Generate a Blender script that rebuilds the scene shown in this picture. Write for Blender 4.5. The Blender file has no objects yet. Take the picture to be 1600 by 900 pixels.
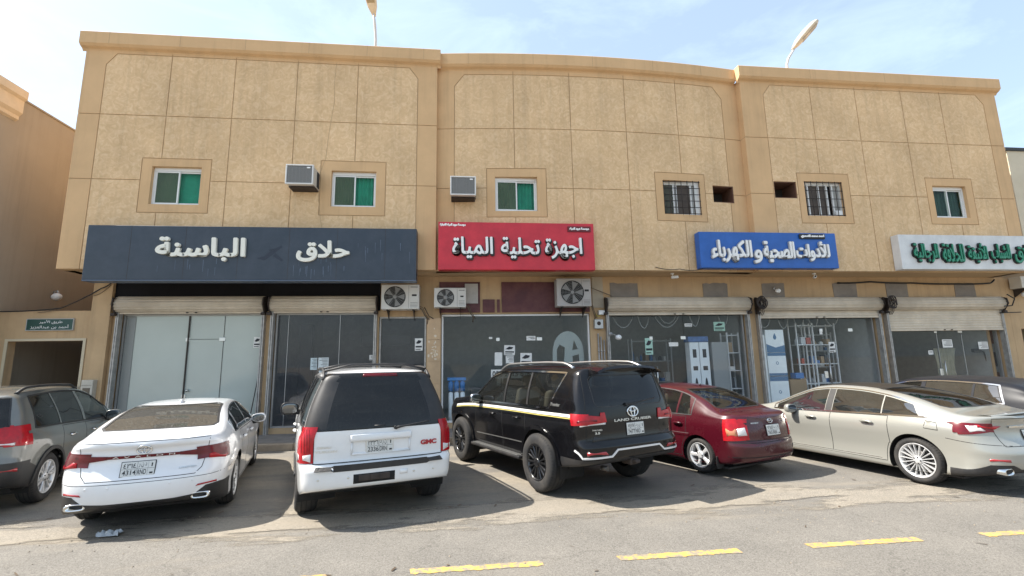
import bpy, bmesh, math, random
from mathutils import Vector, Matrix
from mathutils.geometry import delaunay_2d_cdt
from mathutils.bvhtree import BVHTree

random.seed(7)
scene = bpy.context.scene
COL = scene.collection
R_ = math.radians

# ---------------------------------------------------------------- camera, sky, sun, exposure
cam_d = bpy.data.cameras.new('camera')
cam = bpy.data.objects.new('camera', cam_d)
COL.objects.link(cam)
cam_d.sensor_width = 36.0
cam_d.lens = 36.0 * 728.0 / 1600.0
cam_d.clip_start = 0.05
cam_d.clip_end = 6000
cam.matrix_world = Matrix(((0.994317, 0.000895, -0.106453, 0.000000), (-0.104933, -0.160336, -0.981469, 0.000000), (-0.017947, 0.987062, -0.159331, 1.920000), (0, 0, 0, 1)))
scene.camera = cam

SUN_DIR = Vector((-0.822, 0.07, 1.0)).normalized()          # towards the sun
SUN_EL = math.asin(SUN_DIR.z)
SUN_AZ = math.atan2(SUN_DIR.x, SUN_DIR.y)
sun_d = bpy.data.lights.new('sun', 'SUN')
sun = bpy.data.objects.new('sun', sun_d)
COL.objects.link(sun)
sun_d.energy = 5.0
sun_d.angle = R_(0.5)
sun_d.color = (1.0, 0.95, 0.87)
sun.rotation_euler = SUN_DIR.to_track_quat('Z', 'Y').to_euler()

world = bpy.data.worlds.new('World')
scene.world = world
world.use_nodes = True
wt = world.node_tree
wt.nodes.clear()
w_out = wt.nodes.new('ShaderNodeOutputWorld')
w_bg = wt.nodes.new('ShaderNodeBackground')
w_sky = wt.nodes.new('ShaderNodeTexSky')
w_sky.sky_type = 'NISHITA'
w_sky.sun_disc = False
w_sky.sun_elevation = SUN_EL
w_sky.sun_rotation = SUN_AZ % (2 * math.pi)
w_sky.air_density = 1.0
w_sky.dust_density = 1.8
w_sky.ozone_density = 0.6
w_bg.inputs['Strength'].default_value = 0.118
w_tc = wt.nodes.new('ShaderNodeTexCoord')
w_map = wt.nodes.new('ShaderNodeMapping')
w_map.inputs['Scale'].default_value = (1.6, 1.6, 4.0)
w_n = wt.nodes.new('ShaderNodeTexNoise')
w_n.inputs['Scale'].default_value = 2.3
w_n.inputs['Detail'].default_value = 8
w_n.inputs['Roughness'].default_value = 0.62
w_n.inputs['Distortion'].default_value = 0.5
w_r = wt.nodes.new('ShaderNodeMapRange')
w_r.inputs['From Min'].default_value = 0.47
w_r.inputs['From Max'].default_value = 0.80
w_r.inputs['To Min'].default_value = 0.30
w_r.inputs['To Max'].default_value = 0.54
w_mix = wt.nodes.new('ShaderNodeMix')
w_mix.data_type = 'RGBA'
wl = wt.links.new
wl(w_tc.outputs['Generated'], w_map.inputs['Vector'])
wl(w_map.outputs['Vector'], w_n.inputs['Vector'])
wl(w_n.outputs['Fac'], w_r.inputs['Value'])
wl(w_r.outputs['Result'], w_mix.inputs['Factor'])
wl(w_sky.outputs['Color'], w_mix.inputs['A'])
w_mix.inputs['B'].default_value = (5.3, 6.5, 7.5, 1)
wl(w_mix.outputs['Result'], w_bg.inputs['Color'])
wl(w_bg.outputs['Background'], w_out.inputs['Surface'])

vs = scene.view_settings
vs.view_transform = 'Standard'
vs.look = 'None'
vs.gamma = 1.0
vs.exposure = 1.06
vs.use_curve_mapping = False

# ---------------------------------------------------------------- materials
def lin(c):
    return tuple(((v / 255.0) / 12.92 if v / 255.0 <= 0.04045 else ((v / 255.0 + 0.055) / 1.055) ** 2.4) for v in c)

def mat(name, rgb, rough=0.6, metal=0.0, spec=0.5, coat=0.0, var=0.0, vscale=6.0, bump=0.0, bscale=60.0,
        dust=None, dust_amt=0.0, dscale=3.0, emit=None, dlo=0.42, dhi=0.72):
    m = bpy.data.materials.new(name)
    m.use_nodes = True
    nt = m.node_tree
    p = nt.nodes['Principled BSDF']
    p.inputs['Base Color'].default_value = (*rgb, 1)
    p.inputs['Roughness'].default_value = rough
    p.inputs['Metallic'].default_value = metal
    p.inputs['Specular IOR Level'].default_value = spec
    if coat:
        p.inputs['Coat Weight'].default_value = coat
        p.inputs['Coat Roughness'].default_value = 0.04
    tc = None
    if var or bump or dust:
        tc = nt.nodes.new('ShaderNodeTexCoord')
    col = None
    if var:
        n = nt.nodes.new('ShaderNodeTexNoise')
        n.inputs['Scale'].default_value = vscale
        n.inputs['Detail'].default_value = 6
        n.inputs['Roughness'].default_value = 0.6
        nt.links.new(tc.outputs['Object'], n.inputs['Vector'])
        mx = nt.nodes.new('ShaderNodeMix')
        mx.data_type = 'RGBA'
        mx.inputs['A'].default_value = (*[max(0, c * (1 - var)) for c in rgb], 1)
        mx.inputs['B'].default_value = (*[min(1, c * (1 + var)) for c in rgb], 1)
        r = nt.nodes.new('ShaderNodeMapRange')
        r.inputs['From Min'].default_value = 0.3
        r.inputs['From Max'].default_value = 0.7
        nt.links.new(n.outputs['Fac'], r.inputs['Value'])
        nt.links.new(r.outputs['Result'], mx.inputs['Factor'])
        col = mx.outputs['Result']
    if dust:
        n = nt.nodes.new('ShaderNodeTexNoise')
        n.inputs['Scale'].default_value = dscale
        n.inputs['Detail'].default_value = 9
        n.inputs['Roughness'].default_value = 0.7
        nt.links.new(tc.outputs['Object'], n.inputs['Vector'])
        r = nt.nodes.new('ShaderNodeMapRange')
        r.inputs['From Min'].default_value = dlo
        r.inputs['From Max'].default_value = dhi
        r.inputs['To Max'].default_value = dust_amt
        nt.links.new(n.outputs['Fac'], r.inputs['Value'])
        mx = nt.nodes.new('ShaderNodeMix')
        mx.data_type = 'RGBA'
        if col:
            nt.links.new(col, mx.inputs['A'])
        else:
            mx.inputs['A'].default_value = (*rgb, 1)
        mx.inputs['B'].default_value = (*dust, 1)
        nt.links.new(r.outputs['Result'], mx.inputs['Factor'])
        col = mx.outputs['Result']
        r2 = nt.nodes.new('ShaderNodeMapRange')
        r2.inputs['To Min'].default_value = rough
        r2.inputs['To Max'].default_value = min(1, rough + 0.5)
        nt.links.new(r.outputs['Result'], r2.inputs['Value'])
        nt.links.new(r2.outputs['Result'], p.inputs['Roughness'])
    if col:
        nt.links.new(col, p.inputs['Base Color'])
    if bump:
        n = nt.nodes.new('ShaderNodeTexNoise')
        n.inputs['Scale'].default_value = bscale
        n.inputs['Detail'].default_value = 5
        nt.links.new(tc.outputs['Object'], n.inputs['Vector'])
        b = nt.nodes.new('ShaderNodeBump')
        b.inputs['Strength'].default_value = bump
        b.inputs['Distance'].default_value = 0.01
        nt.links.new(n.outputs['Fac'], b.inputs['Height'])
        nt.links.new(b.outputs['Normal'], p.inputs['Normal'])
    if emit:
        p.inputs['Emission Color'].default_value = (*emit[:3], 1)
        p.inputs['Emission Strength'].default_value = emit[3]
    return m

def glass(name, tint, rough=0.02, film=None, film_amt=0.0, ior=1.5, speck=False):
    """thin sheet: tinted see-through, mirror by angle, optionally a veil of dust or frosting"""
    m = bpy.data.materials.new(name)
    m.use_nodes = True
    nt = m.node_tree
    nt.nodes.clear()
    out = nt.nodes.new('ShaderNodeOutputMaterial')
    tr = nt.nodes.new('ShaderNodeBsdfTransparent')
    tr.inputs['Color'].default_value = (*tint, 1)
    gl = nt.nodes.new('ShaderNodeBsdfGlossy')
    gl.inputs['Roughness'].default_value = rough
    fr = nt.nodes.new('ShaderNodeFresnel')
    fr.inputs['IOR'].default_value = ior
    mx = nt.nodes.new('ShaderNodeMixShader')
    base = tr.outputs[0]
    if film:
        df = nt.nodes.new('ShaderNodeBsdfDiffuse')
        df.inputs['Color'].default_value = (*film, 1)
        m2 = nt.nodes.new('ShaderNodeMixShader')
        tc = nt.nodes.new('ShaderNodeTexCoord')
        n = nt.nodes.new('ShaderNodeTexNoise')
        n.inputs['Scale'].default_value = 55.0 if speck else 3.0
        n.inputs['Detail'].default_value = 6
        n.inputs['Roughness'].default_value = 0.65
        r = nt.nodes.new('ShaderNodeMapRange')
        r.inputs['From Min'].default_value = 0.42 if speck else 0.3
        r.inputs['From Max'].default_value = 0.72 if speck else 0.7
        r.inputs['To Min'].default_value = film_amt * (0.55 if speck else 0.7)
        r.inputs['To Max'].default_value = min(1.0, film_amt * 1.3)
        nt.links.new(tc.outputs['Object'], n.inputs['Vector'])
        nt.links.new(n.outputs['Fac'], r.inputs['Value'])
        nt.links.new(r.outputs['Result'], m2.inputs[0])
        nt.links.new(tr.outputs[0], m2.inputs[1])
        nt.links.new(df.outputs[0], m2.inputs[2])
        base = m2.outputs[0]
    ge = nt.nodes.new('ShaderNodeNewGeometry')          # only the outer face of a pane mirrors; its back is clear
    iv = nt.nodes.new('ShaderNodeMath'); iv.operation = 'SUBTRACT'; iv.inputs[0].default_value = 1.0
    mu = nt.nodes.new('ShaderNodeMath'); mu.operation = 'MULTIPLY'
    nt.links.new(ge.outputs['Backfacing'], iv.inputs[1])
    nt.links.new(iv.outputs[0], mu.inputs[0]); nt.links.new(fr.outputs[0], mu.inputs[1])
    nt.links.new(mu.outputs[0], mx.inputs[0])
    nt.links.new(base, mx.inputs[1])
    nt.links.new(gl.outputs[0], mx.inputs[2])
    nt.links.new(mx.outputs[0], out.inputs['Surface'])
    return m

def add_streaks(m, lo=0.80, a=0.50, b=0.78, sx=4.5, sz=0.22):
    """old rain runs: noise drawn out along z, multiplied into the paint colour"""
    nt = m.node_tree; p = nt.nodes['Principled BSDF']; L = nt.links.new
    tc = nt.nodes.new('ShaderNodeTexCoord'); mp = nt.nodes.new('ShaderNodeMapping'); mp.inputs['Scale'].default_value = (sx, sx, sz)
    n = nt.nodes.new('ShaderNodeTexNoise'); n.inputs['Detail'].default_value = 7; n.inputs['Roughness'].default_value = 0.7; n.inputs['Scale'].default_value = 1.0
    r = nt.nodes.new('ShaderNodeMapRange'); r.inputs['From Min'].default_value = a; r.inputs['From Max'].default_value = b; r.inputs['To Min'].default_value = 1.0; r.inputs['To Max'].default_value = lo
    x = nt.nodes.new('ShaderNodeMix'); x.data_type = 'RGBA'; x.blend_type = 'MULTIPLY'; x.inputs['Factor'].default_value = 1
    L(tc.outputs['Object'], mp.inputs['Vector']); L(mp.outputs['Vector'], n.inputs['Vector']); L(n.outputs['Fac'], r.inputs['Value'])
    src = p.inputs['Base Color'].links
    if src: L(src[0].from_socket, x.inputs['A'])
    else: x.inputs['A'].default_value = p.inputs['Base Color'].default_value
    L(r.outputs['Result'], x.inputs['B']); L(x.outputs['Result'], p.inputs['Base Color'])

# ---------------------------------------------------------------- mesh helpers
class MB:
    def __init__(self):
        self.v = []; self.f = []; self.m = []; self.s = []
    def add(self, verts, faces, m=0, smooth=False):
        o = len(self.v)
        self.v += [tuple(p) for p in verts]
        for f in faces:
            self.f.append([i + o for i in f]); self.m.append(m); self.s.append(smooth)
        return self
    def box(self, x0, x1, y0, y1, z0, z1, m=0):
        if y0 == y1: return self.add([(x0, y0, z0), (x1, y0, z0), (x1, y0, z1), (x0, y0, z1)], [(0, 1, 2, 3)], m)   # a sheet facing -y
        v = [(x, y, z) for z in (z0, z1) for y in (y0, y1) for x in (x0, x1)]
        return self.add(v, [(0, 2, 3, 1), (4, 5, 7, 6), (0, 1, 5, 4), (2, 6, 7, 3), (0, 4, 6, 2), (1, 3, 7, 5)], m)
    def cbox(self, x0, x1, y0, y1, z0, z1, c=0.01, m=0, smooth=False):
        """box with chamfered edges"""
        cx, cy, cz = [(a + b) / 2 for a, b in ((x0, x1), (y0, y1), (z0, z1))]
        h = [abs(b - a) / 2 for a, b in ((x0, x1), (y0, y1), (z0, z1))]
        c = min(c, min(h) * 0.9)
        bm = bmesh.new()
        bmesh.ops.create_cube(bm, size=2.0)
        for v in bm.verts:
            v.co = Vector((v.co.x * h[0] + cx, v.co.y * h[1] + cy, v.co.z * h[2] + cz))
        bmesh.ops.bevel(bm, geom=list(bm.edges), offset=c, segments=2, affect='EDGES', profile=0.5)
        bm.verts.index_update()
        self.add([v.co for v in bm.verts], [[v.index for v in f.verts] for f in bm.faces], m, smooth)
        bm.free()
        return self
    def prism(self, poly, axis, a, b, m=0):
        """polygon (2D) pushed along an axis from a to b. axis y: poly is (x,z); x: (y,z); z: (x,y)"""
        def P(p, t):
            return {'y': (p[0], t, p[1]), 'x': (t, p[0], p[1]), 'z': (p[0], p[1], t)}[axis]
        n = len(poly)
        v = [P(p, a) for p in poly] + [P(p, b) for p in poly]
        area = sum(poly[i][0] * poly[(i + 1) % n][1] - poly[(i + 1) % n][0] * poly[i][1] for i in range(n))
        flip = (area > 0) ^ (axis == 'y') ^ (b < a)
        f = [list(range(n)), list(range(2 * n - 1, n - 1, -1))]
        f += [[(i + 1) % n, i, n + i, n + (i + 1) % n] for i in range(n)]
        if flip:
            f = [list(reversed(q)) for q in f]
        # after flip: cap at a faces away from b
        return self.add(v, [list(reversed(q)) for q in f] if False else f, m)
    def tube(self, pts, r, n=8, m=0, cap=True):
        pts = [Vector(p) for p in pts]
        rs = r if isinstance(r, (list, tuple)) else [r] * len(pts)
        rings = []
        t0 = (pts[1] - pts[0]).normalized()
        u = t0.orthogonal().normalized()
        for i, p in enumerate(pts):
            a = pts[max(0, i - 1)]; b = pts[min(len(pts) - 1, i + 1)]
            t = (b - a).normalized()
            u = (u - t * u.dot(t))
            u = u.normalized() if u.length > 1e-6 else t.orthogonal().normalized()
            w = t.cross(u)
            rings.append([p + (u * math.cos(2 * math.pi * k / n) + w * math.sin(2 * math.pi * k / n)) * rs[i] for k in range(n)])
        v = [q for ring in rings for q in ring]
        f = []
        for i in range(len(pts) - 1):
            for k in range(n):
                f.append((i * n + k, i * n + (k + 1) % n, (i + 1) * n + (k + 1) % n, (i + 1) * n + k))
        self.add(v, f, m, True)
        if cap:
            self.add(rings[0], [list(range(n - 1, -1, -1))], m)
            self.add(rings[-1], [list(range(n))], m)
        return self
    def lathe(self, prof, c, axis='y', n=32, m=0, a0=0.0, a1=2 * math.pi, smooth=True):
        """prof: list of (along axis, radius)"""
        full = abs(a1 - a0 - 2 * math.pi) < 1e-6
        k = n if full else n + 1
        v = []
        for (h, r) in prof:
            for i in range(k):
                a = a0 + (a1 - a0) * i / n
                ca, sa = r * math.cos(a), r * math.sin(a)
                if axis == 'y': v.append((c[0] + ca, c[1] + h, c[2] + sa))
                elif axis == 'x': v.append((c[0] + h, c[1] + ca, c[2] + sa))
                else: v.append((c[0] + ca, c[1] + sa, c[2] + h))
        f = []
        for j in range(len(prof) - 1):
            for i in range(n):
                i2 = (i + 1) % k if full else i + 1
                f.append((j * k + i, j * k + i2, (j + 1) * k + i2, (j + 1) * k + i))
        return self.add(v, f, m, smooth)
    def ellipsoid(self, c, r, n=16, m=0, pw=1.0):
        v = []; f = []
        h = n // 2
        def sp(x): return math.copysign(abs(x) ** pw, x)
        for j in range(h + 1):
            th = math.pi * j / h
            for i in range(n):
                ph = 2 * math.pi * i / n
                v.append((c[0] + r[0] * sp(math.sin(th)) * sp(math.cos(ph)), c[1] + r[1] * sp(math.sin(th)) * sp(math.sin(ph)), c[2] + r[2] * sp(math.cos(th))))
        for j in range(h):
            for i in range(n):
                f.append((j * n + i, (j + 1) * n + i, (j + 1) * n + (i + 1) % n, j * n + (i + 1) % n))
        return self.add(v, f, m, True)
    def build(self, name, mats, parent=None, fix=True):
        me = bpy.data.meshes.new(name)
        me.from_pydata(self.v, [], self.f)
        for mm in (mats if isinstance(mats, (list, tuple)) else [mats]):
            me.materials.append(mm)
        me.polygons.foreach_set('material_index', self.m)
        me.polygons.foreach_set('use_smooth', self.s)
        if fix and len(self.f) > 1:
            bm = bmesh.new(); bm.from_mesh(me)
            bmesh.ops.remove_doubles(bm, verts=bm.verts, dist=1e-5)
            bmesh.ops.recalc_face_normals(bm, faces=bm.faces)
            bm.to_mesh(me); bm.free()
        me.update()
        return link(name, me, parent)

def link(name, me, parent=None):
    o = bpy.data.objects.new(name, me)
    COL.objects.link(o)
    if parent is not None:
        o.parent = parent
    return o

def tag(o, label=None, cat=None, group=None, kind=None):
    if label: o['label'] = label
    if cat: o['category'] = cat
    if group: o['group'] = group
    if kind: o['kind'] = kind
    return o

def empty(name, loc=(0, 0, 0), rz=0.0):
    o = bpy.data.objects.new(name, None)
    o.empty_display_size = 0.2
    COL.objects.link(o)
    o.location = loc
    o.rotation_euler = (0, 0, rz)
    return o

def copy_tree(o, parent=None):
    c = o.copy(); COL.objects.link(c)
    if parent is not None: c.parent = parent
    for ch in list(o.children):
        copy_tree(ch, c)
    return c

def plate(outer, holes, depth_fn, y0, y_back, warp=None, lines=(), pts=(), reveal=0.2, mats=None, name='wall', parent=None, reveal_mat=0):
    """front sheet in (x,z) cut by lines and holes; depth_fn(x,z) -> (depth, material) or None for an opening;
    steps between depths and the reveals of openings get real side faces"""
    V = [Vector(p) for p in outer]; E = [(i, (i + 1) % len(outer)) for i in range(len(outer))]
    for h in holes:
        o = len(V); V += [Vector(p) for p in h]; E += [(o + i, o + (i + 1) % len(h)) for i in range(len(h))]
    for l in lines:
        o = len(V); V += [Vector(p) for p in l]; E += [(o + i, o + i + 1) for i in range(len(l) - 1)]
    V += [Vector(p) for p in pts]
    vo, eo, fo, *_ = delaunay_2d_cdt(V, E, [], 0, 1e-5)
    def inside(p, poly):
        c = False; n = len(poly)
        for i in range(n):
            a, b = poly[i], poly[(i + 1) % n]
            if (a[1] > p[1]) != (b[1] > p[1]) and p[0] < (b[0] - a[0]) * (p[1] - a[1]) / (b[1] - a[1]) + a[0]:
                c = not c
        return c
    mb = MB(); cache = {}
    def vid(i, d):
        k = (i, round(d, 4))
        if k not in cache:
            p = vo[i]; w = warp(p[0]) if warp else 0.0
            cache[k] = len(mb.v); mb.v.append((p[0], y0 + d + w, p[1]))
        return cache[k]
    edges = {}
    for f in fo:
        c = (sum(vo[i][0] for i in f) / len(f), sum(vo[i][1] for i in f) / len(f))
        if not inside(c, outer): continue
        d = depth_fn(*c)
        if d is None or any(inside(c, h) for h in holes):
            dd = (reveal, None)
        else:
            dd = d
            mb.f.append([vid(i, d[0]) for i in f]); mb.m.append(d[1]); mb.s.append(False)
        for k in range(len(f)):
            a, b = f[k], f[(k + 1) % len(f)]
            edges.setdefault((min(a, b), max(a, b)), []).append(dd)
    for (a, b), ds in edges.items():
        if len(ds) == 2 and abs(ds[0][0] - ds[1][0]) > 1e-4:
            d0, d1 = ds[0][0], ds[1][0]
            mm = reveal_mat if (ds[0][1] is None or ds[1][1] is None) else min(ds[0][1], ds[1][1])
            mb.f.append([vid(a, d0), vid(b, d0), vid(b, d1), vid(a, d1)]); mb.m.append(mm); mb.s.append(False)
        elif len(ds) == 1 and ds[0][1] is not None:
            mb.f.append([vid(a, ds[0][0]), vid(b, ds[0][0]), vid(b, y_back - y0), vid(a, y_back - y0)]); mb.m.append(ds[0][1]); mb.s.append(False)
    return mb.build(name, mats, parent)

# presentation forms so that Arabic joins without a shaper: name -> (isolated, final, initial, medial)
AR = {'ا': 'FE8D FE8E - -', 'أ': 'FE83 FE84 - -', 'ب': 'FE8F FE90 FE91 FE92', 'ت': 'FE95 FE96 FE97 FE98', 'ة': 'FE93 FE94 - -',
      'ج': 'FE9D FE9E FE9F FEA0', 'ح': 'FEA1 FEA2 FEA3 FEA4', 'د': 'FEA9 FEAA - -', 'ر': 'FEAD FEAE - -', 'ز': 'FEAF FEB0 - -',
      'س': 'FEB1 FEB2 FEB3 FEB4', 'ش': 'FEB5 FEB6 FEB7 FEB8', 'ص': 'FEB9 FEBA FEBB FEBC', 'ط': 'FEC1 FEC2 FEC3 FEC4', 'ع': 'FEC9 FECA FECB FECC',
      'غ': 'FECD FECE FECF FED0', 'ف': 'FED1 FED2 FED3 FED4', 'ق': 'FED5 FED6 FED7 FED8', 'ك': 'FED9 FEDA FEDB FEDC', 'ل': 'FEDD FEDE FEDF FEE0',
      'م': 'FEE1 FEE2 FEE3 FEE4', 'ن': 'FEE5 FEE6 FEE7 FEE8', 'ه': 'FEE9 FEEA FEEB FEEC', 'و': 'FEED FEEE - -', 'ي': 'FEF1 FEF2 FEF3 FEF4',
      'ى': 'FEEF FEF0 - -', 'ء': 'FE80 - - -', 'ئ': 'FE89 FE8A FE8B FE8C', 'ﻻ': 'FEFB FEFC - -', 'ﻷ': 'FEF7 FEF8 - -'}

def arabic(s):
    s = s.replace('لأ', 'ﻷ').replace('لا', 'ﻻ')
    out = []
    for i, ch in enumerate(s):
        if ch not in AR: out.append(ch); continue
        F = AR[ch].split()
        prev = s[i - 1] if i else ' '; nxt = s[i + 1] if i + 1 < len(s) else ' '
        pj = prev in AR and AR[prev].split()[2] != '-' and F[1] != '-'
        nj = nxt in AR and AR[nxt].split()[1] != '-' and F[2] != '-'
        k = F[3] if pj and nj else F[1] if pj else F[2] if nj else F[0]
        out.append(chr(int(k, 16)))
    return ''.join(reversed(out))

def text_mesh(s, w=None, h=None, depth=0.0, bold=0.0, spacing=1.0, fat=0.0):
    """lettering as a mesh in the xz plane facing -y, fitted into w x h and centred on the origin"""
    cu = bpy.data.curves.new('lettering', 'FONT')
    cu.body = s
    cu.size = 1.0
    cu.resolution_u = 4
    cu.offset = bold
    cu.extrude = 0.05 if depth else 0.0
    cu.space_character = spacing
    o = bpy.data.objects.new('lettering', cu)
    COL.objects.link(o)
    bpy.context.view_layer.update()
    me = bpy.data.meshes.new_from_object(o.evaluated_get(bpy.context.evaluated_depsgraph_get()))
    bpy.data.objects.remove(o); bpy.data.curves.remove(cu)
    xs = [v.co.x for v in me.vertices]; ys = [v.co.y for v in me.vertices]; zs = [v.co.z for v in me.vertices]
    if not xs: return me
    cx, cy = (min(xs) + max(xs)) / 2, (min(ys) + max(ys)) / 2
    W, H = max(xs) - min(xs), max(ys) - min(ys)
    if fat: w = w - 2 * fat; h = h - 2 * fat
    sx = w / W if w else None
    sy = h / H if h else None
    sx = sx or sy; sy = sy or sx
    zr = max(zs) - min(zs)
    zb = min(zs)
    for v in me.vertices:
        t = (v.co.z - zb) / zr if zr > 1e-6 else 0.0
        v.co = Vector(((v.co.x - cx) * sx, -t * depth, (v.co.y - cy) * sy))
    me.name = 'lettering'
    if fat:      # heavier strokes: copies moved round a small circle, each a hair deeper so that no faces coincide
        base = [v.co.copy() for v in me.vertices]; F = [list(p.vertices) for p in me.polygons]
        V = []; G = []
        for k in range(13):
            a = 2 * math.pi * k / 12; r = fat if k < 12 else 0.0
            o = len(V); V += [(p.x + r * math.cos(a), p.y - 0.00035 * k * (1 if p.y < -1e-6 else 0), p.z + r * math.sin(a)) for p in base]
            G += [[i + o for i in f] for f in F]
        bpy.data.meshes.remove(me)
        me = bpy.data.meshes.new('lettering'); me.from_pydata(V, [], G); me.update()
    return me

def letters(s, loc, m, parent=None, w=None, h=None, depth=0.0, bold=0.0, rot=None, name='lettering', spacing=1.0, fat=0.0):
    me = text_mesh(s, w, h, depth, bold, spacing, fat)
    me.materials.append(m)
    o = link(name, me, parent)
    o.location = loc
    if rot: o.rotation_euler = rot
    return o

def pchip(pts):
    xs = [p[0] for p in pts]; ys = [p[1] for p in pts]; n = len(xs)
    h = [xs[i + 1] - xs[i] for i in range(n - 1)]
    dl = [(ys[i + 1] - ys[i]) / h[i] for i in range(n - 1)]
    d = [0.0] * n
    for i in range(1, n - 1):
        if dl[i - 1] * dl[i] > 0:
            w1, w2 = 2 * h[i] + h[i - 1], h[i] + 2 * h[i - 1]
            d[i] = (w1 + w2) / (w1 / dl[i - 1] + w2 / dl[i])
    if n > 1: d[0], d[-1] = dl[0], dl[-1]
    def f(x):
        if x <= xs[0]: return ys[0]
        if x >= xs[-1]: return ys[-1]
        i = 0
        while x > xs[i + 1]: i += 1
        t = (x - xs[i]) / h[i]
        return ((1 + 2 * t) * (1 - t) ** 2 * ys[i] + t * (1 - t) ** 2 * h[i] * d[i] + t * t * (3 - 2 * t) * ys[i + 1] + t * t * (t - 1) * h[i] * d[i + 1])
    return f
# ================================================================ the setting
YF, YS = 12.6, 13.6            # upper front, recessed shop fronts

def asphalt(name, c0, c1, sand, sand_lo, sand_hi, grain=260.0, stripes=False):
    m = bpy.data.materials.new(name); m.use_nodes = True
    nt = m.node_tree; p = nt.nodes['Principled BSDF']; L = nt.links.new
    p.inputs['Roughness'].default_value = 0.92; p.inputs['Specular IOR Level'].default_value = 0.25
    tc = nt.nodes.new('ShaderNodeTexCoord')
    def noise(sc, det=6, rough=0.6, dist=0.0, vec=None):
        n = nt.nodes.new('ShaderNodeTexNoise'); n.inputs['Scale'].default_value = sc; n.inputs['Detail'].default_value = det
        n.inputs['Roughness'].default_value = rough; n.inputs['Distortion'].default_value = dist
        L(vec or tc.outputs['Object'], n.inputs['Vector']); return n.outputs['Fac']
    def rng(v, a, b, c=0.0, d=1.0):
        r = nt.nodes.new('ShaderNodeMapRange'); r.inputs['From Min'].default_value = a; r.inputs['From Max'].default_value = b
        r.inputs['To Min'].default_value = c; r.inputs['To Max'].default_value = d; L(v, r.inputs['Value']); return r.outputs['Result']
    def mix(f, a, b, mode='MIX'):
        x = nt.nodes.new('ShaderNodeMix'); x.data_type = 'RGBA'; x.blend_type = mode
        if isinstance(f, float): x.inputs['Factor'].default_value = f
        else: L(f, x.inputs['Factor'])
        for k, q in (('A', a), ('B', b)):
            if isinstance(q, tuple): x.inputs[k].default_value = (*q, 1)
            else: L(q, x.inputs[k])
        return x.outputs['Result']
    mp = nt.nodes.new('ShaderNodeMapping'); mp.inputs['Scale'].default_value = (0.35, 1.3, 1)
    L(tc.outputs['Object'], mp.inputs['Vector'])
    base = mix(rng(noise(1.1, 8, 0.65), 0.3, 0.7), c0, c1)
    g = rng(noise(grain * 0.32, 3, 0.8), 0.30, 0.70, 0.52, 1.55)
    g2 = rng(noise(34, 4, 0.75), 0.3, 0.7, 0.86, 1.14)
    cmb = nt.nodes.new('ShaderNodeMath'); cmb.operation = 'MULTIPLY'; L(g, cmb.inputs[0]); L(g2, cmb.inputs[1])
    base = mix(1.0, base, cmb.outputs[0], 'MULTIPLY')
    sn = rng(noise(0.75, 10, 0.62, 0.6, mp.outputs['Vector']), sand_lo, sand_hi)
    col = mix(sn, base, mix(rng(noise(14, 6, 0.7), 0.3, 0.7), tuple(q * 0.82 for q in sand), tuple(min(1, q * 1.12) for q in sand)))
    # oil drips and old tyre smears
    st = rng(noise(1.7, 5, 0.55, 0.3), 0.66, 0.80, 1.0, 0.72)
    col = mix(1.0, col, st, 'MULTIPLY')
    # hairline cracks
    vo = nt.nodes.new('ShaderNodeTexVoronoi'); vo.feature = 'DISTANCE_TO_EDGE'; vo.inputs['Scale'].default_value = 0.33
    nz = nt.nodes.new('ShaderNodeTexNoise'); nz.inputs['Scale'].default_value = 1.8; nz.inputs['Detail'].default_value = 8
    va = nt.nodes.new('ShaderNodeVectorMath'); va.operation = 'ADD'
    L(tc.outputs['Object'], nz.inputs['Vector']); L(tc.outputs['Object'], va.inputs[0]); L(nz.outputs['Color'], va.inputs[1]); L(va.outputs[0], vo.inputs['Vector'])
    ck = rng(vo.outputs['Distance'], 0.0, 0.005, 0.80, 1.0)
    col = mix(1.0, col, ck, 'MULTIPLY')
    L(col, p.inputs['Base Color'])
    b = nt.nodes.new('ShaderNodeBump'); b.inputs['Strength'].default_value = 0.5; b.inputs['Distance'].default_value = 0.012
    bb = nt.nodes.new('ShaderNodeMath'); bb.operation = 'ADD'; L(noise(grain * 0.5, 4, 0.7), bb.inputs[0]); L(noise(9, 6, 0.6), bb.inputs[1])
    L(bb.outputs[0], b.inputs['Height']); L(b.outputs['Normal'], p.inputs['Normal'])
    return m

SAND = (0.27, 0.235, 0.185)
M_ground = mat('desert_ground', (0.27, 0.225, 0.165), 0.95, var=0.18, vscale=0.6, bump=0.4, bscale=30)
M_road = asphalt('worn_road_asphalt', (0.150, 0.139, 0.122), (0.190, 0.175, 0.152), SAND, 0.56, 0.84)
M_park = asphalt('dusty_parking_asphalt', (0.136, 0.127, 0.114), (0.190, 0.174, 0.150), SAND, 0.44, 0.66)
M_sandstrip = asphalt('drifted_sand', (0.20, 0.18, 0.15), (0.255, 0.225, 0.182), SAND, 0.42, 0.66, 180)
M_paint_y = mat('worn_yellow_paint', (0.51, 0.325, 0.085), 0.85, var=0.2, vscale=5, dust=(0.22, 0.195, 0.155), dust_amt=0.95, dscale=11, dlo=0.47, dhi=0.56)
M_paver = mat('grey_paving', (0.21, 0.185, 0.16), 0.9, var=0.2, vscale=2.5, bump=0.3, bscale=40)
M_kerb = mat('kerb_concrete', (0.30, 0.24, 0.175), 0.9, var=0.22, vscale=4, bump=0.3, bscale=50)

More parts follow.
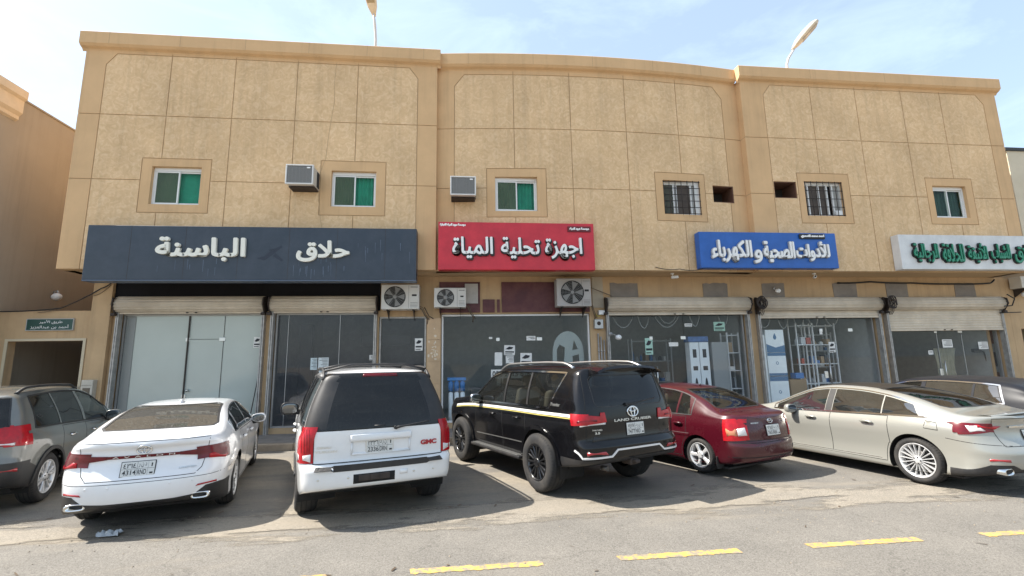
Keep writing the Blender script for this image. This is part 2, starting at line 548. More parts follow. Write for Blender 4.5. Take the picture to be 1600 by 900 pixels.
def sheet(name, x0, x1, y0, y1, z, m, nx=1, ny=1, jag0=0.0, jag1=0.0):
    mb = MB(); rnd = random.Random(name)
    ph = [rnd.uniform(0, 6.28) for _ in range(8)]
    def j(x, a, o): return a * sum(math.sin(x * k + ph[i + o]) / (i + 1) for i, k in enumerate((0.9, 2.3, 7.1, 23.7)))
    for iy in range(ny + 1):
        for ix in range(nx + 1):
            x = x0 + (x1 - x0) * ix / nx
            t = iy / ny
            y = (y0 + j(x, jag0, 0)) * (1 - t) + (y1 + j(x, jag1, 4)) * t
            mb.v.append((x, y, z))
    for iy in range(ny):
        for ix in range(nx):
            a = iy * (nx + 1) + ix
            mb.f.append([a, a + 1, a + nx + 2, a + nx + 1]); mb.m.append(0); mb.s.append(False)
    o = mb.build(name, m); tag(o, kind='structure'); return o

sheet('ground', -1500, 1500, -1500, 1500, -0.02, M_ground)
sheet('road', -120, 120, -7.0, 6.2, -0.008, M_road, 900, 1, 0.03, 0.06)
sheet('parking_area', -60, 60, 5.9, 11.9, -0.012, M_park, 20, 1)
# sand drifted against the road edge
nt = M_sandstrip.node_tree; L = nt.links.new       # the drift thins out to nothing at both edges, in patches
tc_ = nt.nodes.new('ShaderNodeTexCoord'); sx = nt.nodes.new('ShaderNodeSeparateXYZ'); L(tc_.outputs['Object'], sx.inputs[0])
def mth(op, a, b=None):
    m = nt.nodes.new('ShaderNodeMath'); m.operation = op
    for i, q in enumerate((a, b)):
        if q is None: continue
        if isinstance(q, (int, float)): m.inputs[i].default_value = q
        else: L(q, m.inputs[i])
    return m.outputs[0]
dd = mth('DIVIDE', mth('ABSOLUTE', mth('SUBTRACT', sx.outputs['Y'], 6.55)), 0.85)
n_ = nt.nodes.new('ShaderNodeTexNoise'); n_.inputs['Scale'].default_value = 1.3; n_.inputs['Detail'].default_value = 10; n_.inputs['Roughness'].default_value = 0.68
mp_ = nt.nodes.new('ShaderNodeMapping'); mp_.inputs['Scale'].default_value = (0.45, 1.6, 1); L(tc_.outputs['Object'], mp_.inputs['Vector']); L(mp_.outputs['Vector'], n_.inputs['Vector'])
cover = mth('ADD', mth('SUBTRACT', 0.62, dd), mth('MULTIPLY', mth('SUBTRACT', n_.outputs['Fac'], 0.5), 3.4))
rr_ = nt.nodes.new('ShaderNodeMapRange'); rr_.inputs['From Max'].default_value = 0.35; L(cover, rr_.inputs['Value'])
tr_ = nt.nodes.new('ShaderNodeBsdfTransparent'); mx_ = nt.nodes.new('ShaderNodeMixShader')
L(rr_.outputs['Result'], mx_.inputs[0]); L(tr_.outputs[0], mx_.inputs[1]); L(nt.nodes['Principled BSDF'].outputs[0], mx_.inputs[2])
L(mx_.outputs[0], nt.nodes['Material Output'].inputs['Surface'])
sheet('sand_drift', -40, 40, 5.3, 8.2, -0.004, M_sandstrip, 40, 1)
sheet('alley_floor', -12.2, -9.8, 11.9, 30, -0.008, M_park)

# sidewalk: paved slab with a kerb step, pieces of kerb
mb = MB()
mb.box(-9.9, 19.8, 12.06, 13.62, -0.02, 0.14)
for i in range(60):
    x = -9.9 + i * 0.495
    mb.box(x + 0.004, x + 0.488, 12.065, 12.55, 0.14, 0.149 + 0.002 * math.sin(i * 7.1))
    mb.box(x + 0.254, x + 0.738, 12.556, 13.04, 0.14, 0.149 + 0.002 * math.sin(i * 3.3))
    mb.box(x + 0.004, x + 0.488, 13.046, 13.6, 0.14, 0.149 + 0.002 * math.sin(i * 5.7))
tag(mb.build('sidewalk', M_paver), kind='structure')
mb = MB()
for i in range(30):
    x = -9.9 + i * 0.99
    mb.cbox(x + 0.004, x + 0.984, 11.9, 12.06, -0.02, 0.145 + 0.003 * math.sin(i * 4.4), 0.018)
tag(mb.build('kerb', M_kerb), kind='structure')
# worn yellow lane dashes: each a broken-edged strip of paint
M_dash = M_paint_y
def dash(x0, x1, yc):
    mb = MB(); n = 40; rnd = random.Random(x0)
    top = [(x0 + (x1 - x0) * i / n, yc + 0.062 + rnd.uniform(-0.018, 0.006)) for i in range(n + 1)]
    bot = [(x0 + (x1 - x0) * i / n + (0.02 if i == 0 else 0), yc - 0.062 + rnd.uniform(-0.006, 0.016)) for i in range(n + 1)]
    for i in range(n):
        o = len(mb.v)
        mb.v += [(*bot[i], -0.004), (*bot[i + 1], -0.004), (*top[i + 1], -0.004), (*top[i], -0.004)]
        mb.f.append([o, o + 1, o + 2, o + 3]); mb.m.append(0); mb.s.append(False)
    return tag(mb.build('lane_marking', M_dash), kind='structure')
DL = 1.28
for k in range(-7, 9):
    xx = -0.50 + 2.03 * k
    dash(xx, xx + DL, 4.845)

# ================================================================ the shop building
M_plaster = mat('smooth_tan_plaster', (0.615, 0.402, 0.212), 0.9, var=0.07, vscale=1.3, bump=0.15, bscale=90, dust=(0.49, 0.32, 0.17), dust_amt=0.30, dscale=0.8)
def stucco():
    m = bpy.data.materials.new('swirled_rough_stucco'); m.use_nodes = True
    nt = m.node_tree; p = nt.nodes['Principled BSDF']; L = nt.links.new
    p.inputs['Roughness'].default_value = 0.95; p.inputs['Specular IOR Level'].default_value = 0.2
    tc = nt.nodes.new('ShaderNodeTexCoord')
    n1 = nt.nodes.new('ShaderNodeTexNoise'); n1.inputs['Scale'].default_value = 5.4; n1.inputs['Detail'].default_value = 5; n1.inputs['Roughness'].default_value = 0.6; n1.inputs['Distortion'].default_value = 1.9
    n2 = nt.nodes.new('ShaderNodeTexNoise'); n2.inputs['Scale'].default_value = 0.9; n2.inputs['Detail'].default_value = 5
    n3 = nt.nodes.new('ShaderNodeTexNoise'); n3.inputs['Scale'].default_value = 42; n3.inputs['Detail'].default_value = 4
    for n in (n1, n2, n3): L(tc.outputs['Object'], n.inputs['Vector'])
    cr = nt.nodes.new('ShaderNodeValToRGB')
    e = cr.color_ramp.elements
    e[0].position = 0.32; e[0].color = (0.61, 0.415, 0.23, 1)
    e[1].position = 0.68; e[1].color = (0.75, 0.545, 0.335, 1)
    q = cr.color_ramp.elements.new(0.5); q.color = (0.675, 0.470, 0.270, 1)
    L(n1.outputs['Fac'], cr.inputs['Fac'])
    mx = nt.nodes.new('ShaderNodeMix'); mx.data_type = 'RGBA'; mx.blend_type = 'MULTIPLY'; mx.inputs['Factor'].default_value = 1
    r = nt.nodes.new('ShaderNodeMapRange'); r.inputs['From Min'].default_value = 0.3; r.inputs['From Max'].default_value = 0.7; r.inputs['To Min'].default_value = 0.90; r.inputs['To Max'].default_value = 1.06
    L(n2.outputs['Fac'], r.inputs['Value']); L(cr.outputs['Color'], mx.inputs['A']); L(r.outputs['Result'], mx.inputs['B'])
    mp = nt.nodes.new('ShaderNodeMapping'); mp.inputs['Scale'].default_value = (4.5, 4.5, 0.22); L(tc.outputs['Object'], mp.inputs['Vector'])
    n4 = nt.nodes.new('ShaderNodeTexNoise'); n4.inputs['Scale'].default_value = 1.0; n4.inputs['Detail'].default_value = 7; n4.inputs['Roughness'].default_value = 0.7; L(mp.outputs['Vector'], n4.inputs['Vector'])
    r4 = nt.nodes.new('ShaderNodeMapRange'); r4.inputs['From Min'].default_value = 0.50; r4.inputs['From Max'].default_value = 0.78; r4.inputs['To Min'].default_value = 1.0; r4.inputs['To Max'].default_value = 0.80; L(n4.outputs['Fac'], r4.inputs['Value'])
    m4 = nt.nodes.new('ShaderNodeMix'); m4.data_type = 'RGBA'; m4.blend_type = 'MULTIPLY'; m4.inputs['Factor'].default_value = 1
    L(mx.outputs['Result'], m4.inputs['A']); L(r4.outputs['Result'], m4.inputs['B'])
    L(m4.outputs['Result'], p.inputs['Base Color'])
    ad = nt.nodes.new('ShaderNodeMath'); ad.operation = 'MULTIPLY_ADD'; ad.inputs[1].default_value = 0.25
    L(n3.outputs['Fac'], ad.inputs[0]); L(n1.outputs['Fac'], ad.inputs[2])
    b = nt.nodes.new('ShaderNodeBump'); b.inputs['Strength'].default_value = 0.6; b.inputs['Distance'].default_value = 0.02
    L(ad.outputs[0], b.inputs['Height']); L(b.outputs['Normal'], p.inputs['Normal'])
    return m
M_stucco = stucco()
add_streaks(M_plaster, 0.84)
M_groove = mat('grime_in_joint', (0.43, 0.295, 0.165), 0.95)
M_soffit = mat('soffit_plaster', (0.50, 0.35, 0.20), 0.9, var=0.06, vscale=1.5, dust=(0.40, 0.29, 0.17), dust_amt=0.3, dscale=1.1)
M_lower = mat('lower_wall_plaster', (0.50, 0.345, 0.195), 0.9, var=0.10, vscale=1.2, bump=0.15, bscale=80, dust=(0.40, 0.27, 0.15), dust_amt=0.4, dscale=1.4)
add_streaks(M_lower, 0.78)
M_alu = mat('white_window_aluminium', (0.72, 0.72, 0.70), 0.4)
M_alu_grey = mat('grey_aluminium', (0.42, 0.42, 0.41), 0.38, metal=0.6, var=0.1, vscale=4)
M_steel = mat('dusty_steel_channel', (0.40, 0.385, 0.36), 0.5, metal=0.4, var=0.25, vscale=7)
M_shut = mat('cream_shutter_steel', (0.58, 0.50, 0.39), 0.5, var=0.14, vscale=2.2, dust=(0.40, 0.32, 0.23), dust_amt=0.45, dscale=1.6)
M_black = mat('black_plastic', (0.012, 0.012, 0.013), 0.45)
M_blackpanel = mat('black_fascia_panel', (0.006, 0.006, 0.008), 0.75, spec=0.2, var=0.3, vscale=2)
M_iron = mat('rusty_dark_iron', (0.035, 0.025, 0.02), 0.7, var=0.3, vscale=9)
M_curtain_a = mat('green_curtain_shut', (0.018, 0.24, 0.15), 0.85, var=0.15, vscale=4)
M_mesh_pane = glass('insect_screen_pane', (0.62, 0.72, 0.60), 0.12, film=(0.15, 0.20, 0.13), film_amt=0.38, ior=1.3)
M_pane = glass('clear_window_pane', (0.95, 0.99, 0.97), 0.02, ior=1.28)
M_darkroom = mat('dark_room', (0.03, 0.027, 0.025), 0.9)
M_brownwood = mat('brown_reveal', (0.11, 0.05, 0.03), 0.8, var=0.2)

building = empty('shop_building', (0, YF, 0))
tag(building, 'tan two storey shop building with rough stucco panels above a row of shops', 'building')
def B(o):      # into the building, keeping its place
    o.parent = building
    o.location = (o.location.x, o.location.y - YF, o.location.z)
    return o

def rect(x0, x1, z0, z1): return [(x0, z0), (x1, z0), (x1, z1), (x0, z1)]
GZ = (8.68, 6.86)
W_ = dict(
    w1=((-8.42, -6.69, 5.97, 7.47), (-8.16, -6.93, 6.20, 7.25)),
    w2=((-3.86, -2.11, 5.97, 7.53), (-3.57, -2.37, 6.22, 7.25)),
    w3=((0.70, 2.41, 6.00, 7.45), (0.94, 2.15, 6.18, 7.20)),
    w4=((5.68, 7.28, 5.96, 7.45), (5.92, 7.10, 6.17, 7.22)),
    w5=((10.24, 11.96, 5.95, 7.55), (10.45, 11.72, 6.19, 7.29)),
    w6=((14.62, 16.27, 5.98, 7.50), (14.84, 16.02, 6.20, 7.25)))
def section(name, x0, x1, ztop, panel, vjs, wins, holes, warp=None, zb=4.47):
    px0, px1, pz1, ch = panel
    gw = 0.011
    opens = [rect(*W_[k][1]) for k in wins] + [rect(*h) for h in holes]
    surr = [W_[k][0] for k in wins]
    lines = []
    def rl(a, b, c, d): lines.append(rect(a, b, c, d) + [(a, c)])
    for z in GZ: lines += [[(x0, z - gw), (x1, z - gw)], [(x0, z + gw), (x1, z + gw)]]
    for x in vjs: lines += [[(x - gw, zb), (x - gw, ztop)], [(x + gw, zb), (x + gw, ztop)]]
    for s in surr:
        for d in (-gw, gw): rl(s[0] - d, s[1] + d, s[2] - d, s[3] + d)
    def pan(d):
        return [(px0 - d, zb), (px0 - d, pz1 - ch + d * 0.4), (px0 + ch * 0.75 - d * 0.6, pz1 + d), (px1 - ch * 0.75 + d * 0.6, pz1 + d), (px1 + d, pz1 - ch + d * 0.4), (px1 + d, zb)]
    lines += [pan(gw), pan(-gw)]
    def inpoly(p, poly):
        c = False; n = len(poly)
        for i in range(n):
            a, b = poly[i], poly[(i + 1) % n]
            if (a[1] > p[1]) != (b[1] > p[1]) and p[0] < (b[0] - a[0]) * (p[1] - a[1]) / (b[1] - a[1]) + a[0]: c = not c
        return c
    pin, pout = pan(-gw), pan(gw)
    def depth(x, z):
        ins = None
        for s in surr:
            if s[0] - gw < x < s[1] + gw and s[2] - gw < z < s[3] + gw:
                ins = s
                if not (s[0] + gw < x < s[1] - gw and s[2] + gw < z < s[3] - gw): return (0.016, 2)
        if ins: return (0.0, 0)
        a, b = inpoly((x, z), pout), inpoly((x, z), pin)
        if a and not b: return (0.014, 2)
        for g in GZ:
            if abs(z - g) < gw: return (0.016, 2)
        if any(abs(x - v) < gw for v in vjs) : return (0.016, 2)
        return (0.0, 1) if b else (0.0, 0)
    pts = []
    if warp:
        n = int((x1 - x0) / 0.35)
        lines += [[(x0 + (x1 - x0) * i / n, zb), (x0 + (x1 - x0) * i / n, ztop)] for i in range(1, n)]
    return B(plate(rect(x0, x1, zb, ztop), opens, depth, YF, YF + 0.3, warp, lines, pts, 0.24, [M_plaster, M_stucco, M_groove], name))
def bow(x):
    return 0.20 - 0.26 * (1 - ((x - 3.75) / 4.6) ** 2)
section('wall', -10.14, -0.72, 10.62, (-9.60, -1.27, 10.46, 0.33), (-7.95, -6.28, -4.62, -2.96), ('w1', 'w2'), [])
section('wall', -0.72, 8.68, 10.62, (-0.22, 8.12, 10.40, 0.38), (1.51, 3.19, 4.88, 6.55), ('w3', 'w4'), [(7.54, 8.23, 6.60, 7.13)], bow)
section('wall', 8.68, 17.75, 10.62, (9.43, 17.26, 10.47, 0.34), (11.03, 12.60, 14.24, 15.66), ('w5', 'w6'), [(9.45, 10.19, 6.73, 7.26)])
# crooked hairline crack with a stained run in the left wall
mb = MB()
cp = [(-3.57, 10.5), (-3.60, 9.9), (-3.58, 9.3), (-3.65, 8.7), (-3.70, 8.2), (-3.74, 7.6), (-3.90, 7.1), (-3.88, 6.4), (-3.80, 5.8), (-3.72, 5.5)]
for i in range(len(cp) - 1):
    a, b = cp[i], cp[i + 1]
    mb.add([(a[0] - 0.006, YF - 0.003, a[1]), (a[0] + 0.006, YF - 0.003, a[1]), (b[0] + 0.006, YF - 0.003, b[1]), (b[0] - 0.006, YF - 0.003, b[1])], [(0, 1, 2, 3)])
B(mb.build('wall_crack', M_groove))

# cornices: one moulding swept along each section
def cornice(x0, x1, warp=None, step=None, lj=(), e0=0.0, e1=0.0):
    prof = [(0.02, 10.50), (-0.02, 10.56), (-0.10, 10.60), (-0.15, 10.66), (-0.15, 10.99), (-0.13, 11.01), (0.28, 11.01)]
    n = max(1, int((x1 - x0) / (0.35 if warp else 20)))
    mb = MB()
    xs = [x0 + (x1 - x0) * i / n for i in range(n + 1)]
    for x in xs:
        w = warp(min(max(x, -0.72), 8.68)) if warp else 0
        mb.v += [(x, YF + p[0] + w, p[1]) for p in prof]
    k = len(prof)
    for i in range(n):
        for j in range(k - 1):
            mb.f.append([i * k + j, (i + 1) * k + j, (i + 1) * k + j + 1, i * k + j + 1]); mb.m.append(0); mb.s.append(False)
    for base in (0, n * k):
        mb.f.append([base + j for j in range(k)]); mb.m.append(0); mb.s.append(False)
    for x in lj:
        w = warp(x) if warp else 0
        mb.box(x - 0.006, x + 0.006, YF - 0.152 + w, YF - 0.14 + w, 10.665, 10.995, 1)
    return B(mb.build('cornice', [M_plaster, M_groove]))
cornice(-10.24, -0.62, lj=(-9.5, -7.7, -6.0, -4.3, -2.7, -1.1))
cornice(-0.62, 8.62, bow, lj=(0.2, 2.1, 3.9, 5.8, 7.4))
cornice(8.60, 17.84, lj=(11.0, 13.6))
# roof slab, end walls, back wall, soffit of the jetty
mb = MB()
mb.box(-10.13, 17.74, YF + 0.32, YF + 11.7, 10.2, 10.35)
B(mb.build('roof', M_plaster))
mb = MB()
for y0, y1, x0, x1 in ((YF + 0.3, YF + 11.7, -10.14, -9.92), (YF + 0.3, YF + 11.7, 17.53, 17.75), (YF + 11.7, YF + 11.9, -10.14, 17.75)):
    mb.box(x0, x1, y0, y1, 4.47, 10.99)
for x0, x1 in ((-10.14, -9.92), (17.53, 17.75)):
    mb.box(x0 + 0.3 * (x0 < 0), x1 - 0.3 * (x0 > 0), YS + 0.25, YF + 11.7, 0, 4.46)
mb.box(-9.84, 17.45, YF + 11.7, YF + 11.9, 0, 4.46)
B(mb.build('wall', M_plaster))
mb = MB()
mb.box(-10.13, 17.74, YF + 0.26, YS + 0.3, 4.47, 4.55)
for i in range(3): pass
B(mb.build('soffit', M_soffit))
# floor above the shops, so that rooms are dark
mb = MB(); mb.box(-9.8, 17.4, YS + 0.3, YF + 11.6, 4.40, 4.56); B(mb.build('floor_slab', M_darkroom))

# windows upstairs
def sliding_window(key, name_glass='clear', curtain=True, folds=True, recess=0.10):
    x0, x1, z0, z1 = W_[key][1]
    w = bow((x0 + x1) / 2) if key in ('w3', 'w4') else 0
    yb = YF + w + recess
    mb = MB(); t = 0.045
    for a, b, c, d in ((x0, x1, z0, z0 + t), (x0, x1, z1 - t - 0.05, z1 - 0.05), (x0, x0 + t, z0 + t, z1 - t - 0.05), (x1 - t, x1, z0 + t, z1 - t - 0.05)):
        mb.box(a + 0.002, b - 0.002, yb, yb + 0.08, c + 0.002, d)
    mb.box(x0 + 0.002, x1 - 0.002, yb + 0.012, yb + 0.07, z1 - 0.05, z1 - 0.002)
    xm = (x0 + x1) / 2
    s = 0.035
    for a, b, dy in ((x0 + t, xm + 0.03, 0.012), (xm - 0.01, x1 - t, 0.042)):
        for q in ((a, b, z0 + t, z0 + t + s), (a, b, z1 - 0.097 - s, z1 - 0.097), (a, a + s, z0 + t + s, z1 - 0.097 - s), (b - s, b, z0 + t + s, z1 - 0.097 - s)):
            mb.box(q[0], q[1], yb + dy, yb + dy + 0.026, q[2], q[3])
    fr = B(mb.build('window', M_alu))
    def kid(o):
        o.parent = fr; return o
    mb = MB(); mb.box(x0 + t + s, xm + 0.03 - s, yb + 0.022, yb + 0.026, z0 + t + s, z1 - 0.097 - s)
    kid(mb.build('pane', M_mesh_pane if name_glass == 'clear' else M_pane)); 
    mb = MB(); mb.box(xm - 0.01 + s, x1 - t - s, yb + 0.052, yb + 0.056, z0 + t + s, z1 - 0.097 - s)
    kid(mb.build('pane', M_pane))
    if curtain:
        mb = MB(); n = 60
        for i in range(n + 1):
            x = x0 + (x1 - x0) * i / n
            y = yb + 0.16 + (0.022 * math.sin(i * 1.05) + 0.012 * math.sin(i * 2.3 + 1) if folds else 0.006 * math.sin(i * 0.5))
            mb.v += [(x, y, z0), (x, y, z1)]
        for i in range(n):
            mb.f.append([2 * i, 2 * i + 2, 2 * i + 3, 2 * i + 1]); mb.m.append(0); mb.s.append(True)
        kid(mb.build('curtain', curtain))
    # room behind
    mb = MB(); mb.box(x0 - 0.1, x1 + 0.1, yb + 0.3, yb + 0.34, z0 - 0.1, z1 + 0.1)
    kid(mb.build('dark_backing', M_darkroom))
    for c in fr.children:
        c.location = (0, 0, 0)
    return fr
sliding_window('w1', curtain=M_curtain_a, folds=False)
sliding_window('w2', curtain=M_curtain_a)
sliding_window('w3', curtain=mat('teal_curtain', (0.016, 0.23, 0.15), 0.85, var=0.15))
M_dkgreen = mat('dark_green_curtain', (0.016, 0.05, 0.034), 0.85, var=0.25)
sliding_window('w6', name_glass='x', curtain=M_dkgreen)
M_bathpane = mat('painted_louvre_pane', (0.045, 0.06, 0.055), 0.25)
M_ply = mat('brown_board', (0.075, 0.058, 0.047), 0.7, var=0.2)
def barred_window(key, variant):
    x0, x1, z0, z1 = W_[key][1]
    w = bow((x0 + x1) / 2) if key == 'w4' else 0
    yb = YF + w
    mb = MB()
    for i in range(7):
        x = x0 + 0.03 + (x1 - x0 - 0.06) * i / 6
        mb.tube([(x, yb + 0.008, z0 - 0.0), (x, yb + 0.008, z1)], 0.011, 6)
    for i in range(6 if variant == 0 else 5):
        z = z0 + 0.03 + (z1 - z0 - 0.06) * i / (5 if variant == 0 else 4)
        mb.tube([(x0, yb + 0.02, z), (x1, yb + 0.02, z)], 0.011, 6)
    gr = B(mb.build('window', M_iron)); gr.name = 'window_grille'
    mb = MB(); t = 0.04
    ys = yb + 0.1
    for a, b, c, d in ((x0, x1, z0, z0 + t), (x0, x1, z1 - 0.10, z1), (x0, x0 + t, z0 + t, z1 - 0.10), (x1 - 0.14 if variant == 0 else x1 - t, x1, z0 + t, z1 - 0.10)):
        mb.box(a + 0.002, b - 0.002, ys, ys + 0.06, c, d)
    xs = (x0 + 0.36, x0 + 0.44, x0 + 0.9) if variant == 0 else (x0 + 0.16, x0 + 0.52, x0 + 0.80, x0 + 0.98)
    for x in xs: mb.box(x, x + 0.045, ys + 0.01, ys + 0.055, z0 + t, z1 - 0.10)
    if variant: mb.cbox(x0 + 0.99, x1 - 0.05, ys - 0.06, ys + 0.005, z0 + 0.01, z0 + 0.2, 0.03)
    fr = B(mb.build('window', M_alu))
    mb = MB()
    if variant == 0:
        for i in range(5):
            z = z0 + 0.06 + i * 0.175
            mb.add([(x0 + 0.03, ys + 0.07, z), (x0 + 0.40, ys + 0.07, z), (x0 + 0.40, ys + 0.02, z + 0.165), (x0 + 0.03, ys + 0.02, z + 0.165)], [(0, 1, 2, 3)])
        mb.box(x0 + 0.44, x0 + 0.92, ys + 0.07, ys + 0.09, z0, z1 - 0.1, 1)
        mb.box(x0 + 0.92, x1, ys + 0.07, ys + 0.09, z0, z1, 2)
    else:
        mb.box(x0 + 0.2, x0 + 0.52, ys + 0.06, ys + 0.08, z0, z1 - 0.1, 1)
        mb.box(x0 + 0.55, x0 + 0.84, ys + 0.06, ys + 0.08, z0, z1 - 0.1, 1)
        mb.box(x0 + 1.0, x1, ys + 0.07, ys + 0.09, z0, z1, 2)
    p = mb.build('pane', [M_bathpane, M_ply, mat('whitish_frosted_pane', (0.36, 0.36, 0.34), 0.3)])
    p.parent = fr
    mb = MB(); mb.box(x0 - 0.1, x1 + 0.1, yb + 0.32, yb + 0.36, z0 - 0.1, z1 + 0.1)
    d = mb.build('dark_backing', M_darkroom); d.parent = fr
    # rust runs below the bars
    mb = MB(); rnd = random.Random(key)
    for i in range(7):
        x = x0 + 0.03 + (x1 - x0 - 0.06) * i / 6; l = rnd.uniform(0.04, 0.16)
        mb.add([(x - 0.008, yb - 0.003, z0), (x + 0.008, yb - 0.003, z0), (x + 0.003, yb - 0.003, z0 - l), (x - 0.003, yb - 0.003, z0 - l)], [(0, 1, 2, 3)])
    B(mb.build('rust_run', M_groove))
barred_window('w4', 0); barred_window('w5', 1)
for (x0, x1, z0, z1, w) in ((7.54, 8.23, 6.60, 7.13, bow(7.9)), (9.45, 10.19, 6.73, 7.26, 0.0)):
    mb = MB(); y = YF + w
    mb.box(x0 - 0.0, x1, y + 0.02, y + 0.6, z1 - 0.03, z1 - 0.001); mb.box(x0, x1, y + 0.02, y + 0.6, z0 + 0.001, z0 + 0.03)
    mb.box(x0 + 0.001, x0 + 0.03, y + 0.02, y + 0.6, z0 + 0.031, z1 - 0.031); mb.box(x1 - 0.03, x1 - 0.001, y + 0.02, y + 0.6, z0 + 0.031, z1 - 0.031)
    mb.box(x0, x1, y + 0.6, y + 0.64, z0, z1, 1)
    B(mb.build('vent_opening', [M_brownwood, M_darkroom]))

# ---------------------------------------------------------------- lower storey: wall with the shop openings
SH = dict(A=(-9.17, -5.43, 0.30, 3.46), B=(-5.22, -2.43, 0.30, 3.46), N=(-2.36, -1.02, 0.30, 3.30),
          C=(-0.60, 3.80, 0.30, 3.36), D=(4.30, 8.74, 0.30, 3.46), E=(9.12, 13.18, 0.30, 3.46), F=(13.48, 17.60, 0.30, 3.46))
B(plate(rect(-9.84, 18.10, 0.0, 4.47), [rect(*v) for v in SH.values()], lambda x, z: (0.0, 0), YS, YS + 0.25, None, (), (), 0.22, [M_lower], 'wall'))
# corner pier under the jetty, left
mb = MB()
mb.box(-9.83, -9.36, YS - 0.14, YS - 0.002, 0.148, 4.468)
B(mb.build('corner_pier', M_lower))
# tiled pier between the narrow pane and the red shop, lower pier finish
M_tile = mat('polished_beige_tile', (0.50, 0.335, 0.19), 0.35, var=0.12, vscale=3)
M_tile2 = mat('torn_poster_scraps', (0.66, 0.56, 0.42), 0.7)
mb = MB()
for i in range(5):
    mb.box(-1.0, -0.62, YS - 0.035, YS - 0.003, 0.15 + i * 0.62, 0.15 + i * 0.62 + 0.612)
B(mb.build('pier_tiling', M_tile))
mb = MB(); rnd = random.Random(4)
for i in range(26):
    x, z = rnd.gauss(-0.80, 0.07), rnd.gauss(2.35, 0.17)
    a, b = rnd.uniform(0.015, 0.055), rnd.uniform(0.015, 0.06)
    poly = [(x + a * math.cos(k * 1.256) * rnd.uniform(0.5, 1), z + b * math.sin(k * 1.256) * rnd.uniform(0.5, 1)) for k in range(5)]
    mb.prism(poly, 'y', YS - 0.035 - 0.0015 - i * 0.0003, YS - 0.036)
B(mb.build('torn_paper', M_tile2))
# black board over the two left shops, burgundy board over the red one, a blind tan panel between
mb = MB(); mb.box(-9.34, -2.33, YS - 0.06, YS - 0.003, 3.47, 4.468)
B(mb.build('fascia_board', M_blackpanel))
M_burg = mat('burgundy_board', (0.085, 0.014, 0.018), 0.5, var=0.25, vscale=3, dust=(0.2, 0.13, 0.10), dust_amt=0.3)
mb = MB()
for x0, x1, z0, z1 in ((-0.66, 0.52, 3.40, 4.30), (0.60, 0.95, 3.40, 3.78), (1.02, 1.10, 3.40, 3.78), (1.16, 3.80, 3.40, 4.30)):
    mb.box(x0, x1, YS - 0.05, YS - 0.003, z0, z1)
B(mb.build('fascia_board', M_burg))
mb = MB(); mb.box(0.08, 0.46, YS - 0.09, YS - 0.052, 3.66, 4.24)
B(mb.build('blank_panel', mat('grey_white_board', (0.42, 0.40, 0.37), 0.6, var=0.1)))
# plastered up former vents over the right shops, each a grey patch
M_patch = mat('grey_cement_patch', (0.225, 0.195, 0.165), 0.9, var=0.16, vscale=3, bump=0.3, bscale=40)
for (x0, x1) in ((4.48, 5.34), (7.43, 8.25), (9.39, 10.15), (11.83, 12.66), (13.70, 14.48), (16.20, 16.95)):
    mb = MB(); rnd = random.Random(x0)
    n = 7
    top = [(x0 + (x1 - x0) * i / n + rnd.uniform(-.015, .015), 4.27 + rnd.uniform(-.02, .02)) for i in range(n + 1)]
    bot = [(x0 + (x1 - x0) * i / n + rnd.uniform(-.015, .015), 3.80 + rnd.uniform(-.03, .03)) for i in range(n + 1)]
    mb.prism(bot + top[::-1], 'y', YS - 0.014, YS - 0.001)
    B(mb.build('cement_patch', M_patch))

# rooms behind the glass: floor, ceiling, side walls and back wall of each shop
M_shopwall = mat('shop_wall_paint', (0.40, 0.41, 0.40), 0.8, var=0.1)
M_shopfloor = mat('shop_floor_tile', (0.30, 0.29, 0.27), 0.4, var=0.1)
for x0, x1, dep in ((-9.3, -5.33, 3.0), (-5.31, -0.95, 5.0), (-0.72, 3.95, 4.5), (4.2, 8.92, 4.5), (8.95, 13.33, 4.5), (13.36, 17.40, 5.0)):
    mb = MB(); y0, y1 = YS + 0.252, YS + dep
    mb.add([(x0, y0, .3), (x1, y0, .3), (x1, y1, .3), (x0, y1, .3)], [(0, 1, 2, 3)], 1)
    mb.add([(x0, y0, 4.38), (x1, y0, 4.38), (x1, y1, 4.38), (x0, y1, 4.38)], [(3, 2, 1, 0)], 0)
    mb.add([(x0, y1, .3), (x1, y1, .3), (x1, y1, 4.38), (x0, y1, 4.38)], [(0, 1, 2, 3)], 0)
    for x in (x0, x1):
        mb.add([(x, y0, .3), (x, y1, .3), (x, y1, 4.38), (x, y0, 4.38)], [(0, 1, 2, 3)], 0)
    B(mb.build('shop_room', [M_shopwall, M_shopfloor], fix=False))
# ================================================================ neighbours
M_nb = mat('neighbour_brown_plaster', (0.33, 0.285, 0.225), 0.9, var=0.06, vscale=0.7, dust=(0.29, 0.248, 0.195), dust_amt=0.4, dscale=0.5)
add_streaks(M_nb, 0.85)
M_nbtrim = mat('neighbour_cream_moulding', (0.62, 0.50, 0.35), 0.85, var=0.06)
nb = empty('neighbour_building', (-12.2, 13, 0))
tag(nb, 'brown plastered building across the alley with a cream cornice band', 'building')
mb = MB(); mb.box(-14.0, 0.0, -0.75, 20, 0, 9.42)
mb.build('wall', M_nb, nb)
mb = MB()
prof = [(0.0, 8.72), (0.08, 8.76), (0.08, 8.86), (0.16, 8.95), (0.16, 9.30), (0.24, 9.36), (0.24, 9.58), (0.0, 9.60)]
k = len(prof)
for y in (-0.74, 0.25):
    mb.v += [(p[0] + 0.002, y, p[1]) for p in prof]
for j in range(k - 1): mb.f.append([j, k + j, k + j + 1, j + 1]); mb.m.append(0); mb.s.append(False)
mb.f.append(list(range(k))); mb.f.append(list(range(k, 2 * k))); mb.m += [0, 0]; mb.s += [False, False]
mb.build('cornice', M_nbtrim, nb)
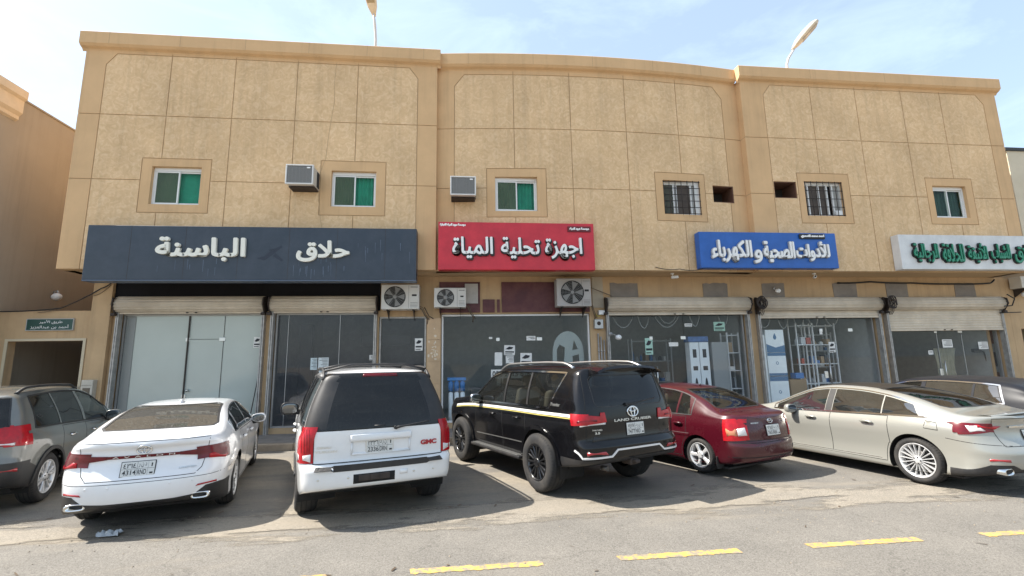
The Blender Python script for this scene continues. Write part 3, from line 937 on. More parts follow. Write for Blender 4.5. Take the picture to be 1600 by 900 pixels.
mb = MB(); mb.box(-14, 0.03, 0.3, 20, 9.421, 9.47); mb.build('coping', M_nb, nb)

nr = empty('neighbour_building', (19.9, 14, 0))
tag(nr, 'pale cream building beyond the right end with a dark coping', 'building')
mb = MB(); mb.box(0, 12, 0.1, 20, 0, 9.3)
mb.build('wall', mat('neighbour_pale_plaster', (0.62, 0.55, 0.42), 0.9, var=0.1, vscale=0.8, dust=(0.5, 0.42, 0.28), dust_amt=0.5, dscale=0.7), nr)
mb = MB(); mb.box(-0.08, 12, 0.05, 20, 9.302, 9.42); mb.build('coping', mat('dark_coping', (0.03, 0.03, 0.03), 0.6), nr)

# alley wall with an open gateway, left
gw_ = empty('gateway_wall', (-11, 13.6, 0))
tag(gw_, 'low tan wall with an open gateway between the two buildings', 'wall')
def plain(name, outer, holes, y0, y1, m, parent, ox, oy, reveal=0.25):
    o = plate(outer, holes, lambda x, z: (0.0, 0), y0, y1, None, (), (), reveal, m if isinstance(m, list) else [m], name)
    o.parent = parent; o.location = (-ox, -oy, 0); return o
plain('wall', rect(-12.19, -9.845, 0, 3.52), [rect(-11.86, -9.99, 0.02, 2.72)], 13.6, 13.85, [M_lower], gw_, -11, 13.6)
mb = MB()
for a, b, c, d in ((-11.90, -11.83, 0, 2.72), (-10.02, -9.95, 0, 2.72), (-11.90, -9.95, 2.72, 2.78)):
    mb.box(a, b, 13.575, 13.598, c, d)
o = mb.build('gate_frame', mat('cream_gate_trim', (0.55, 0.47, 0.33), 0.6)); o.parent = gw_; o.location = (11, -13.6, 0)
mb = MB(); mb.box(-12.1, -9.9, 16.9, 17.0, 0, 3.3); mb.box(-12.1, -9.9, 13.86, 17.0, 3.0, 3.1)
mb.cbox(-10.95, -10.65, 16.86, 16.899, 1.72, 1.84, 0.01, 1)
o = mb.build('passage', [mat('brown_passage_wall', (0.30, 0.18, 0.09), 0.9, var=0.1), mat('tin_plate', (0.45, 0.36, 0.24), 0.5)]); o.parent = gw_; o.location = (11, -13.6, 0)
# street name plate
M_green = mat('green_enamel', (0.012, 0.055, 0.042), 0.4)
M_white = mat('white_paint', (0.80, 0.80, 0.78), 0.5)
M_letter = mat('white_sign_letters', (0.82, 0.81, 0.78), 0.45)
sp = empty('street_sign', (-10.86, 13.565, 3.15)); tag(sp, 'small dark green street name plate on the wall over the gateway', 'sign')
MB().cbox(-0.56, 0.56, -0.012, 0.03, -0.155, 0.155, 0.01).build('plate', M_green, sp)
mb = MB()
for a, b, c, d in ((-.57, .57, .142, .158), (-.57, .57, -.158, -.142), (-.57, -.555, -.141, .141), (.555, .57, -.141, .141)): mb.box(a, b, -0.018, 0.032, c, d)
mb.build('rim', mat('grey_sign_rim', (0.4, 0.4, 0.38), 0.5), sp)
letters(arabic('طريق الأمير'), (0.02, -0.015, 0.068), M_letter, sp, w=0.56, h=0.105, bold=0.005)
letters(arabic('أحمد بن عبدالعزيز'), (0.0, -0.015, -0.062), M_letter, sp, w=0.92, h=0.115, bold=0.005)
# link wall right, with a dark opening, condenser and dome camera
lw = empty('side_wall', (19, 13.6, 0)); tag(lw, 'tan side wall with a dark brown doorway past the right end of the shops', 'wall')
plain('wall', rect(18.105, 19.88, 0, 4.44), [rect(18.42, 19.7, 0.02, 2.75)], 13.6, 13.85, [M_lower], lw, 19, 13.6)
mb = MB(); mb.box(18.3, 19.85, 15.0, 15.1, 0, 3.0); mb.box(18.3, 19.85, 13.86, 15.0, 2.9, 3.0)
mb.box(18.7, 19.6, 14.9, 14.99, 1.3, 2.3, 1); mb.box(18.4, 19.8, 14.9, 14.98, 1.05, 1.12, 2)
for i in range(4): mb.box(18.78 + .2 * i, 18.9 + .2 * i, 14.86, 14.89, 1.5, 2.0, 3)
o = mb.build('recess', [M_brownwood, mat('grey_pane', (0.12, 0.13, 0.13), 0.3), M_iron, M_darkroom]); o.parent = lw; o.location = (-19, -13.6, 0)

# ================================================================ roller shutters
def shutter(x0, x1, zc, zbot, label, ribs=6, coil=False, motor=False):
    """coil box over the opening, hanging slats, bottom bar, two guide rails. x0..x1 outer faces of the rails"""
    root = empty('roller_shutter', (x0, YS, 0)); tag(root, label, 'shutter', 'roller shutters over the shops')
    w = x1 - x0
    prof = []
    r = 0.205; n = 56
    for i in range(n + 1):
        a = math.pi * (-0.42 + 0.92 * i / n)
        rr = r + 0.02 * abs(math.sin(i * math.pi * ribs / n)) ** 0.6
        prof.append((-0.10 - rr * math.cos(a), zc + rr * math.sin(a)))
    mb = MB()
    for x in (0.01, w - 0.01):
        mb.v += [(x, p[0], p[1]) for p in prof]
    k = len(prof)
    for j in range(k - 1): mb.f.append([j, k + j, k + j + 1, j + 1]); mb.m.append(0); mb.s.append(True)
    mb.f.append(list(range(k)) ); mb.f.append(list(range(k, 2 * k))); mb.m += [0, 0]; mb.s += [False, False]
    mb.box(0.01, w - 0.01, -0.10, -0.062, zc + 0.15, zc + 0.225)
    mb.build('coil', M_shut, root)
    # slats
    zt = zc - 0.17
    mb = MB(); ns = max(1, int((zt - zbot) / 0.075)); seg = 5
    pr = []
    for i in range(ns * seg + 1):
        z = zt - (zt - zbot) * i / (ns * seg)
        pr.append((-0.105 - 0.016 * abs(math.sin(math.pi * i / seg)), z))
    for x in (0.07, w - 0.07): mb.v += [(x, p[0], p[1]) for p in pr]
    k = len(pr)
    for j in range(k - 1): mb.f.append([j, k + j, k + j + 1, j + 1]); mb.m.append(0); mb.s.append(True)
    mb.build('slats', M_shut, root)
    mb = MB(); mb.cbox(0.06, w - 0.06, -0.14, -0.085, zbot - 0.055, zbot + 0.003, 0.008)
    for q in (0.47, 0.53): mb.cbox(w * q - 0.03, w * q + 0.03, -0.165, -0.138, zbot - 0.04, zbot - 0.012, 0.006, 1)
    mb.build('bottom_bar', [M_shut, M_iron], root)
    for s in (0, w - 0.075):
        mb = MB()
        mb.box(s, s + 0.012, -0.16, -0.004, 0.15, zc - 0.16); mb.box(s + 0.063, s + 0.075, -0.16, -0.004, 0.15, zc - 0.16)
        mb.box(s + 0.013, s + 0.062, -0.05, -0.03, 0.15, zc - 0.161)
        mb.box(s + 0.013, s + 0.03, -0.16, -0.148, 0.15, zc - 0.161); mb.box(s + 0.045, s + 0.062, -0.16, -0.148, 0.15, zc - 0.161)
        mb.build('guide_rail', M_steel, root)
    for x in (-0.02, w - 0.01):
        mb = MB()
        mb.prism([(-0.36, zc - 0.02), (-0.33, zc + 0.16), (-0.1, zc + 0.23), (-0.062, zc + 0.2), (-0.062, zc - 0.26), (-0.2, zc - 0.26)], 'x', x, x + 0.028)
        mb.cbox(x - 0.06, x + 0.05, -0.26, -0.14, zc - 0.31, zc - 0.235, 0.015)
        mb.build('end_bracket', M_iron, root)
    if coil:      # greasy pull chain looped over the axle end
        mb = MB(); rnd = random.Random(x0)
        for q in range(7):
            rr = 0.085 + 0.018 * q; ph = rnd.uniform(0, 6)
            mb.tube([(-0.06 - 0.10 + 0.03 * math.sin(q), -0.30 + 0.03 * math.cos(q * 2), zc)] if False else
                    [(-0.03 + rr * math.cos(a * math.pi / 10 + ph) * 0.85, -0.38 - 0.012 * q + 0.02 * math.sin(a + q), zc + 0.02 + rr * math.sin(a * math.pi / 10 + ph) * 1.05) for a in range(20)], 0.013, 5)
        for q in range(3):
            x = -0.05 + 0.05 * q
            mb.tube([(x, -0.39, zc - 0.15), (x + 0.02, -0.36, zc - 0.25), (x - 0.01, -0.30, zc - 0.36)], 0.010, 5)
        mb.build('chain', M_iron, root)
    return root
shutter(-9.20, -5.42, 3.66, 3.46, 'cream roller shutter rolled up over the frosted white shop front', ribs=7)
shutter(-5.26, -2.40, 3.66, 3.46, 'short cream roller shutter rolled up over the dark barber shop window', ribs=7)
shutter(4.27, 8.80, 3.60, 3.33, 'roller shutter rolled up over the sanitary ware window behind the red car', coil=False)
shutter(9.08, 13.24, 3.58, 3.20, 'roller shutter lowered a little above the window of blue and white boxes', coil=True)
shutter(13.44, 17.66, 3.58, 2.76, 'roller shutter lowered furthest of all at the right end shop', coil=True)
# knot of pipework and a white bell on the right end shutter belongs to it as a lamp
def small_lamp(loc, label, toward=(-0.4, -0.5, -0.3), s=1.0):
    root = empty('wall_lamp', loc); tag(root, label, 'lamp')
    mb = MB(); mb.lathe([(0.0, 0.045 * s), (-0.04, 0.05 * s), (-0.045, 0.02 * s)], (0, 0, 0), 'y', 14); mb.tube([(0, -0.04, 0), (toward[0] * .12 * s, -0.09, -0.02), (toward[0] * .2 * s, -0.13 * s, -0.06 * s)], 0.012, 6)
    mb.build('arm', M_alu_grey, root)
    mb = MB(); mb.ellipsoid((toward[0] * .27 * s, -0.17 * s, -0.10 * s), (0.085 * s, 0.075 * s, 0.07 * s), 14)
    mb.build('shade', M_white, root)
    return root
small_lamp((4.36, 13.44, 2.72), 'white bulkhead lamp low on the pier left of the sanitary ware window', (0.6, -.5, -.3), 1.1)
small_lamp((18.5, 13.6, 3.98), 'white dome camera on the side wall under the condenser', (0.1, 0, 0), 1.2)  # a dome camera, built with the wall lamp's shape
o = small_lamp((9.80, 13.58, 4.10), 'round white lamp on the grey patch over the box shop', (0.0, 0, 0), 1.0)
small_lamp((-11.9, 13.56, 3.95) if False else (-12.1, 15.2, 4.25), 'small caged lamp high on the brown alley wall', (0.5, 0, 0), 1.6)

# ================================================================ shop fronts
M_clear = glass('shop_glass', (0.965, 0.985, 0.98), 0.015, film=(0.26, 0.30, 0.30), film_amt=0.05, ior=1.45)
M_half = glass('half_dark_shop_glass', (0.90, 0.92, 0.92), 0.015, film=(0.22, 0.24, 0.24), film_amt=0.05, ior=1.45)
M_dark = glass('dark_shop_glass', (0.40, 0.42, 0.44), 0.015, film=(0.27, 0.28, 0.30), film_amt=0.13)
M_frost = mat('frosted_film_glass', (0.44, 0.48, 0.44), 0.10, var=0.05, vscale=0.8, spec=0.6)
M_chrome = mat('chrome', (0.75, 0.75, 0.74), 0.12, metal=1.0)
M_satin = mat('satin_steel', (0.62, 0.62, 0.60), 0.3, metal=0.9)
M_paper = mat('white_paper', (0.74, 0.73, 0.69), 0.7, var=0.05, vscale=8)
M_ink = mat('printed_ink', (0.03, 0.03, 0.035), 0.7)
M_bluepaper = mat('bluish_paper', (0.52, 0.60, 0.62), 0.6)

def shopfront(x0, x1, z0, z1, label, splits, door=None, m=M_clear, post=0.035, frame=True, fm=None, door_m=None, transom=None):
    """splits: x of pane joints; door: (xa, xb, ztop)"""
    yg = YS + 0.10
    root = empty('shop_front', (x0, yg - YF, 0)); root.parent = building; root['label'] = label
    def L_(o): o.location = (-x0, -yg, 0); return o
    if frame:
        mb = MB(); t = 0.05
        for a, b, c, d in ((x0, x1, z0, z0 + t), (x0, x1, z1 - t, z1), (x0, x0 + t, z0 + t, z1 - t), (x1 - t, x1, z0 + t, z1 - t)):
            mb.box(a + 0.003, b - 0.003, yg - 0.05, yg + 0.05, c + 0.002, d - 0.002)
        L_(mb.build('frame', fm or M_alu_grey, root))
    xs = [x0 + 0.05] + list(splits) + [x1 - 0.05]
    for a, b in zip(xs[:-1], xs[1:]):
        if door and abs(a - door[0]) < 0.02:
            mb = MB(); mb.box(a + 0.004, b - 0.004, yg, yg + 0.0, door[2] + 0.008, z1 - 0.05)
            L_(mb.build('fanlight', m, root))
            mb = MB(); mb.box(a + 0.008, b - 0.008, yg, yg, z0 + 0.06, door[2] - 0.004)
            d = L_(mb.build('door', door_m or m, root))
            for zz in (door[2], z0 + 0.10):
                for xx in (a, b):
                    mb = MB(); k = 0.11 if xx == b else 0.07
                    mb.cbox(xx - k, xx + k * 0.45, yg - 0.022, yg + 0.022, zz - 0.055, zz + 0.045, 0.006)
                    L_(mb.build('hinge', M_satin, root))
            mb = MB(); xh = a + 0.10
            if door[3] == 'bar':
                mb.tube([(xh, yg - 0.06, 1.05), (xh, yg - 0.06, 1.75)], 0.016, 8)
                for zz in (1.15, 1.65): mb.tube([(xh, yg - 0.06, zz), (xh, yg - 0.004, zz)], 0.012, 6)
                mb.cbox(xh - 0.17, xh - 0.05, yg - 0.02, yg + 0.02, 1.28, 1.5, 0.01)
            else:
                mb.ellipsoid((xh, yg - 0.05, 1.35), (0.04, 0.05, 0.04), 12); mb.ellipsoid((xh, yg - 0.05, 0.98), (0.03, 0.04, 0.03), 12)
                mb.cbox(xh - 0.15, xh - 0.04, yg - 0.025, yg + 0.02, 1.05, 1.25, 0.008)
            L_(mb.build('handle', M_satin, root))
        else:
            mb = MB(); mb.box(a + 0.004, b - 0.004, yg, yg, z0 + 0.05, z1 - 0.05)
            L_(mb.build('pane', m, root))
    if post:
        mb = MB()
        for s in splits: mb.box(s - post / 2, s + post / 2, yg - 0.02, yg + 0.02, z0 + 0.05, z1 - 0.05)
        if splits: L_(mb.build('mullion', fm or M_alu_grey, root))
    return root
shopfront(-9.13, -5.45, 0.30, 3.42, 'frosted white glass shop front of the left end with a closed glass door', (-7.46, -6.55), (-7.46, -6.55, 2.72, 'knob'), M_frost, 0.0)
mb = MB(); mb.box(-7.475, -7.445, YS + 0.06, YS + 0.09, 0.36, 3.36); mb.box(-9.07, -8.84, YS + 0.085, YS + 0.091, 0.36, 3.36, 1); mb.box(-6.556, -6.544, YS + 0.09, YS + 0.093, 0.36, 3.36, 0)
o = mb.build('shadow_gap', [M_iron, mat('grey_film_strip', (0.22, 0.23, 0.22), 0.3)]); o.parent = bpy.data.objects['shop_front']; o.location = (9.13, -YS - 0.10, 0)
shopfront(-5.18, -2.45, 0.30, 3.42, 'dark glazed barber shop window behind the white off roader', (-4.85, -3.45), (-3.45, -2.53, 2.55, 'bar') if False else None, M_dark, 0.012)
shopfront(-2.35, -1.03, 0.30, 3.30, 'narrow dark glazed window under the first condenser, left of the tiled pier', (), None, M_dark, 0, fm=M_steel)
shopfront(-0.59, 3.79, 0.30, 3.35, 'wide shop window of the water filter shop under the red sign', (1.06, 2.30), (1.06, 2.30, 2.62, 'bar'), M_clear, 0.0, fm=M_alu)
shopfront(4.36, 8.70, 0.30, 3.42, 'dark shop window with hose loops hung along its top', (5.72, 6.75, 7.3), (5.72, 6.75, 2.60, 'bar'), M_half, 0.0)
shopfront(9.18, 13.12, 0.30, 3.42, 'shop window with shelving racks and blue white boxes behind the beige saloon', (11.33, 12.35), (11.33, 12.35, 2.78, 'bar'), M_clear, 0.0)
shopfront(13.53, 17.55, 0.30, 3.42, 'right end shop window with white notices under the lowest shutter', (15.35, 16.25), (15.35, 16.25, 2.70, 'bar'), M_half, 0.012)

# ================================================================ notices stuck on the glass
def notice(x, z, w, h, label, m=None, kind=0, tilt=0.0, name='paper_notice'):
    m = m or M_paper
    root = empty(name, (x, YS + 0.085, z)); root.rotation_euler = (0, tilt, 0); tag(root, label, 'notice', 'notices stuck on the shop windows')
    mb = MB(); n = 4
    for i in range(n + 1):
        for j in (0, 1): mb.v.append((-w / 2 + w * i / n, 0.004 * math.sin(i * 2.1 + x), -h / 2 + h * j))
    for i in range(n): mb.f.append([2 * i, 2 * i + 2, 2 * i + 3, 2 * i + 1]); mb.m.append(0); mb.s.append(True)
    mb.build('sheet', m, root)
    mb = MB(); rnd = random.Random(x * 31 + z)
    if kind == 1:
        for i in range(max(3, int(h / 0.045))):
            zz = h / 2 - 0.035 - i * 0.04
            if zz < -h / 2 + 0.02: break
            l = rnd.uniform(0.45, 0.85) * w
            mb.box(w * 0.42 - l, w * 0.42, -0.007, -0.0065, zz - 0.007, zz + 0.004)
    if kind == 2:
        mb.prism([(-w * .38, h * .1), (-w * .05, h * .36), (w * .35, h * .30), (w * .2, h * .12), (-w * .1, h * .05)], 'y', -0.0075, -0.007)
        mb.box(-w * .4, w * .4, -0.0075, -0.007, -h * .25, -h * .12); mb.box(-w * .4, w * .25, -0.0075, -0.007, -h * .42, -h * .36)
    if mb.f: mb.build('print', M_ink, root)
    return root
notice(-5.66, 2.62, 0.19, 0.30, 'small printed notice near the top right of the frosted glass', kind=2)
notice(-4.12, 2.00, 0.18, 0.33, 'left of the two pale sheets low on the barber window', M_bluepaper, 1)
notice(-3.86, 1.96, 0.28, 0.42, 'right of the two pale sheets low on the barber window', mat('pale_sheet', (0.62, 0.66, 0.66), 0.6), 1)
notice(-1.24, 2.50, 0.22, 0.35, 'white poster in the narrow window under the condenser', kind=2)
notice(-2.57, 2.15, 0.09, 0.14, 'tiny card at the right edge of the barber window', kind=1)
notice(1.38, 2.30, 0.32, 0.28, 'topmost sheet with a dark drawing on the water filter window', kind=2, tilt=0.03)
notice(1.05, 2.05, 0.22, 0.38, 'upright white sheet, leftmost on the water filter window', kind=0, tilt=0.02)
notice(1.38, 2.03, 0.23, 0.22, 'small sheet in the middle of the notices on the water filter window', kind=1)
notice(1.86, 2.02, 0.34, 0.38, 'sheet with dark drawings, rightmost on the water filter window', kind=2, tilt=0.03)
ph = notice(1.42, 1.62, 1.18, 0.25, 'long white strip with a black telephone number on the water filter window')
letters('050 7813 616', (0, -0.012, 0), M_ink, ph, w=1.10, h=0.165, bold=0.012)
notice(0.83, 2.66, 0.10, 0.055, 'small white hinge card left over the water filter door', name='sticker')
notice(2.02, 2.64, 0.27, 0.13, 'white sticker at the top right of the water filter door', name='sticker', kind=1)
notice(5.62, 2.35, 0.24, 0.5, 'green and white leaflet on the window with hose loops', mat('leaflet_green', (0.38, 0.58, 0.48), 0.6), 2)
notice(6.40, 2.40, 0.30, 0.12, 'white label in the middle of the hose window', name='sticker', kind=0)
notice(6.92, 2.98, 0.24, 0.10, 'white sticker by the top hinge of the hose window door', name='sticker', kind=1)
notice(7.92, 2.93, 0.36, 0.28, 'pale green poster high in the hose window', mat('poster_green', (0.33, 0.52, 0.42), 0.6), 2)
notice(11.62, 2.24, 0.22, 0.33, 'price sheet on the glass of the box shop door', kind=2)
notice(11.30, 2.72, 0.10, 0.15, 'small white tag hanging in the box shop window', kind=0)
notice(15.70, 2.30, 0.36, 0.26, 'square white notice on the right end shop door', kind=1)
notice(17.00, 2.22, 0.36, 0.24, 'white notice at the right side of the right end window', kind=1)
notice(15.05, 2.02, 0.17, 0.13, 'little card left of the right end shop door', kind=1)

# ================================================================ shop signs
def sign_box(name, x0, x1, z0, z1, yf, label, m, depth=None, seams=()):
    yb = YF - 0.012
    root = empty(name, ((x0 + x1) / 2, yf, (z0 + z1) / 2)); tag(root, label, 'shop sign', 'sign boxes over the shops')
    hw_, hh = (x1 - x0) / 2, (z1 - z0) / 2
    mb = MB(); mb.cbox(-hw_, hw_, 0, yb - yf, -hh, hh, 0.012)
    for s in seams:
        mb.box(s - 0.004, s + 0.004, -0.0015, 0.002, -hh + 0.014, hh - 0.014, 1)
    mb.build('panel', [m, M_iron], root)
    return root, (x0 + x1) / 2, (z0 + z1) / 2
def clad(name, rgb):
    return mat(name, rgb, 0.30, spec=0.5, var=0.12, vscale=0.9, dust=tuple(min(1, c * 1.6 + 0.03) for c in rgb), dust_amt=0.35, dscale=2.2)
s1, cx, cz = sign_box('shop_sign', -9.22, -1.20, 4.12, 5.50, 12.20, 'long dark slate blue sign box of the barber with raised white letters', clad('slate_blue_cladding', (0.021, 0.031, 0.046)), seams=(-3.0, -1.72, -0.45, 0.78, 1.98, 3.2))
mb = MB()
mb.box(-4.01, 4.01, 0.002, 0.36, -0.72, -0.692)
mb.build('bottom_trim', mat('blue_grey_trim', (0.07, 0.10, 0.15), 0.4), s1)
def W1(s, x0, x1, z0, z1, parent, cx, cz, m, bold, depth=0.06, yo=-0.002):
    return letters(arabic(s), ((x0 + x1) / 2 - cx, yo, (z0 + z1) / 2 - cz), m, parent, w=x1 - x0, h=z1 - z0, depth=depth, fat=bold)
M_warm = mat('ivory_letters', (0.74, 0.72, 0.63), 0.45)
W1('الباسنة', -7.58, -5.46, 4.58, 5.20, s1, cx, cz, M_warm, 0.021, 0.07)
W1('حلاق', -4.22, -2.90, 4.58, 5.14, s1, cx, cz, M_warm, 0.021, 0.07)
# scraped off emblem in the middle of the blue sign: a crossed ghost mark, and streaks
M_ghost = mat('scraped_patch', (0.018, 0.026, 0.042), 0.6)
mb = MB()
mb.prism([(0.10, -0.16), (0.20, -0.20), (0.40, -0.04), (0.62, 0.16), (0.60, 0.21), (0.34, 0.06)], 'y', -0.0018, 0.001)
mb.prism([(0.02, -0.13), (0.06, -0.17), (0.28, -0.10), (0.26, -0.06)], 'y', -0.0025, 0.001)
mb.prism([(0.40, -0.08), (0.62, -0.22), (0.66, -0.18), (0.46, 0.0)], 'y', -0.0032, 0.001)
mb.prism([(0.30, 0.05), (0.48, 0.10), (0.47, 0.13), (0.30, 0.10)], 'y', -0.0039, 0.001)
mb.build('ghost_mark', M_ghost, s1)
M_streak = mat('washed_streak', (0.075, 0.10, 0.14), 0.5)
mb = MB(); rnd = random.Random(5)
for i in range(34):
    x = rnd.choice([rnd.uniform(-2.6, -0.7), rnd.uniform(0.9, 2.2), rnd.uniform(2.4, 3.9)]); z = rnd.uniform(-0.45, -0.1) if x < 2.3 else rnd.uniform(0.0, 0.45)
    l = rnd.uniform(0.08, 0.32); w = rnd.uniform(0.004, 0.012)
    mb.add([(x - w, -0.0012 - i * 2e-5, z), (x + w, -0.0012 - i * 2e-5, z), (x + w * .5, -0.0012 - i * 2e-5, z - l), (x - w * .5, -0.0012 - i * 2e-5, z - l)], [(0, 1, 2, 3)])
mb.build('streaks', M_streak, s1)

s2, cx, cz = sign_box('shop_sign', -0.64, 3.67, 4.42, 5.75, 12.33, 'red sign box with black edged white letters over the water filter shop', clad('red_sign_face', (0.50, 0.014, 0.028)))
M_blackedge = mat('black_letter_edge', (0.012, 0.012, 0.012), 0.5)
for s, a, b, c, d in (('المياة', -0.26, 0.83, 4.72, 5.32), ('تحلية', 1.05, 2.12, 4.72, 5.32), ('اجهزة', 2.26, 3.30, 4.72, 5.32)):
    W1(s, a - 0.01, b + 0.05, c - 0.05, d + 0.0, s2, cx, cz, M_blackedge, 0.036, 0.05)
    W1(s, a, b, c, d, s2, cx, cz, M_letter, 0.012, 0.075)
mb = MB(); mb.cbox(2.92 - cx, 3.58 - cx, -0.03, 0.0, 5.50 - cz, 5.66 - cz, 0.008); mb.build('name_plate', mat('dark_red_plate', (0.13, 0.008, 0.012), 0.4), s2)
W1('مؤسسة عبود للمياه'.replace('ؤ', 'و'), 2.97, 3.53, 5.54, 5.63, s2, cx, cz, M_letter, 0.008, 0.004, -0.031)
W1('مؤسسة مورد المياه للتجارة'.replace('ؤ', 'و'), -0.60, 0.10, 5.62, 5.71, s2, cx, cz, M_letter, 0.008, 0.004)

s3, cx, cz = sign_box('shop_sign', 6.76, 11.02, 4.50, 5.56, 12.33, 'blue sign box with white letters over the middle of the right wing', clad('blue_sign_face', (0.010, 0.092, 0.36)))
for bold, m_, dp, e in ((0.030, mat('pale_grey_edge', (0.35, 0.36, 0.38), 0.5), 0.05, 0.02), (0.013, M_letter, 0.08, 0.0)):
    W1('الكهرباء', 7.08 - e, 8.30 + e, 4.66 - e, 5.30 + e, s3, cx, cz, m_, bold, dp)
    W1('و', 8.36 - e, 8.60 + e, 4.63 - e, 5.02 + e, s3, cx, cz, m_, bold, dp)
    W1('الصحية', 8.66 - e, 9.62 + e, 4.66 - e, 5.28 + e, s3, cx, cz, m_, bold, dp)
    W1('للأدوات', 9.66 - e, 10.72 + e, 4.70 - e, 5.28 + e, s3, cx, cz, m_, bold, dp)
mb = MB(); mb.cbox(9.84 - cx, 10.66 - cx, -0.05, 0.0, 5.37 - cz, 5.52 - cz, 0.02); mb.build('name_plate', M_black, s3)
W1('احمد محمد الاسمري', 9.88, 10.62, 5.39, 5.50, s3, cx, cz, M_letter, 0.01, 0.004, -0.051)

s4, cx, cz = sign_box('shop_sign', 13.08, 18.65, 4.48, 5.55, 12.33, 'white sign box with green letters edged in black at the right end', clad('white_sign_face', (0.56, 0.56, 0.55)))
M_gl = mat('sea_green_letters', (0.03, 0.24, 0.14), 0.45)
for bold, m_, dp, e in ((0.034, M_blackedge, 0.05, 0.025), (0.006, M_gl, 0.08, 0.0)):
    W1('الرجالية', 13.46 - e, 14.28 + e, 4.68 - e, 5.26 + e, s4, cx, cz, m_, bold, dp)
    W1('للحلاقة', 14.42 - e, 15.14 + e, 4.70 - e, 5.26 + e, s4, cx, cz, m_, bold, dp)
    W1('الأنيقة', 15.28 - e, 15.94 + e, 4.68 - e, 5.28 + e, s4, cx, cz, m_, bold, dp)
    W1('الشباب', 16.08 - e, 16.74 + e, 4.68 - e, 5.26 + e, s4, cx, cz, m_, bold, dp)
    W1('حلاق', 16.88 - e, 17.62 + e, 4.68 - e, 5.24 + e, s4, cx, cz, m_, bold, dp)
# round downlights under the blue sign box
for i, (x, lab) in enumerate(((-6.6, 'left of the two round white downlights under the slate blue sign'), (-3.1, 'right of the two round white downlights under the slate blue sign'))):
    root = empty('downlight', (x, 12.95, 4.469)); tag(root, lab, 'lamp', 'downlights under the jetty')
    MB().lathe([(0.0, 0.12), (-0.02, 0.115), (-0.025, 0.09)], (0, 0, 0), 'z', 24).build('rim', M_white, root)
    MB().lathe([(-0.012, 0.09), (-0.014, 0.001)], (0, 0, 0), 'z', 24).build('lens', mat('opal_lens', (0.75, 0.75, 0.72), 0.3), root)
# bullet camera on the black board
def cctv(loc, label, rz=0.0):
    root = empty('security_camera', loc, rz); tag(root, label, 'camera', 'security cameras under the jetty')
    mb = MB(); mb.lathe([(0, 0.05), (-0.03, 0.05), (-0.035, 0.02)], (0, 0, 0), 'z', 14); mb.tube([(0, 0, -0.03), (0, -0.02, -0.09)], 0.014, 8); mb.build('bracket', M_white, root)
    mb = MB(); mb.lathe([(-0.13, 0.001), (-0.13, 0.035), (-0.11, 0.045), (0.06, 0.045), (0.08, 0.03), (0.08, 0.001)], (0, -0.04, -0.12), 'y', 16); mb.build('housing', M_white, root)
    mb = MB(); mb.lathe([(-0.1315, 0.001), (-0.1315, 0.028)], (0, -0.04, -0.12), 'y', 16); mb.build('lens', M_black, root)
    return root
cctv((-5.65, 13.0, 4.469), 'white bullet camera under the middle of the slate blue sign', 0.3)
cctv((10.7, 12.95, 4.469), 'small bullet camera under the blue sign box', -0.5)
cctv((6.2, 13.0, 4.469), 'white bullet camera on the soffit left of the blue sign', 1.0)

# ================================================================ air conditioners
M_accase = mat('cream_ac_casing', (0.58, 0.53, 0.46), 0.5, var=0.08, vscale=5)
M_acgrille = mat('grey_grille_plastic', (0.27, 0.27, 0.26), 0.6)
M_shadow = mat('dark_fin_gap', (0.02, 0.02, 0.02), 0.8)
def window_ac(x, y, z, label, w=0.70, h=0.54, d=0.55):
    root = empty('window_air_conditioner', (x, y, z)); tag(root, label, 'air conditioner', 'window air conditioners upstairs')
    MB().cbox(0.012, w - 0.012, 0.02, d, -h + 0.03, -0.012, 0.012).build('casing', M_accase, root)
    mb = MB(); t = 0.035
    for a, b, c, e in ((0, w, -t, 0), (0, w, -h, -h + t), (0, t, -h + t, -t), (w - t, w, -h + t, -t)): mb.cbox(a, b, -0.02, 0.05, c, e, 0.008)
    mb.build('front_frame', mat('white_ac_frame', (0.66, 0.65, 0.62), 0.45), root)
    mb = MB(); mb.box(t, w - t, 0.012, 0.02, -h + t, -t, 1)
    for i in range(22):
        zz = -h + t + 0.012 + i * (h - 2 * t - 0.02) / 22
        mb.box(t, w - t, -0.004, 0.012, zz, zz + 0.011)
    for i in range(7):
        xx = t + (w - 2 * t) * (i + 0.5) / 7
        mb.box(xx - 0.003, xx + 0.003, -0.008, -0.0045, -h + t, -t)
    mb.build('grille', [M_acgrille, M_shadow], root)
    MB().ellipsoid((w * 0.82, -0.012, -0.085), (0.05, 0.006, 0.022), 16).build('badge', M_white, root)
    MB().cbox(0.02, w - 0.02, 0.2, d, -h - 0.012, -h + 0.028, 0.005).build('bracket', M_iron, root)
    MB().box(w - 0.013, w + 0.004, d - 0.22, d - 0.04, -h + 0.06, -0.06).build('side_louvre', M_shadow, root)
    return root
window_ac(-4.57, 12.05, 7.16, 'window air conditioner between the two left upstairs windows')
window_ac(-0.32, 12.18, 7.00, 'window air conditioner left of the teal curtained window')

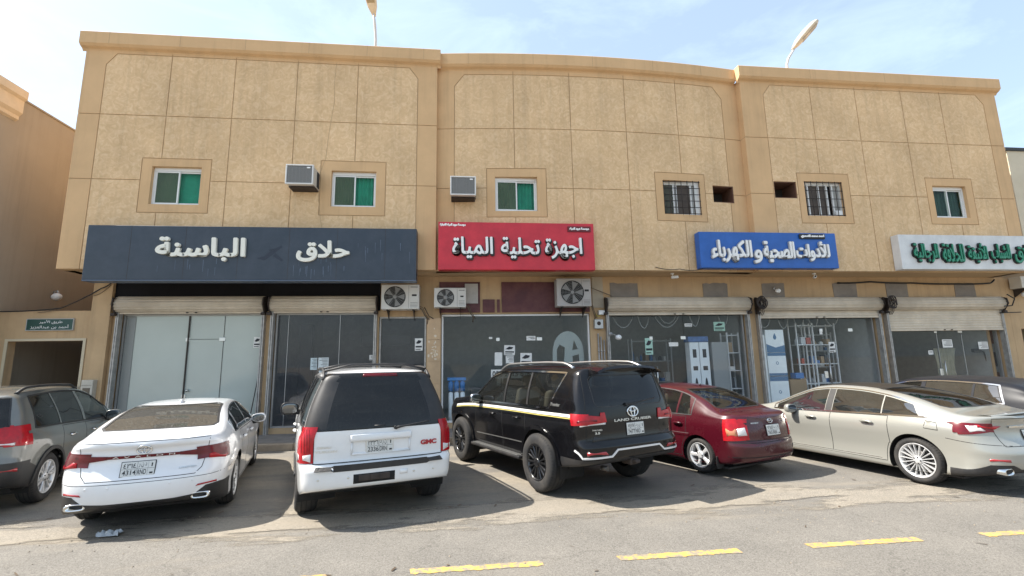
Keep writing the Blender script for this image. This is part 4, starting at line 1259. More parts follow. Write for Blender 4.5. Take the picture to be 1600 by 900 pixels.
def condenser(x, y, z, label, w=0.98, h=0.70, d=0.36, fan_left=True, fan_m=None, m=None):
    root = empty('outdoor_ac_unit', (x, y, z)); tag(root, label, 'air conditioner', 'outdoor condensers over the shops')
    MB().cbox(0, w, 0, d, 0.04, h, 0.02).build('casing', m or mat('white_ac_steel', (0.60, 0.59, 0.55), 0.45, var=0.06, dust=(0.42, 0.36, 0.28), dust_amt=0.4), root)
    cx_ = w * (0.36 if fan_left else 0.45); r = h * 0.40; cz_ = 0.04 + (h - 0.04) / 2
    mb = MB(); mb.lathe([(-0.003, 0.001), (-0.003, r)], (cx_, 0, cz_), 'y', 36, 0)
    mb.build('fan_recess', M_shadow, root)
    mb = MB()
    for k in range(5):
        a = k * 2 * math.pi / 5
        pts = [(cx_ + 0.05 * math.cos(a), -0.006, cz_ + 0.05 * math.sin(a)), (cx_ + r * .92 * math.cos(a - .3), -0.005, cz_ + r * .92 * math.sin(a - .3)), (cx_ + r * .95 * math.cos(a + .3), -0.009, cz_ + r * .95 * math.sin(a + .3))]
        mb.add(pts, [(0, 1, 2)])
    mb.build('fan', M_acgrille, root)
    mb = MB()
    for q in range(1, 9):
        rr = r * q / 8
        mb.tube([(cx_ + rr * math.cos(t * math.pi / 18), -0.016, cz_ + rr * math.sin(t * math.pi / 18)) for t in range(37)], 0.0035, 4)
    for k in range(12):
        a = k * math.pi / 6
        mb.tube([(cx_, -0.019, cz_), (cx_ + r * math.cos(a), -0.019, cz_ + r * math.sin(a))], 0.003, 4)
    mb.lathe([(-0.022, 0.001), (-0.022, 0.05), (-0.015, 0.055)], (cx_, 0, cz_), 'y', 16)
    mb.build('fan_guard', fan_m or M_acgrille, root)
    mb = MB(); x0 = w * 0.72
    mb.box(x0, x0 + 0.006, -0.0015, 0.002, 0.07, h - 0.03, 0)
    mb.cbox(x0 + 0.05, w - 0.04, -0.004, 0.004, h - 0.09, h - 0.06, 0.003, 1)
    mb.cbox(x0 + 0.09, w - 0.07, -0.004, 0.004, h * .55, h * .62, 0.003, 0)
    for i in range(4): mb.box(x0 + 0.05, w - 0.04, -0.0015, 0.003, 0.1 + i * 0.04, 0.108 + i * 0.04, 0)
    mb.build('service_panel', [M_shadow, M_acgrille], root)
    mb = MB()
    for xx in (0.15, w - 0.18):
        mb.box(xx, xx + 0.035, 0.0, YS - y - 0.004, 0.0, 0.035); mb.prism([(0.02, 0.0), (YS - y - 0.004, 0.0), (YS - y - 0.004, -0.25)], 'x', xx + 0.012, xx + 0.02)
    mb.build('bracket', M_iron, root)
    mb = MB()
    mb.tube([(w - 0.05, 0.2, 0.12), (w + 0.06, 0.22, 0.06), (w + 0.12, 0.3, -0.08), (w + 0.22, YS - y - 0.03, -0.22), (w + 0.2, YS - y - 0.03, -0.35)], 0.016, 7)
    mb.tube([(w - 0.05, 0.22, 0.18), (w + 0.09, 0.24, 0.10), (w + 0.15, 0.3, -0.06), (w + 0.27, YS - y - 0.02, -0.24)], 0.010, 7)
    mb.build('pipe', mat('taped_pipe', (0.12, 0.09, 0.06), 0.8), root)
    return root
condenser(-2.24, 13.15, 3.42, 'white outdoor condenser at the right end of the barber shop fascia', w=1.04, h=0.74)
condenser(-0.79, 13.18, 3.47, 'small white condenser left on the burgundy board', w=0.90, h=0.60)
condenser(2.72, 13.1, 3.47, 'large grey condenser with a dark fan on the right of the burgundy board', w=1.02, h=0.86, fan_left=False, m=mat('grey_ac_steel', (0.40, 0.38, 0.36), 0.5, var=0.08, dust=(0.3, 0.25, 0.2), dust_amt=0.4))
condenser(18.22, 13.2, 4.02, 'condenser on the side wall beyond the right end shutter', w=0.95, h=0.42)

# ================================================================ street lamps behind the parapet
M_pole = mat('grey_painted_pole', (0.55, 0.55, 0.54), 0.5)
M_head = mat('lamp_head_cream', (0.50, 0.47, 0.40), 0.5, var=0.1)
M_lens = mat('dusty_lamp_lens', (0.30, 0.25, 0.16), 0.35)
def street_lamp(base, arm, label, dirv, size=1.0):
    """arm: points of the tube above the base; dirv: direction of the head from the arm end"""
    root = empty('street_lamp', base); tag(root, label, 'street lamp', 'street lamps over the roof')
    pts = [(0, 0, 0)] + arm
    MB().tube(pts, [0.055] + [0.042] * (len(pts) - 2) + [0.034], 10).build('pole', M_pole, root)
    e = Vector(arm[-1]); d = Vector(dirv).normalized(); side = d.cross(Vector((0, 0, 1))).normalized(); up = side.cross(d)
    def P(a, b, c): return e + d * a * size + side * b * size + up * c * size
    st = [(-0.12, 0.05, 0.06), (0.0, 0.09, 0.11), (0.15, 0.15, 0.16), (0.5, 0.20, 0.19), (0.85, 0.19, 0.16), (0.98, 0.14, 0.10), (1.03, 0.04, 0.04)]
    mb = MB(); n = 16
    for a, b, c in st:
        for i in range(n):
            t = 2 * math.pi * i / n
            q = c * (math.sin(t) if math.sin(t) > 0 else 0.35 * math.sin(t))
            mb.v.append(tuple(P(a, b * math.cos(t), q)))
    for i in range(len(st) - 1):
        for k in range(n): mb.f.append([i * n + k, i * n + (k + 1) % n, (i + 1) * n + (k + 1) % n, (i + 1) * n + k]); mb.m.append(0); mb.s.append(True)
    mb.f.append(list(range(n))); mb.f.append([len(mb.v) - n + k for k in range(n)]); mb.m += [0, 0]; mb.s += [False, False]
    mb.build('lamp_head', M_head, root)
    mb = MB()
    v = [P(a, b, -0.062) for a, b in ((0.28, -0.12), (0.28, 0.12), (0.84, 0.12), (0.9, 0.07), (0.9, -0.07), (0.84, -0.12))]
    v2 = [p + up * 0.03 * size for p in v]
    mb.add([tuple(p) for p in v + v2], [list(range(6))] + [[k, (k + 1) % 6, 6 + (k + 1) % 6, 6 + k] for k in range(6)])
    mb.build('lens', M_lens, root)
    return root
street_lamp((-2.78, 14.0, 10.35), [(0, 0, 2.0), (-0.02, -0.06, 2.45), (-0.05, -0.22, 2.80)], 'street lamp over the left wing, its head cut by the top of the picture', (-0.10, -0.66, 0.62), 1.0)
street_lamp((11.52, 14.0, 10.35), [(0, 0, 1.90), (0.05, -0.05, 2.12), (0.26, -0.18, 2.48)], 'street lamp leaning over the right wing, its whole head in view', (0.56, -0.42, 0.66), 1.02)

# ================================================================ cables, meters, conduits
M_cable = mat('black_cable', (0.015, 0.014, 0.013), 0.6)
M_cable_t = mat('dusty_cable', (0.16, 0.12, 0.08), 0.7)
def cable(pts, r, label, m=M_cable, sag=0.0, cat='cable'):
    P = []
    for a, b in zip(pts[:-1], pts[1:]):
        for i in range(8):
            t = i / 8
            P.append((a[0] + (b[0] - a[0]) * t, a[1] + (b[1] - a[1]) * t, a[2] + (b[2] - a[2]) * t - sag * 4 * t * (1 - t)))
    P.append(pts[-1])
    mb = MB(); mb.tube(P, r, 6)
    return tag(mb.build('cable', m), label, cat)
cable([(-12.18, 13.5, 3.50), (-10.6, 13.5, 3.58), (-9.6, 13.4, 4.10), (-9.36, 13.42, 4.28)], 0.016, 'thick black cable rising along the gateway wall to the jetty corner', sag=0.03)
cable([(-11.2, 13.56, 3.47), (-9.95, 13.44, 3.90), (-9.40, 13.44, 4.20)], 0.008, 'thin dusty cable sagging over the gateway', M_cable_t, 0.10)
cable([(11.95, 13.52, 4.27), (13.1, 13.52, 4.31), (14.6, 13.52, 4.27), (16.3, 13.52, 4.24), (17.45, 13.5, 4.26), (17.62, 13.5, 4.38)], 0.026, 'thick black hose clipped along the wall over the right shops', sag=0.015)
cable([(17.66, 13.25, 3.85), (17.85, 13.2, 3.7), (17.78, 13.25, 3.48), (17.55, 13.3, 3.46)], 0.018, 'black loop of cable at the right end of the last shutter')
cable([(17.5, 13.42, 3.26), (18.3, 13.42, 3.28)], 0.016, 'dark rod sticking out beside the last shutter')
cable([(3.72, 13.25, 4.10), (4.12, 13.45, 4.0), (4.5, 13.5, 3.86)], 0.014, 'short pipe from the large condenser to the right', M_cable_t)
cable([(5.5, 12.55, 4.56), (6.2, 12.52, 4.50), (6.9, 12.5, 4.50)], 0.010, 'thin black wire feeding the blue sign from the left', sag=0.04)
cable([(-1.08, 13.5, 3.55), (-0.95, 13.52, 3.30), (-0.82, 13.5, 3.22)], 0.012, 'short dark pipe bend by the tiled pier')
for i, (x, lab) in enumerate(((4.02, 'left of the three grey conduits on the pier by the red shop'), (4.10, 'middle one of the three grey conduits on the pier by the red shop'), (4.19, 'right of the three grey conduits on the pier by the red shop'))):
    mb = MB(); mb.tube([(x, 13.55, 0.15), (x, 13.55, 2.75 - 0.1 * i)], 0.022, 8); mb.tube([(x, 13.55, 2.2), (x, 13.55, 2.25)], 0.03, 8)
    tag(mb.build('conduit_pipe', M_steel), lab, 'pipe', 'conduits on the pier')
root = empty('junction_box', (4.02, 13.50, 3.02)); tag(root, 'small grey electric box with a dial on the pier by the red shop', 'electric box')
MB().cbox(-0.12, 0.14, -0.06, 0.09, -0.14, 0.14, 0.015).build('box', M_alu_grey, root)
MB().lathe([(-0.065, 0.001), (-0.065, 0.055), (-0.06, 0.06)], (0.01, 0, 0.02), 'y', 16).build('dial', M_iron, root)
root = empty('junction_box', (4.14, 13.50, 3.36)); tag(root, 'white plastic junction box above the dialled electric box', 'electric box')
MB().cbox(-0.09, 0.09, -0.05, 0.09, -0.06, 0.07, 0.012).build('box', M_white, root)
mb = MB(); mb.tube([(0, -0.0, -0.05), (-0.12, -0.02, -0.12), (-0.2, 0.0, -0.02)], 0.01, 5); mb.build('wire', mat('yellow_green_wire', (0.35, 0.33, 0.03), 0.6), root)
mb = MB(); mb.box(3.90, 4.24, YS - 0.035, YS - 0.002, 3.52, 4.46); B(mb.build('pier_board', mat('pale_pier_board', (0.42, 0.36, 0.27), 0.7, var=0.08)))
# meter cabinet on the left pier
root = empty('meter_cabinet', (-9.58, 13.44, 1.35)); tag(root, 'off white electric meter cabinet beside the gateway', 'electric box')
MB().cbox(-0.16, 0.12, -0.14, 0.02, -0.9, 0.34, 0.015).build('cabinet', mat('offwhite_cabinet', (0.48, 0.44, 0.37), 0.55, var=0.1), root)
MB().cbox(-0.10, 0.07, -0.155, -0.138, -0.10, 0.14, 0.01).build('meter_window', mat('meter_glass', (0.10, 0.08, 0.06), 0.2), root)
mb = MB()
for i in range(4): mb.box(-0.12, 0.09, -0.146, -0.139, -0.3 - i * .05, -0.285 - i * .05)
mb.box(-0.14, 0.10, -0.146, -0.139, 0.2, 0.206); mb.build('louvre', M_iron, root)
root = empty('switch_box', (-9.84, 13.46, 1.30)); tag(root, 'grey switch box left of the meter cabinet', 'electric box')
MB().cbox(-0.13, 0.07, -0.05, 0.02, -0.32, 0.22, 0.01).build('box', mat('taupe_box', (0.30, 0.25, 0.18), 0.6), root)
MB().cbox(-0.02, 0.03, -0.07, -0.048, -0.06, 0.02, 0.006).build('latch', M_iron, root)

# ================================================================ goods inside the shops
M_rack = mat('pale_metal_rack', (0.62, 0.64, 0.65), 0.5)
def shelf_rack(x, y, w, h, n, label, goods=True, lean=0.0, seed=1):
    root = empty('shelf_rack', (x, y, 0.302)); tag(root, label, 'shelf')
    mb = MB()
    for a in (0, w - 0.04):
        for b in (0, 0.36): mb.box(a, a + 0.04, b, b + 0.04, 0, h)
    mb.build('upright', M_rack, root)
    for i in range(n):
        z = 0.15 + (h - 0.25) * i / (n - 1)
        MB().box(0.041, w - 0.041, 0.002, 0.398, z, z + 0.03).build('shelf', M_rack, root)
    if goods:
        rnd = random.Random(seed)
        pal = [(0.30, 0.32, 0.34), (0.06, 0.07, 0.08), (0.45, 0.44, 0.42), (0.20, 0.14, 0.09), (0.07, 0.12, 0.22), (0.25, 0.05, 0.04)]
        k = 0
        for i in range(n - 1):
            z = 0.15 + (h - 0.25) * i / (n - 1) + 0.032; xx = 0.06
            while xx < w - 0.16:
                ww = rnd.uniform(0.07, 0.18); hh = rnd.uniform(0.10, min(0.34, (h - .25) / (n - 1) - 0.06))
                if rnd.random() < 0.85:
                    mb = MB()
                    if rnd.random() < 0.45: mb.lathe([(0, ww * .4), (hh * .7, ww * .4), (hh * .8, ww * .2), (hh, ww * .2), (hh, 0.001)], (xx + ww / 2, 0.2, z), 'z', 12)
                    else: mb.cbox(xx, xx + ww, 0.06, 0.30, z, z + hh, 0.01)
                    o = mb.build('packaged_ware', GOODS[rnd.randrange(len(GOODS))])
                    o.location = Vector(root.location); tag(o, GLAB % (label.split(' ')[0]), 'goods', 'wares on the %s' % label)
                    o['label'] = 'small packaged ware standing on the ' + ' '.join(label.split(' ')[:9])
                    k += 1
                xx += ww + rnd.uniform(0.01, 0.08)
    return root
GOODS = [mat('ware_%s' % n, c, 0.5) for n, c in (('grey', (0.5, 0.52, 0.54)), ('black', (0.05, 0.055, 0.06)), ('white', (0.78, 0.77, 0.74)), ('brown', (0.36, 0.25, 0.15)), ('blue', (0.07, 0.2, 0.45)), ('red', (0.4, 0.07, 0.05)))]
GLAB = '%s'
shelf_rack(8.28, 13.95, 0.42, 2.45, 5, 'narrow rack right in the hose window', seed=3)
shelf_rack(6.0, 16.2, 1.5, 2.4, 4, 'long rack deep in the hose shop', seed=9)
shelf_rack(10.80, 14.15, 0.62, 2.75, 5, 'left rack in the box shop', seed=5)
shelf_rack(11.5, 14.45, 0.95, 2.75, 5, 'middle rack in the box shop', seed=6)
shelf_rack(12.1, 15.4, 1.0, 2.5, 5, 'back right rack in the box shop', seed=8)
M_boxblue = mat('blue_print', (0.06, 0.16, 0.30), 0.5)
M_boxwhite = mat('white_carton', (0.80, 0.84, 0.86), 0.55, var=0.05)
def carton(x, y, z, w, d, h, label, cat='carton', style=0, m=None):
    root = empty('carton', (x, y, z)); tag(root, label, cat)
    MB().cbox(0, w, 0, d, 0.003, h - 0.003, 0.008).build('box', m or M_boxwhite, root)
    mb = MB()
    if style == 0:
        mb.prism([(0.005, 0.01), (w - 0.005, 0.01), (w - 0.005, h * .32), (w * .5, h * .22), (0.005, h * .38)], 'y', -0.003, 0.001)
        mb.ellipsoid((w * .5, -0.002, h * .66), (w * .09, 0.003, h * .10), 12); mb.prism([(w * .42, h * .70), (w * .58, h * .70), (w * .5, h * .86)], 'y', -0.004, 0.001)
    elif style == 1:
        mb.box(0.005, w - 0.005, -0.003, 0.001, h * .86, h - 0.006); mb.box(0.005, w - 0.005, -0.003, 0.001, 0.008, h * .12)
        mb.lathe([(-0.003, w * .05), (-0.003, w * .08)], (w * .5, 0, h * .55), 'y', 16)
    elif style == 2:
        mb.ellipsoid((w * .5, -0.002, h * .28), (w * .2, 0.003, h * .22), 14); mb.box(w * .25, w * .75, -0.003, 0.001, h * .6, h * .66); mb.box(w * .3, w * .7, -0.003, 0.001, h * .78, h * .9)
    if mb.f: mb.build('print', M_boxblue if style != 2 else M_ink, root)
    return root
carton(9.50, 13.82, 2.10, 0.62, 0.4, 0.72, 'white and blue carton with a drop mark, topmost of the stack in the box shop', style=0)
carton(9.50, 13.82, 1.38, 0.62, 0.4, 0.72, 'white carton with blue bands, middle of the stack in the box shop', style=1)
carton(9.50, 13.82, 0.31, 0.62, 0.4, 1.06, 'tall white carton at the foot of the stack in the box shop', style=1)
carton(9.28, 13.80, 0.31, 0.17, 0.4, 2.35, 'slim white carton standing left of the stack in the box shop', style=9)
carton(10.20, 13.85, 0.31, 0.55, 0.4, 0.95, 'brown carton beside the stack in the box shop', style=9, m=mat('brown_cardboard', (0.28, 0.19, 0.11), 0.8))
carton(10.42, 13.87, 1.28, 0.28, 0.25, 0.18, 'bright blue box on top of the brown carton', style=9, m=mat('bright_blue_card', (0.03, 0.16, 0.42), 0.5))
carton(6.98, 13.84, 0.31, 0.30, 0.3, 2.15, 'tall white mixer carton, left of the pair in the hose window', style=2)
carton(7.30, 13.84, 0.31, 0.30, 0.3, 2.15, 'tall white mixer carton, right of the pair in the hose window', style=2)
carton(6.95, 13.84, 2.47, 0.66, 0.3, 0.17, 'crumpled blue pack lying on the pair of mixer cartons', style=9, m=mat('blue_pack', (0.05, 0.13, 0.32), 0.4, var=0.3, vscale=9))
carton(7.72, 13.86, 0.31, 0.50, 0.25, 2.15, 'grey mirror carton right of the mixer cartons', style=9, m=mat('grey_carton', (0.30, 0.31, 0.31), 0.5))
# water tank filters in the red shop: blue vessels and tall white unit
root = empty('water_filter', (-0.35, 13.86, 0.302)); tag(root, 'blue and white water filter set at the left of the water filter window', 'water filter')
mb = MB()
for i in range(3): mb.lathe([(0, 0.001), (0, 0.07), (0.25, 0.075), (0.27, 0.05), (0.30, 0.05)], (0.02 + i * 0.17, 0, 0.85), 'z', 14)
mb.build('vessel', mat('blue_filter_bowl', (0.03, 0.16, 0.42), 0.3), root)
mb = MB(); mb.cbox(-0.08, 0.46, -0.07, 0.07, 1.15, 1.24, 0.015); mb.build('head', mat('blue_head', (0.04, 0.2, 0.5), 0.4), root)
mb = MB()
for i in range(3): mb.lathe([(0, 0.001), (0, 0.065), (0.8, 0.065), (0.83, 0.03)], (0.02 + i * 0.17, 0, 0.0), 'z', 14)
mb.build('cartridge', M_boxwhite, root)
root = empty('display_stand', (2.70, 13.9, 0.302)); tag(root, 'pale rounded display stand in the right of the water filter window', 'display stand')
n = 12
poly = [(0, 0), (0.95, 0), (0.95, 1.9)] + [(0.475 + 0.475 * math.cos(math.pi * i / n), 1.9 + 0.65 * math.sin(math.pi * i / n)) for i in range(1, n)] + [(0, 1.9)]
o = plate(poly, [[(0.12, 0.9), (0.30, 0.9), (0.32, 1.35), (0.12, 1.3)], [(0.12, 1.5), (0.33, 1.55), (0.38, 2.05), (0.22, 2.15), (0.13, 2.0)], [(0.6, 0.9), (0.82, 0.9), (0.82, 1.3), (0.6, 1.35)], [(0.6, 1.5), (0.82, 1.5), (0.8, 1.85), (0.6, 1.8)], [(0.6, 1.98), (0.78, 2.0), (0.66, 2.28)]], lambda x, z: (0.0, 0), 0, 0.06, None, (), (), 0.06, [mat('pale_stand', (0.30, 0.34, 0.33), 0.4)], 'panel', root)
MB().box(0.02, 0.93, 0.065, 0.35, 0, 0.9).build('base', mat('teal_base', (0.2, 0.3, 0.3), 0.5), root)
carton(0.25, 15.6, 0.302, 1.7, 0.5, 0.85, 'low grey counter deep in the water filter shop', 'counter', 9, mat('dark_counter', (0.10, 0.10, 0.10), 0.5))
carton(5.0, 16.4, 0.302, 0.8, 0.5, 1.1, 'dark crate at the back of the hose shop', 'crate', 9, mat('dark_crate', (0.07, 0.06, 0.05), 0.6))
# hose loops hung along the tops of two windows
M_hose = mat('grey_hose', (0.32, 0.33, 0.32), 0.5)
def hose(x0, x1, zt, dep, y, label):
    mb = MB(); n = 18
    mb.tube([(x0 + (x1 - x0) * i / n, y, zt - dep * math.sin(math.pi * i / n) ** 0.75) for i in range(n + 1)], 0.014, 6)
    return tag(mb.build('hose_loop', M_hose), label, 'hose', 'hose loops hung in the shop windows')
for i, (a, b, d) in enumerate(((4.6, 5.3, 0.42), (5.42, 5.80, 0.44), (5.95, 6.78, 0.42), (6.1, 6.7, 0.3), (7.1, 7.45, 0.40), (8.05, 8.40, 0.40))):
    hose(a, b, 3.36, d, 13.95, ('wide hose loop at the left of the hose window', 'narrow hose loop second in the hose window', 'widest hose loop in the middle of the hose window', 'inner shallow hose loop in the middle of the hose window', 'narrow hose loop over the mixer cartons', 'hose loop at the right of the hose window')[i])
for i, (a, b, d) in enumerate(((9.35, 9.85, 0.38), (10.05, 10.45, 0.42), (10.6, 11.0, 0.4), (11.1, 11.5, 0.38), (11.7, 12.2, 0.35))):
    hose(a, b, 3.28, d, 13.95, ('hose loop above the blue white carton stack', 'second hose loop from the left in the box shop window', 'middle hose loop in the box shop window', 'fourth hose loop from the left in the box shop window', 'rightmost hose loop in the box shop window')[i])
# barber shop: lit ceiling spots and a long pelmet
M_spot = mat('lit_spot', (0.9, 0.9, 0.85), 0.4, emit=(1.0, 0.95, 0.85, 6.0))
for i, (x, y) in enumerate(((-4.6, 14.6), (-3.9, 15.2), (-3.2, 14.5), (-3.0, 16.0), (-2.2, 15.0), (-1.7, 15.8), (-1.4, 14.6))):
    mb = MB(); mb.lathe([(0, 0.05), (-0.012, 0.05), (-0.012, 0.001)], (x, y, 4.375), 'z', 14)
    tag(mb.build('ceiling_spot', M_spot), 'small lit spotlight in the barber shop ceiling', 'lamp', 'spotlights in the barber shop ceiling')
carton(-3.3, 15.8, 2.55, 1.6, 0.3, 0.35, 'grey pelmet box along the back of the barber shop', 'pelmet', 9, mat('grey_pelmet', (0.20, 0.20, 0.2), 0.5))
carton(-4.9, 14.8, 0.302, 0.35, 0.3, 2.9, 'dark standing panel at the left of the barber window', 'panel', 9, mat('dark_panel', (0.05, 0.05, 0.055), 0.4))
# right end shop: door curtain, dark sofa, wall gadget
mb = MB(); n = 30
for i in range(n + 1):
    t = i / n
    for j in range(6):
        s = j / 5; pinch = 1 - 0.35 * math.sin(math.pi * s) if t > 0.5 else 1 - 0.15 * math.sin(math.pi * s)
        mb.v.append((15.50 + (0.85) * (0.5 + (t - 0.5) * pinch), 14.0 + 0.03 * math.sin(i * 1.3), 0.9 + 1.25 * s))
for i in range(n):
    for j in range(5): mb.f.append([i * 6 + j, (i + 1) * 6 + j, (i + 1) * 6 + j + 1, i * 6 + j + 1]); mb.m.append(0); mb.s.append(True)
tag(mb.build('door_curtain', mat('olive_grey_curtain', (0.30, 0.29, 0.22), 0.8, var=0.15)), 'gathered olive grey curtain behind the right end shop door', 'curtain')
root = empty('sofa', (13.9, 15.0, 0.302)); tag(root, 'dark sofa inside the right end shop', 'sofa')
MB().cbox(0, 1.6, 0, 0.7, 0, 0.45, 0.06).build('seat', M_black, root); MB().cbox(0, 1.6, 0.55, 0.8, 0.45, 1.1, 0.08).build('backrest', M_black, root)
for xx in (-0.15, 1.6): MB().cbox(xx, xx + 0.15, 0, 0.8, 0, 0.65, 0.05).build('armrest', M_black, root)
root = empty('wall_gadget', (16.95, 13.95, 2.0)); tag(root, 'black bracket with a hanging cord in the right end window', 'bracket')
mb = MB(); mb.cbox(0, 0.3, 0, 0.1, 0, 0.12, 0.02); mb.build('box', M_black, root)
mb = MB(); mb.tube([(0.3, 0.05, 0.06), (0.42, 0.05, 0.0), (0.47, 0.05, -0.3), (0.5, 0.05, -0.75)], 0.022, 7); mb.build('cord', M_black, root)
# broom leaning by the frosted shop, plastic litter on the ground, stones
root = empty('rod', (-5.62, 13.3, 0.15)); tag(root, 'thin dark rod leaning beside the frosted shop front', 'rod')
mb = MB(); mb.tube([(0, 0, 0.0), (0.15, 0.2, 1.75)], 0.013, 6); mb.build('shaft', M_iron, root)
mb = MB(); mb.cbox(-0.06, 0.05, -0.05, 0.05, 0.0, 0.05, 0.01); mb.build('foot', M_black, root)
rnd = random.Random(12)
mb = MB()
vs_ = []
for i in range(9):
    for j in range(7):
        vs_.append((i * 0.03 + rnd.uniform(-.01, .01), j * 0.02 + rnd.uniform(-.01, .01), 0.004 + abs(0.05 * math.sin(i * 0.9 + j) * math.sin(j * 0.9)) + rnd.uniform(0, .012)))
mb.add(vs_, [(i * 7 + j, (i + 1) * 7 + j, (i + 1) * 7 + j + 1, i * 7 + j + 1) for i in range(8) for j in range(6)], 0, False)
o = mb.build('plastic_bag', mat('crumpled_clear_plastic', (0.36, 0.38, 0.39), 0.25)); o.location = (-4.25, 6.30, 0); tag(o, 'crumpled clear plastic bag lying behind the white saloon', 'litter')
# pebbles and scraps strewn on the ground: uncountable
mb = MB(); rnd = random.Random(3)
for i in range(900):
    y = rnd.choice([rnd.uniform(4.0, 9.5), rnd.gauss(6.2, 0.25)]); x = rnd.uniform(-8, 13)
    r = rnd.uniform(0.004, 0.014) * (2.0 if rnd.random() < 0.03 else 1)
    a = rnd.uniform(0, 6)
    v = [(x + r * math.cos(a + k * 1.57) * rnd.uniform(.6, 1.2), y + r * math.sin(a + k * 1.57) * rnd.uniform(.6, 1.2), -0.006) for k in range(4)] + [(x, y, -0.006 + r * 0.8)]
    mb.add(v, [(0, 1, 4), (1, 2, 4), (2, 3, 4), (3, 0, 4)])
tag(mb.build('pebbles', mat('tan_grit', (0.24, 0.20, 0.15), 0.9, var=0.4, vscale=3)), kind='stuff')
mb = MB()
for i in range(45):
    x, y = rnd.uniform(-8, 13), rnd.uniform(4.2, 7.5); a = rnd.uniform(0, 3.14); l = rnd.uniform(0.012, 0.055); w = rnd.uniform(0.004, 0.014)
    ca, sa = math.cos(a), math.sin(a)
    mb.add([(x - l * ca - w * sa, y - l * sa + w * ca, -0.001), (x - l * ca + w * sa, y - l * sa - w * ca, -0.001), (x + l * ca + w * sa, y + l * sa - w * ca, 0.004), (x + l * ca - w * sa, y + l * sa + w * ca, 0.008)], [(0, 1, 2, 3)])
tag(mb.build('litter_scraps', mat('dry_leaf_scraps', (0.10, 0.07, 0.045), 0.9, var=0.4, vscale=5)), kind='stuff')
# ================================================================ cars
M_tyre = mat('tyre_rubber', (0.017, 0.017, 0.018), 0.85, var=0.2, vscale=9, dust=(0.13, 0.11, 0.085), dust_amt=0.30, dscale=4)
M_trim = mat('black_car_trim', (0.014, 0.014, 0.015), 0.5, dust=(0.12, 0.10, 0.08), dust_amt=0.2, dscale=5)
M_seam = mat('dark_panel_gap', (0.006, 0.006, 0.006), 0.8)
M_lining = mat('dark_cabin_lining', (0.030, 0.028, 0.027), 0.9)
M_seat = mat('beige_seat', (0.26, 0.21, 0.16), 0.7)
M_seatd = mat('dark_seat', (0.03, 0.03, 0.032), 0.6)
M_tail = mat('red_lamp_plastic', (0.36, 0.006, 0.012), 0.25, spec=0.3, coat=0.3, var=0.25, vscale=14)
M_taild = mat('smoked_red_lamp', (0.11, 0.004, 0.009), 0.2, spec=0.3, coat=0.3, var=0.3, vscale=12)
M_clearlamp = mat('clear_lamp_plastic', (0.62, 0.60, 0.58), 0.12, coat=1.0)
M_amber = mat('amber_lamp_plastic', (0.50, 0.20, 0.10), 0.15, coat=1.0)
M_plate = mat('plate_white', (0.60, 0.60, 0.57), 0.45, var=0.05)
M_plateink = mat('plate_ink', (0.02, 0.02, 0.022), 0.6)
M_alloy = mat('silver_alloy', (0.62, 0.62, 0.62), 0.28, metal=0.45)
M_blackalloy = mat('black_alloy', (0.012, 0.012, 0.013), 0.3, coat=0.5)
M_disc = mat('brake_disc', (0.10, 0.095, 0.09), 0.45, metal=0.7)
M_under = mat('underbody', (0.010, 0.010, 0.010), 0.9)
M_redref = mat('red_reflector', (0.33, 0.012, 0.016), 0.2, coat=0.6)
M_redtext = mat('red_badge', (0.36, 0.012, 0.02), 0.3)
G_dark = glass('privacy_glass', (0.10, 0.11, 0.115), 0.015, film=(0.10, 0.10, 0.10), film_amt=0.07)
G_black = glass('black_privacy_glass', (0.015, 0.016, 0.018), 0.02, film=(0.13, 0.125, 0.115), film_amt=0.12, speck=True)
G_mid = glass('tinted_car_glass', (0.34, 0.37, 0.36), 0.012, film=(0.2, 0.2, 0.18), film_amt=0.04)
G_dusty = glass('dusty_rear_glass', (0.13, 0.13, 0.125), 0.03, film=(0.27, 0.25, 0.215), film_amt=0.34, speck=True, ior=1.6)
G_blue = glass('mirror_tint_glass', (0.07, 0.08, 0.085), 0.02, film=(0.16, 0.18, 0.18), film_amt=0.10, ior=3.0)

def paint(name, rgb, metal=0.0, rough=0.35, dust=(0.42, 0.36, 0.28), amt=0.12, flake=False, coat=1.0, spec=0.5):
    return mat(name, rgb, rough, metal=metal, coat=coat, spec=spec, dust=dust, dust_amt=amt, dscale=2.2)

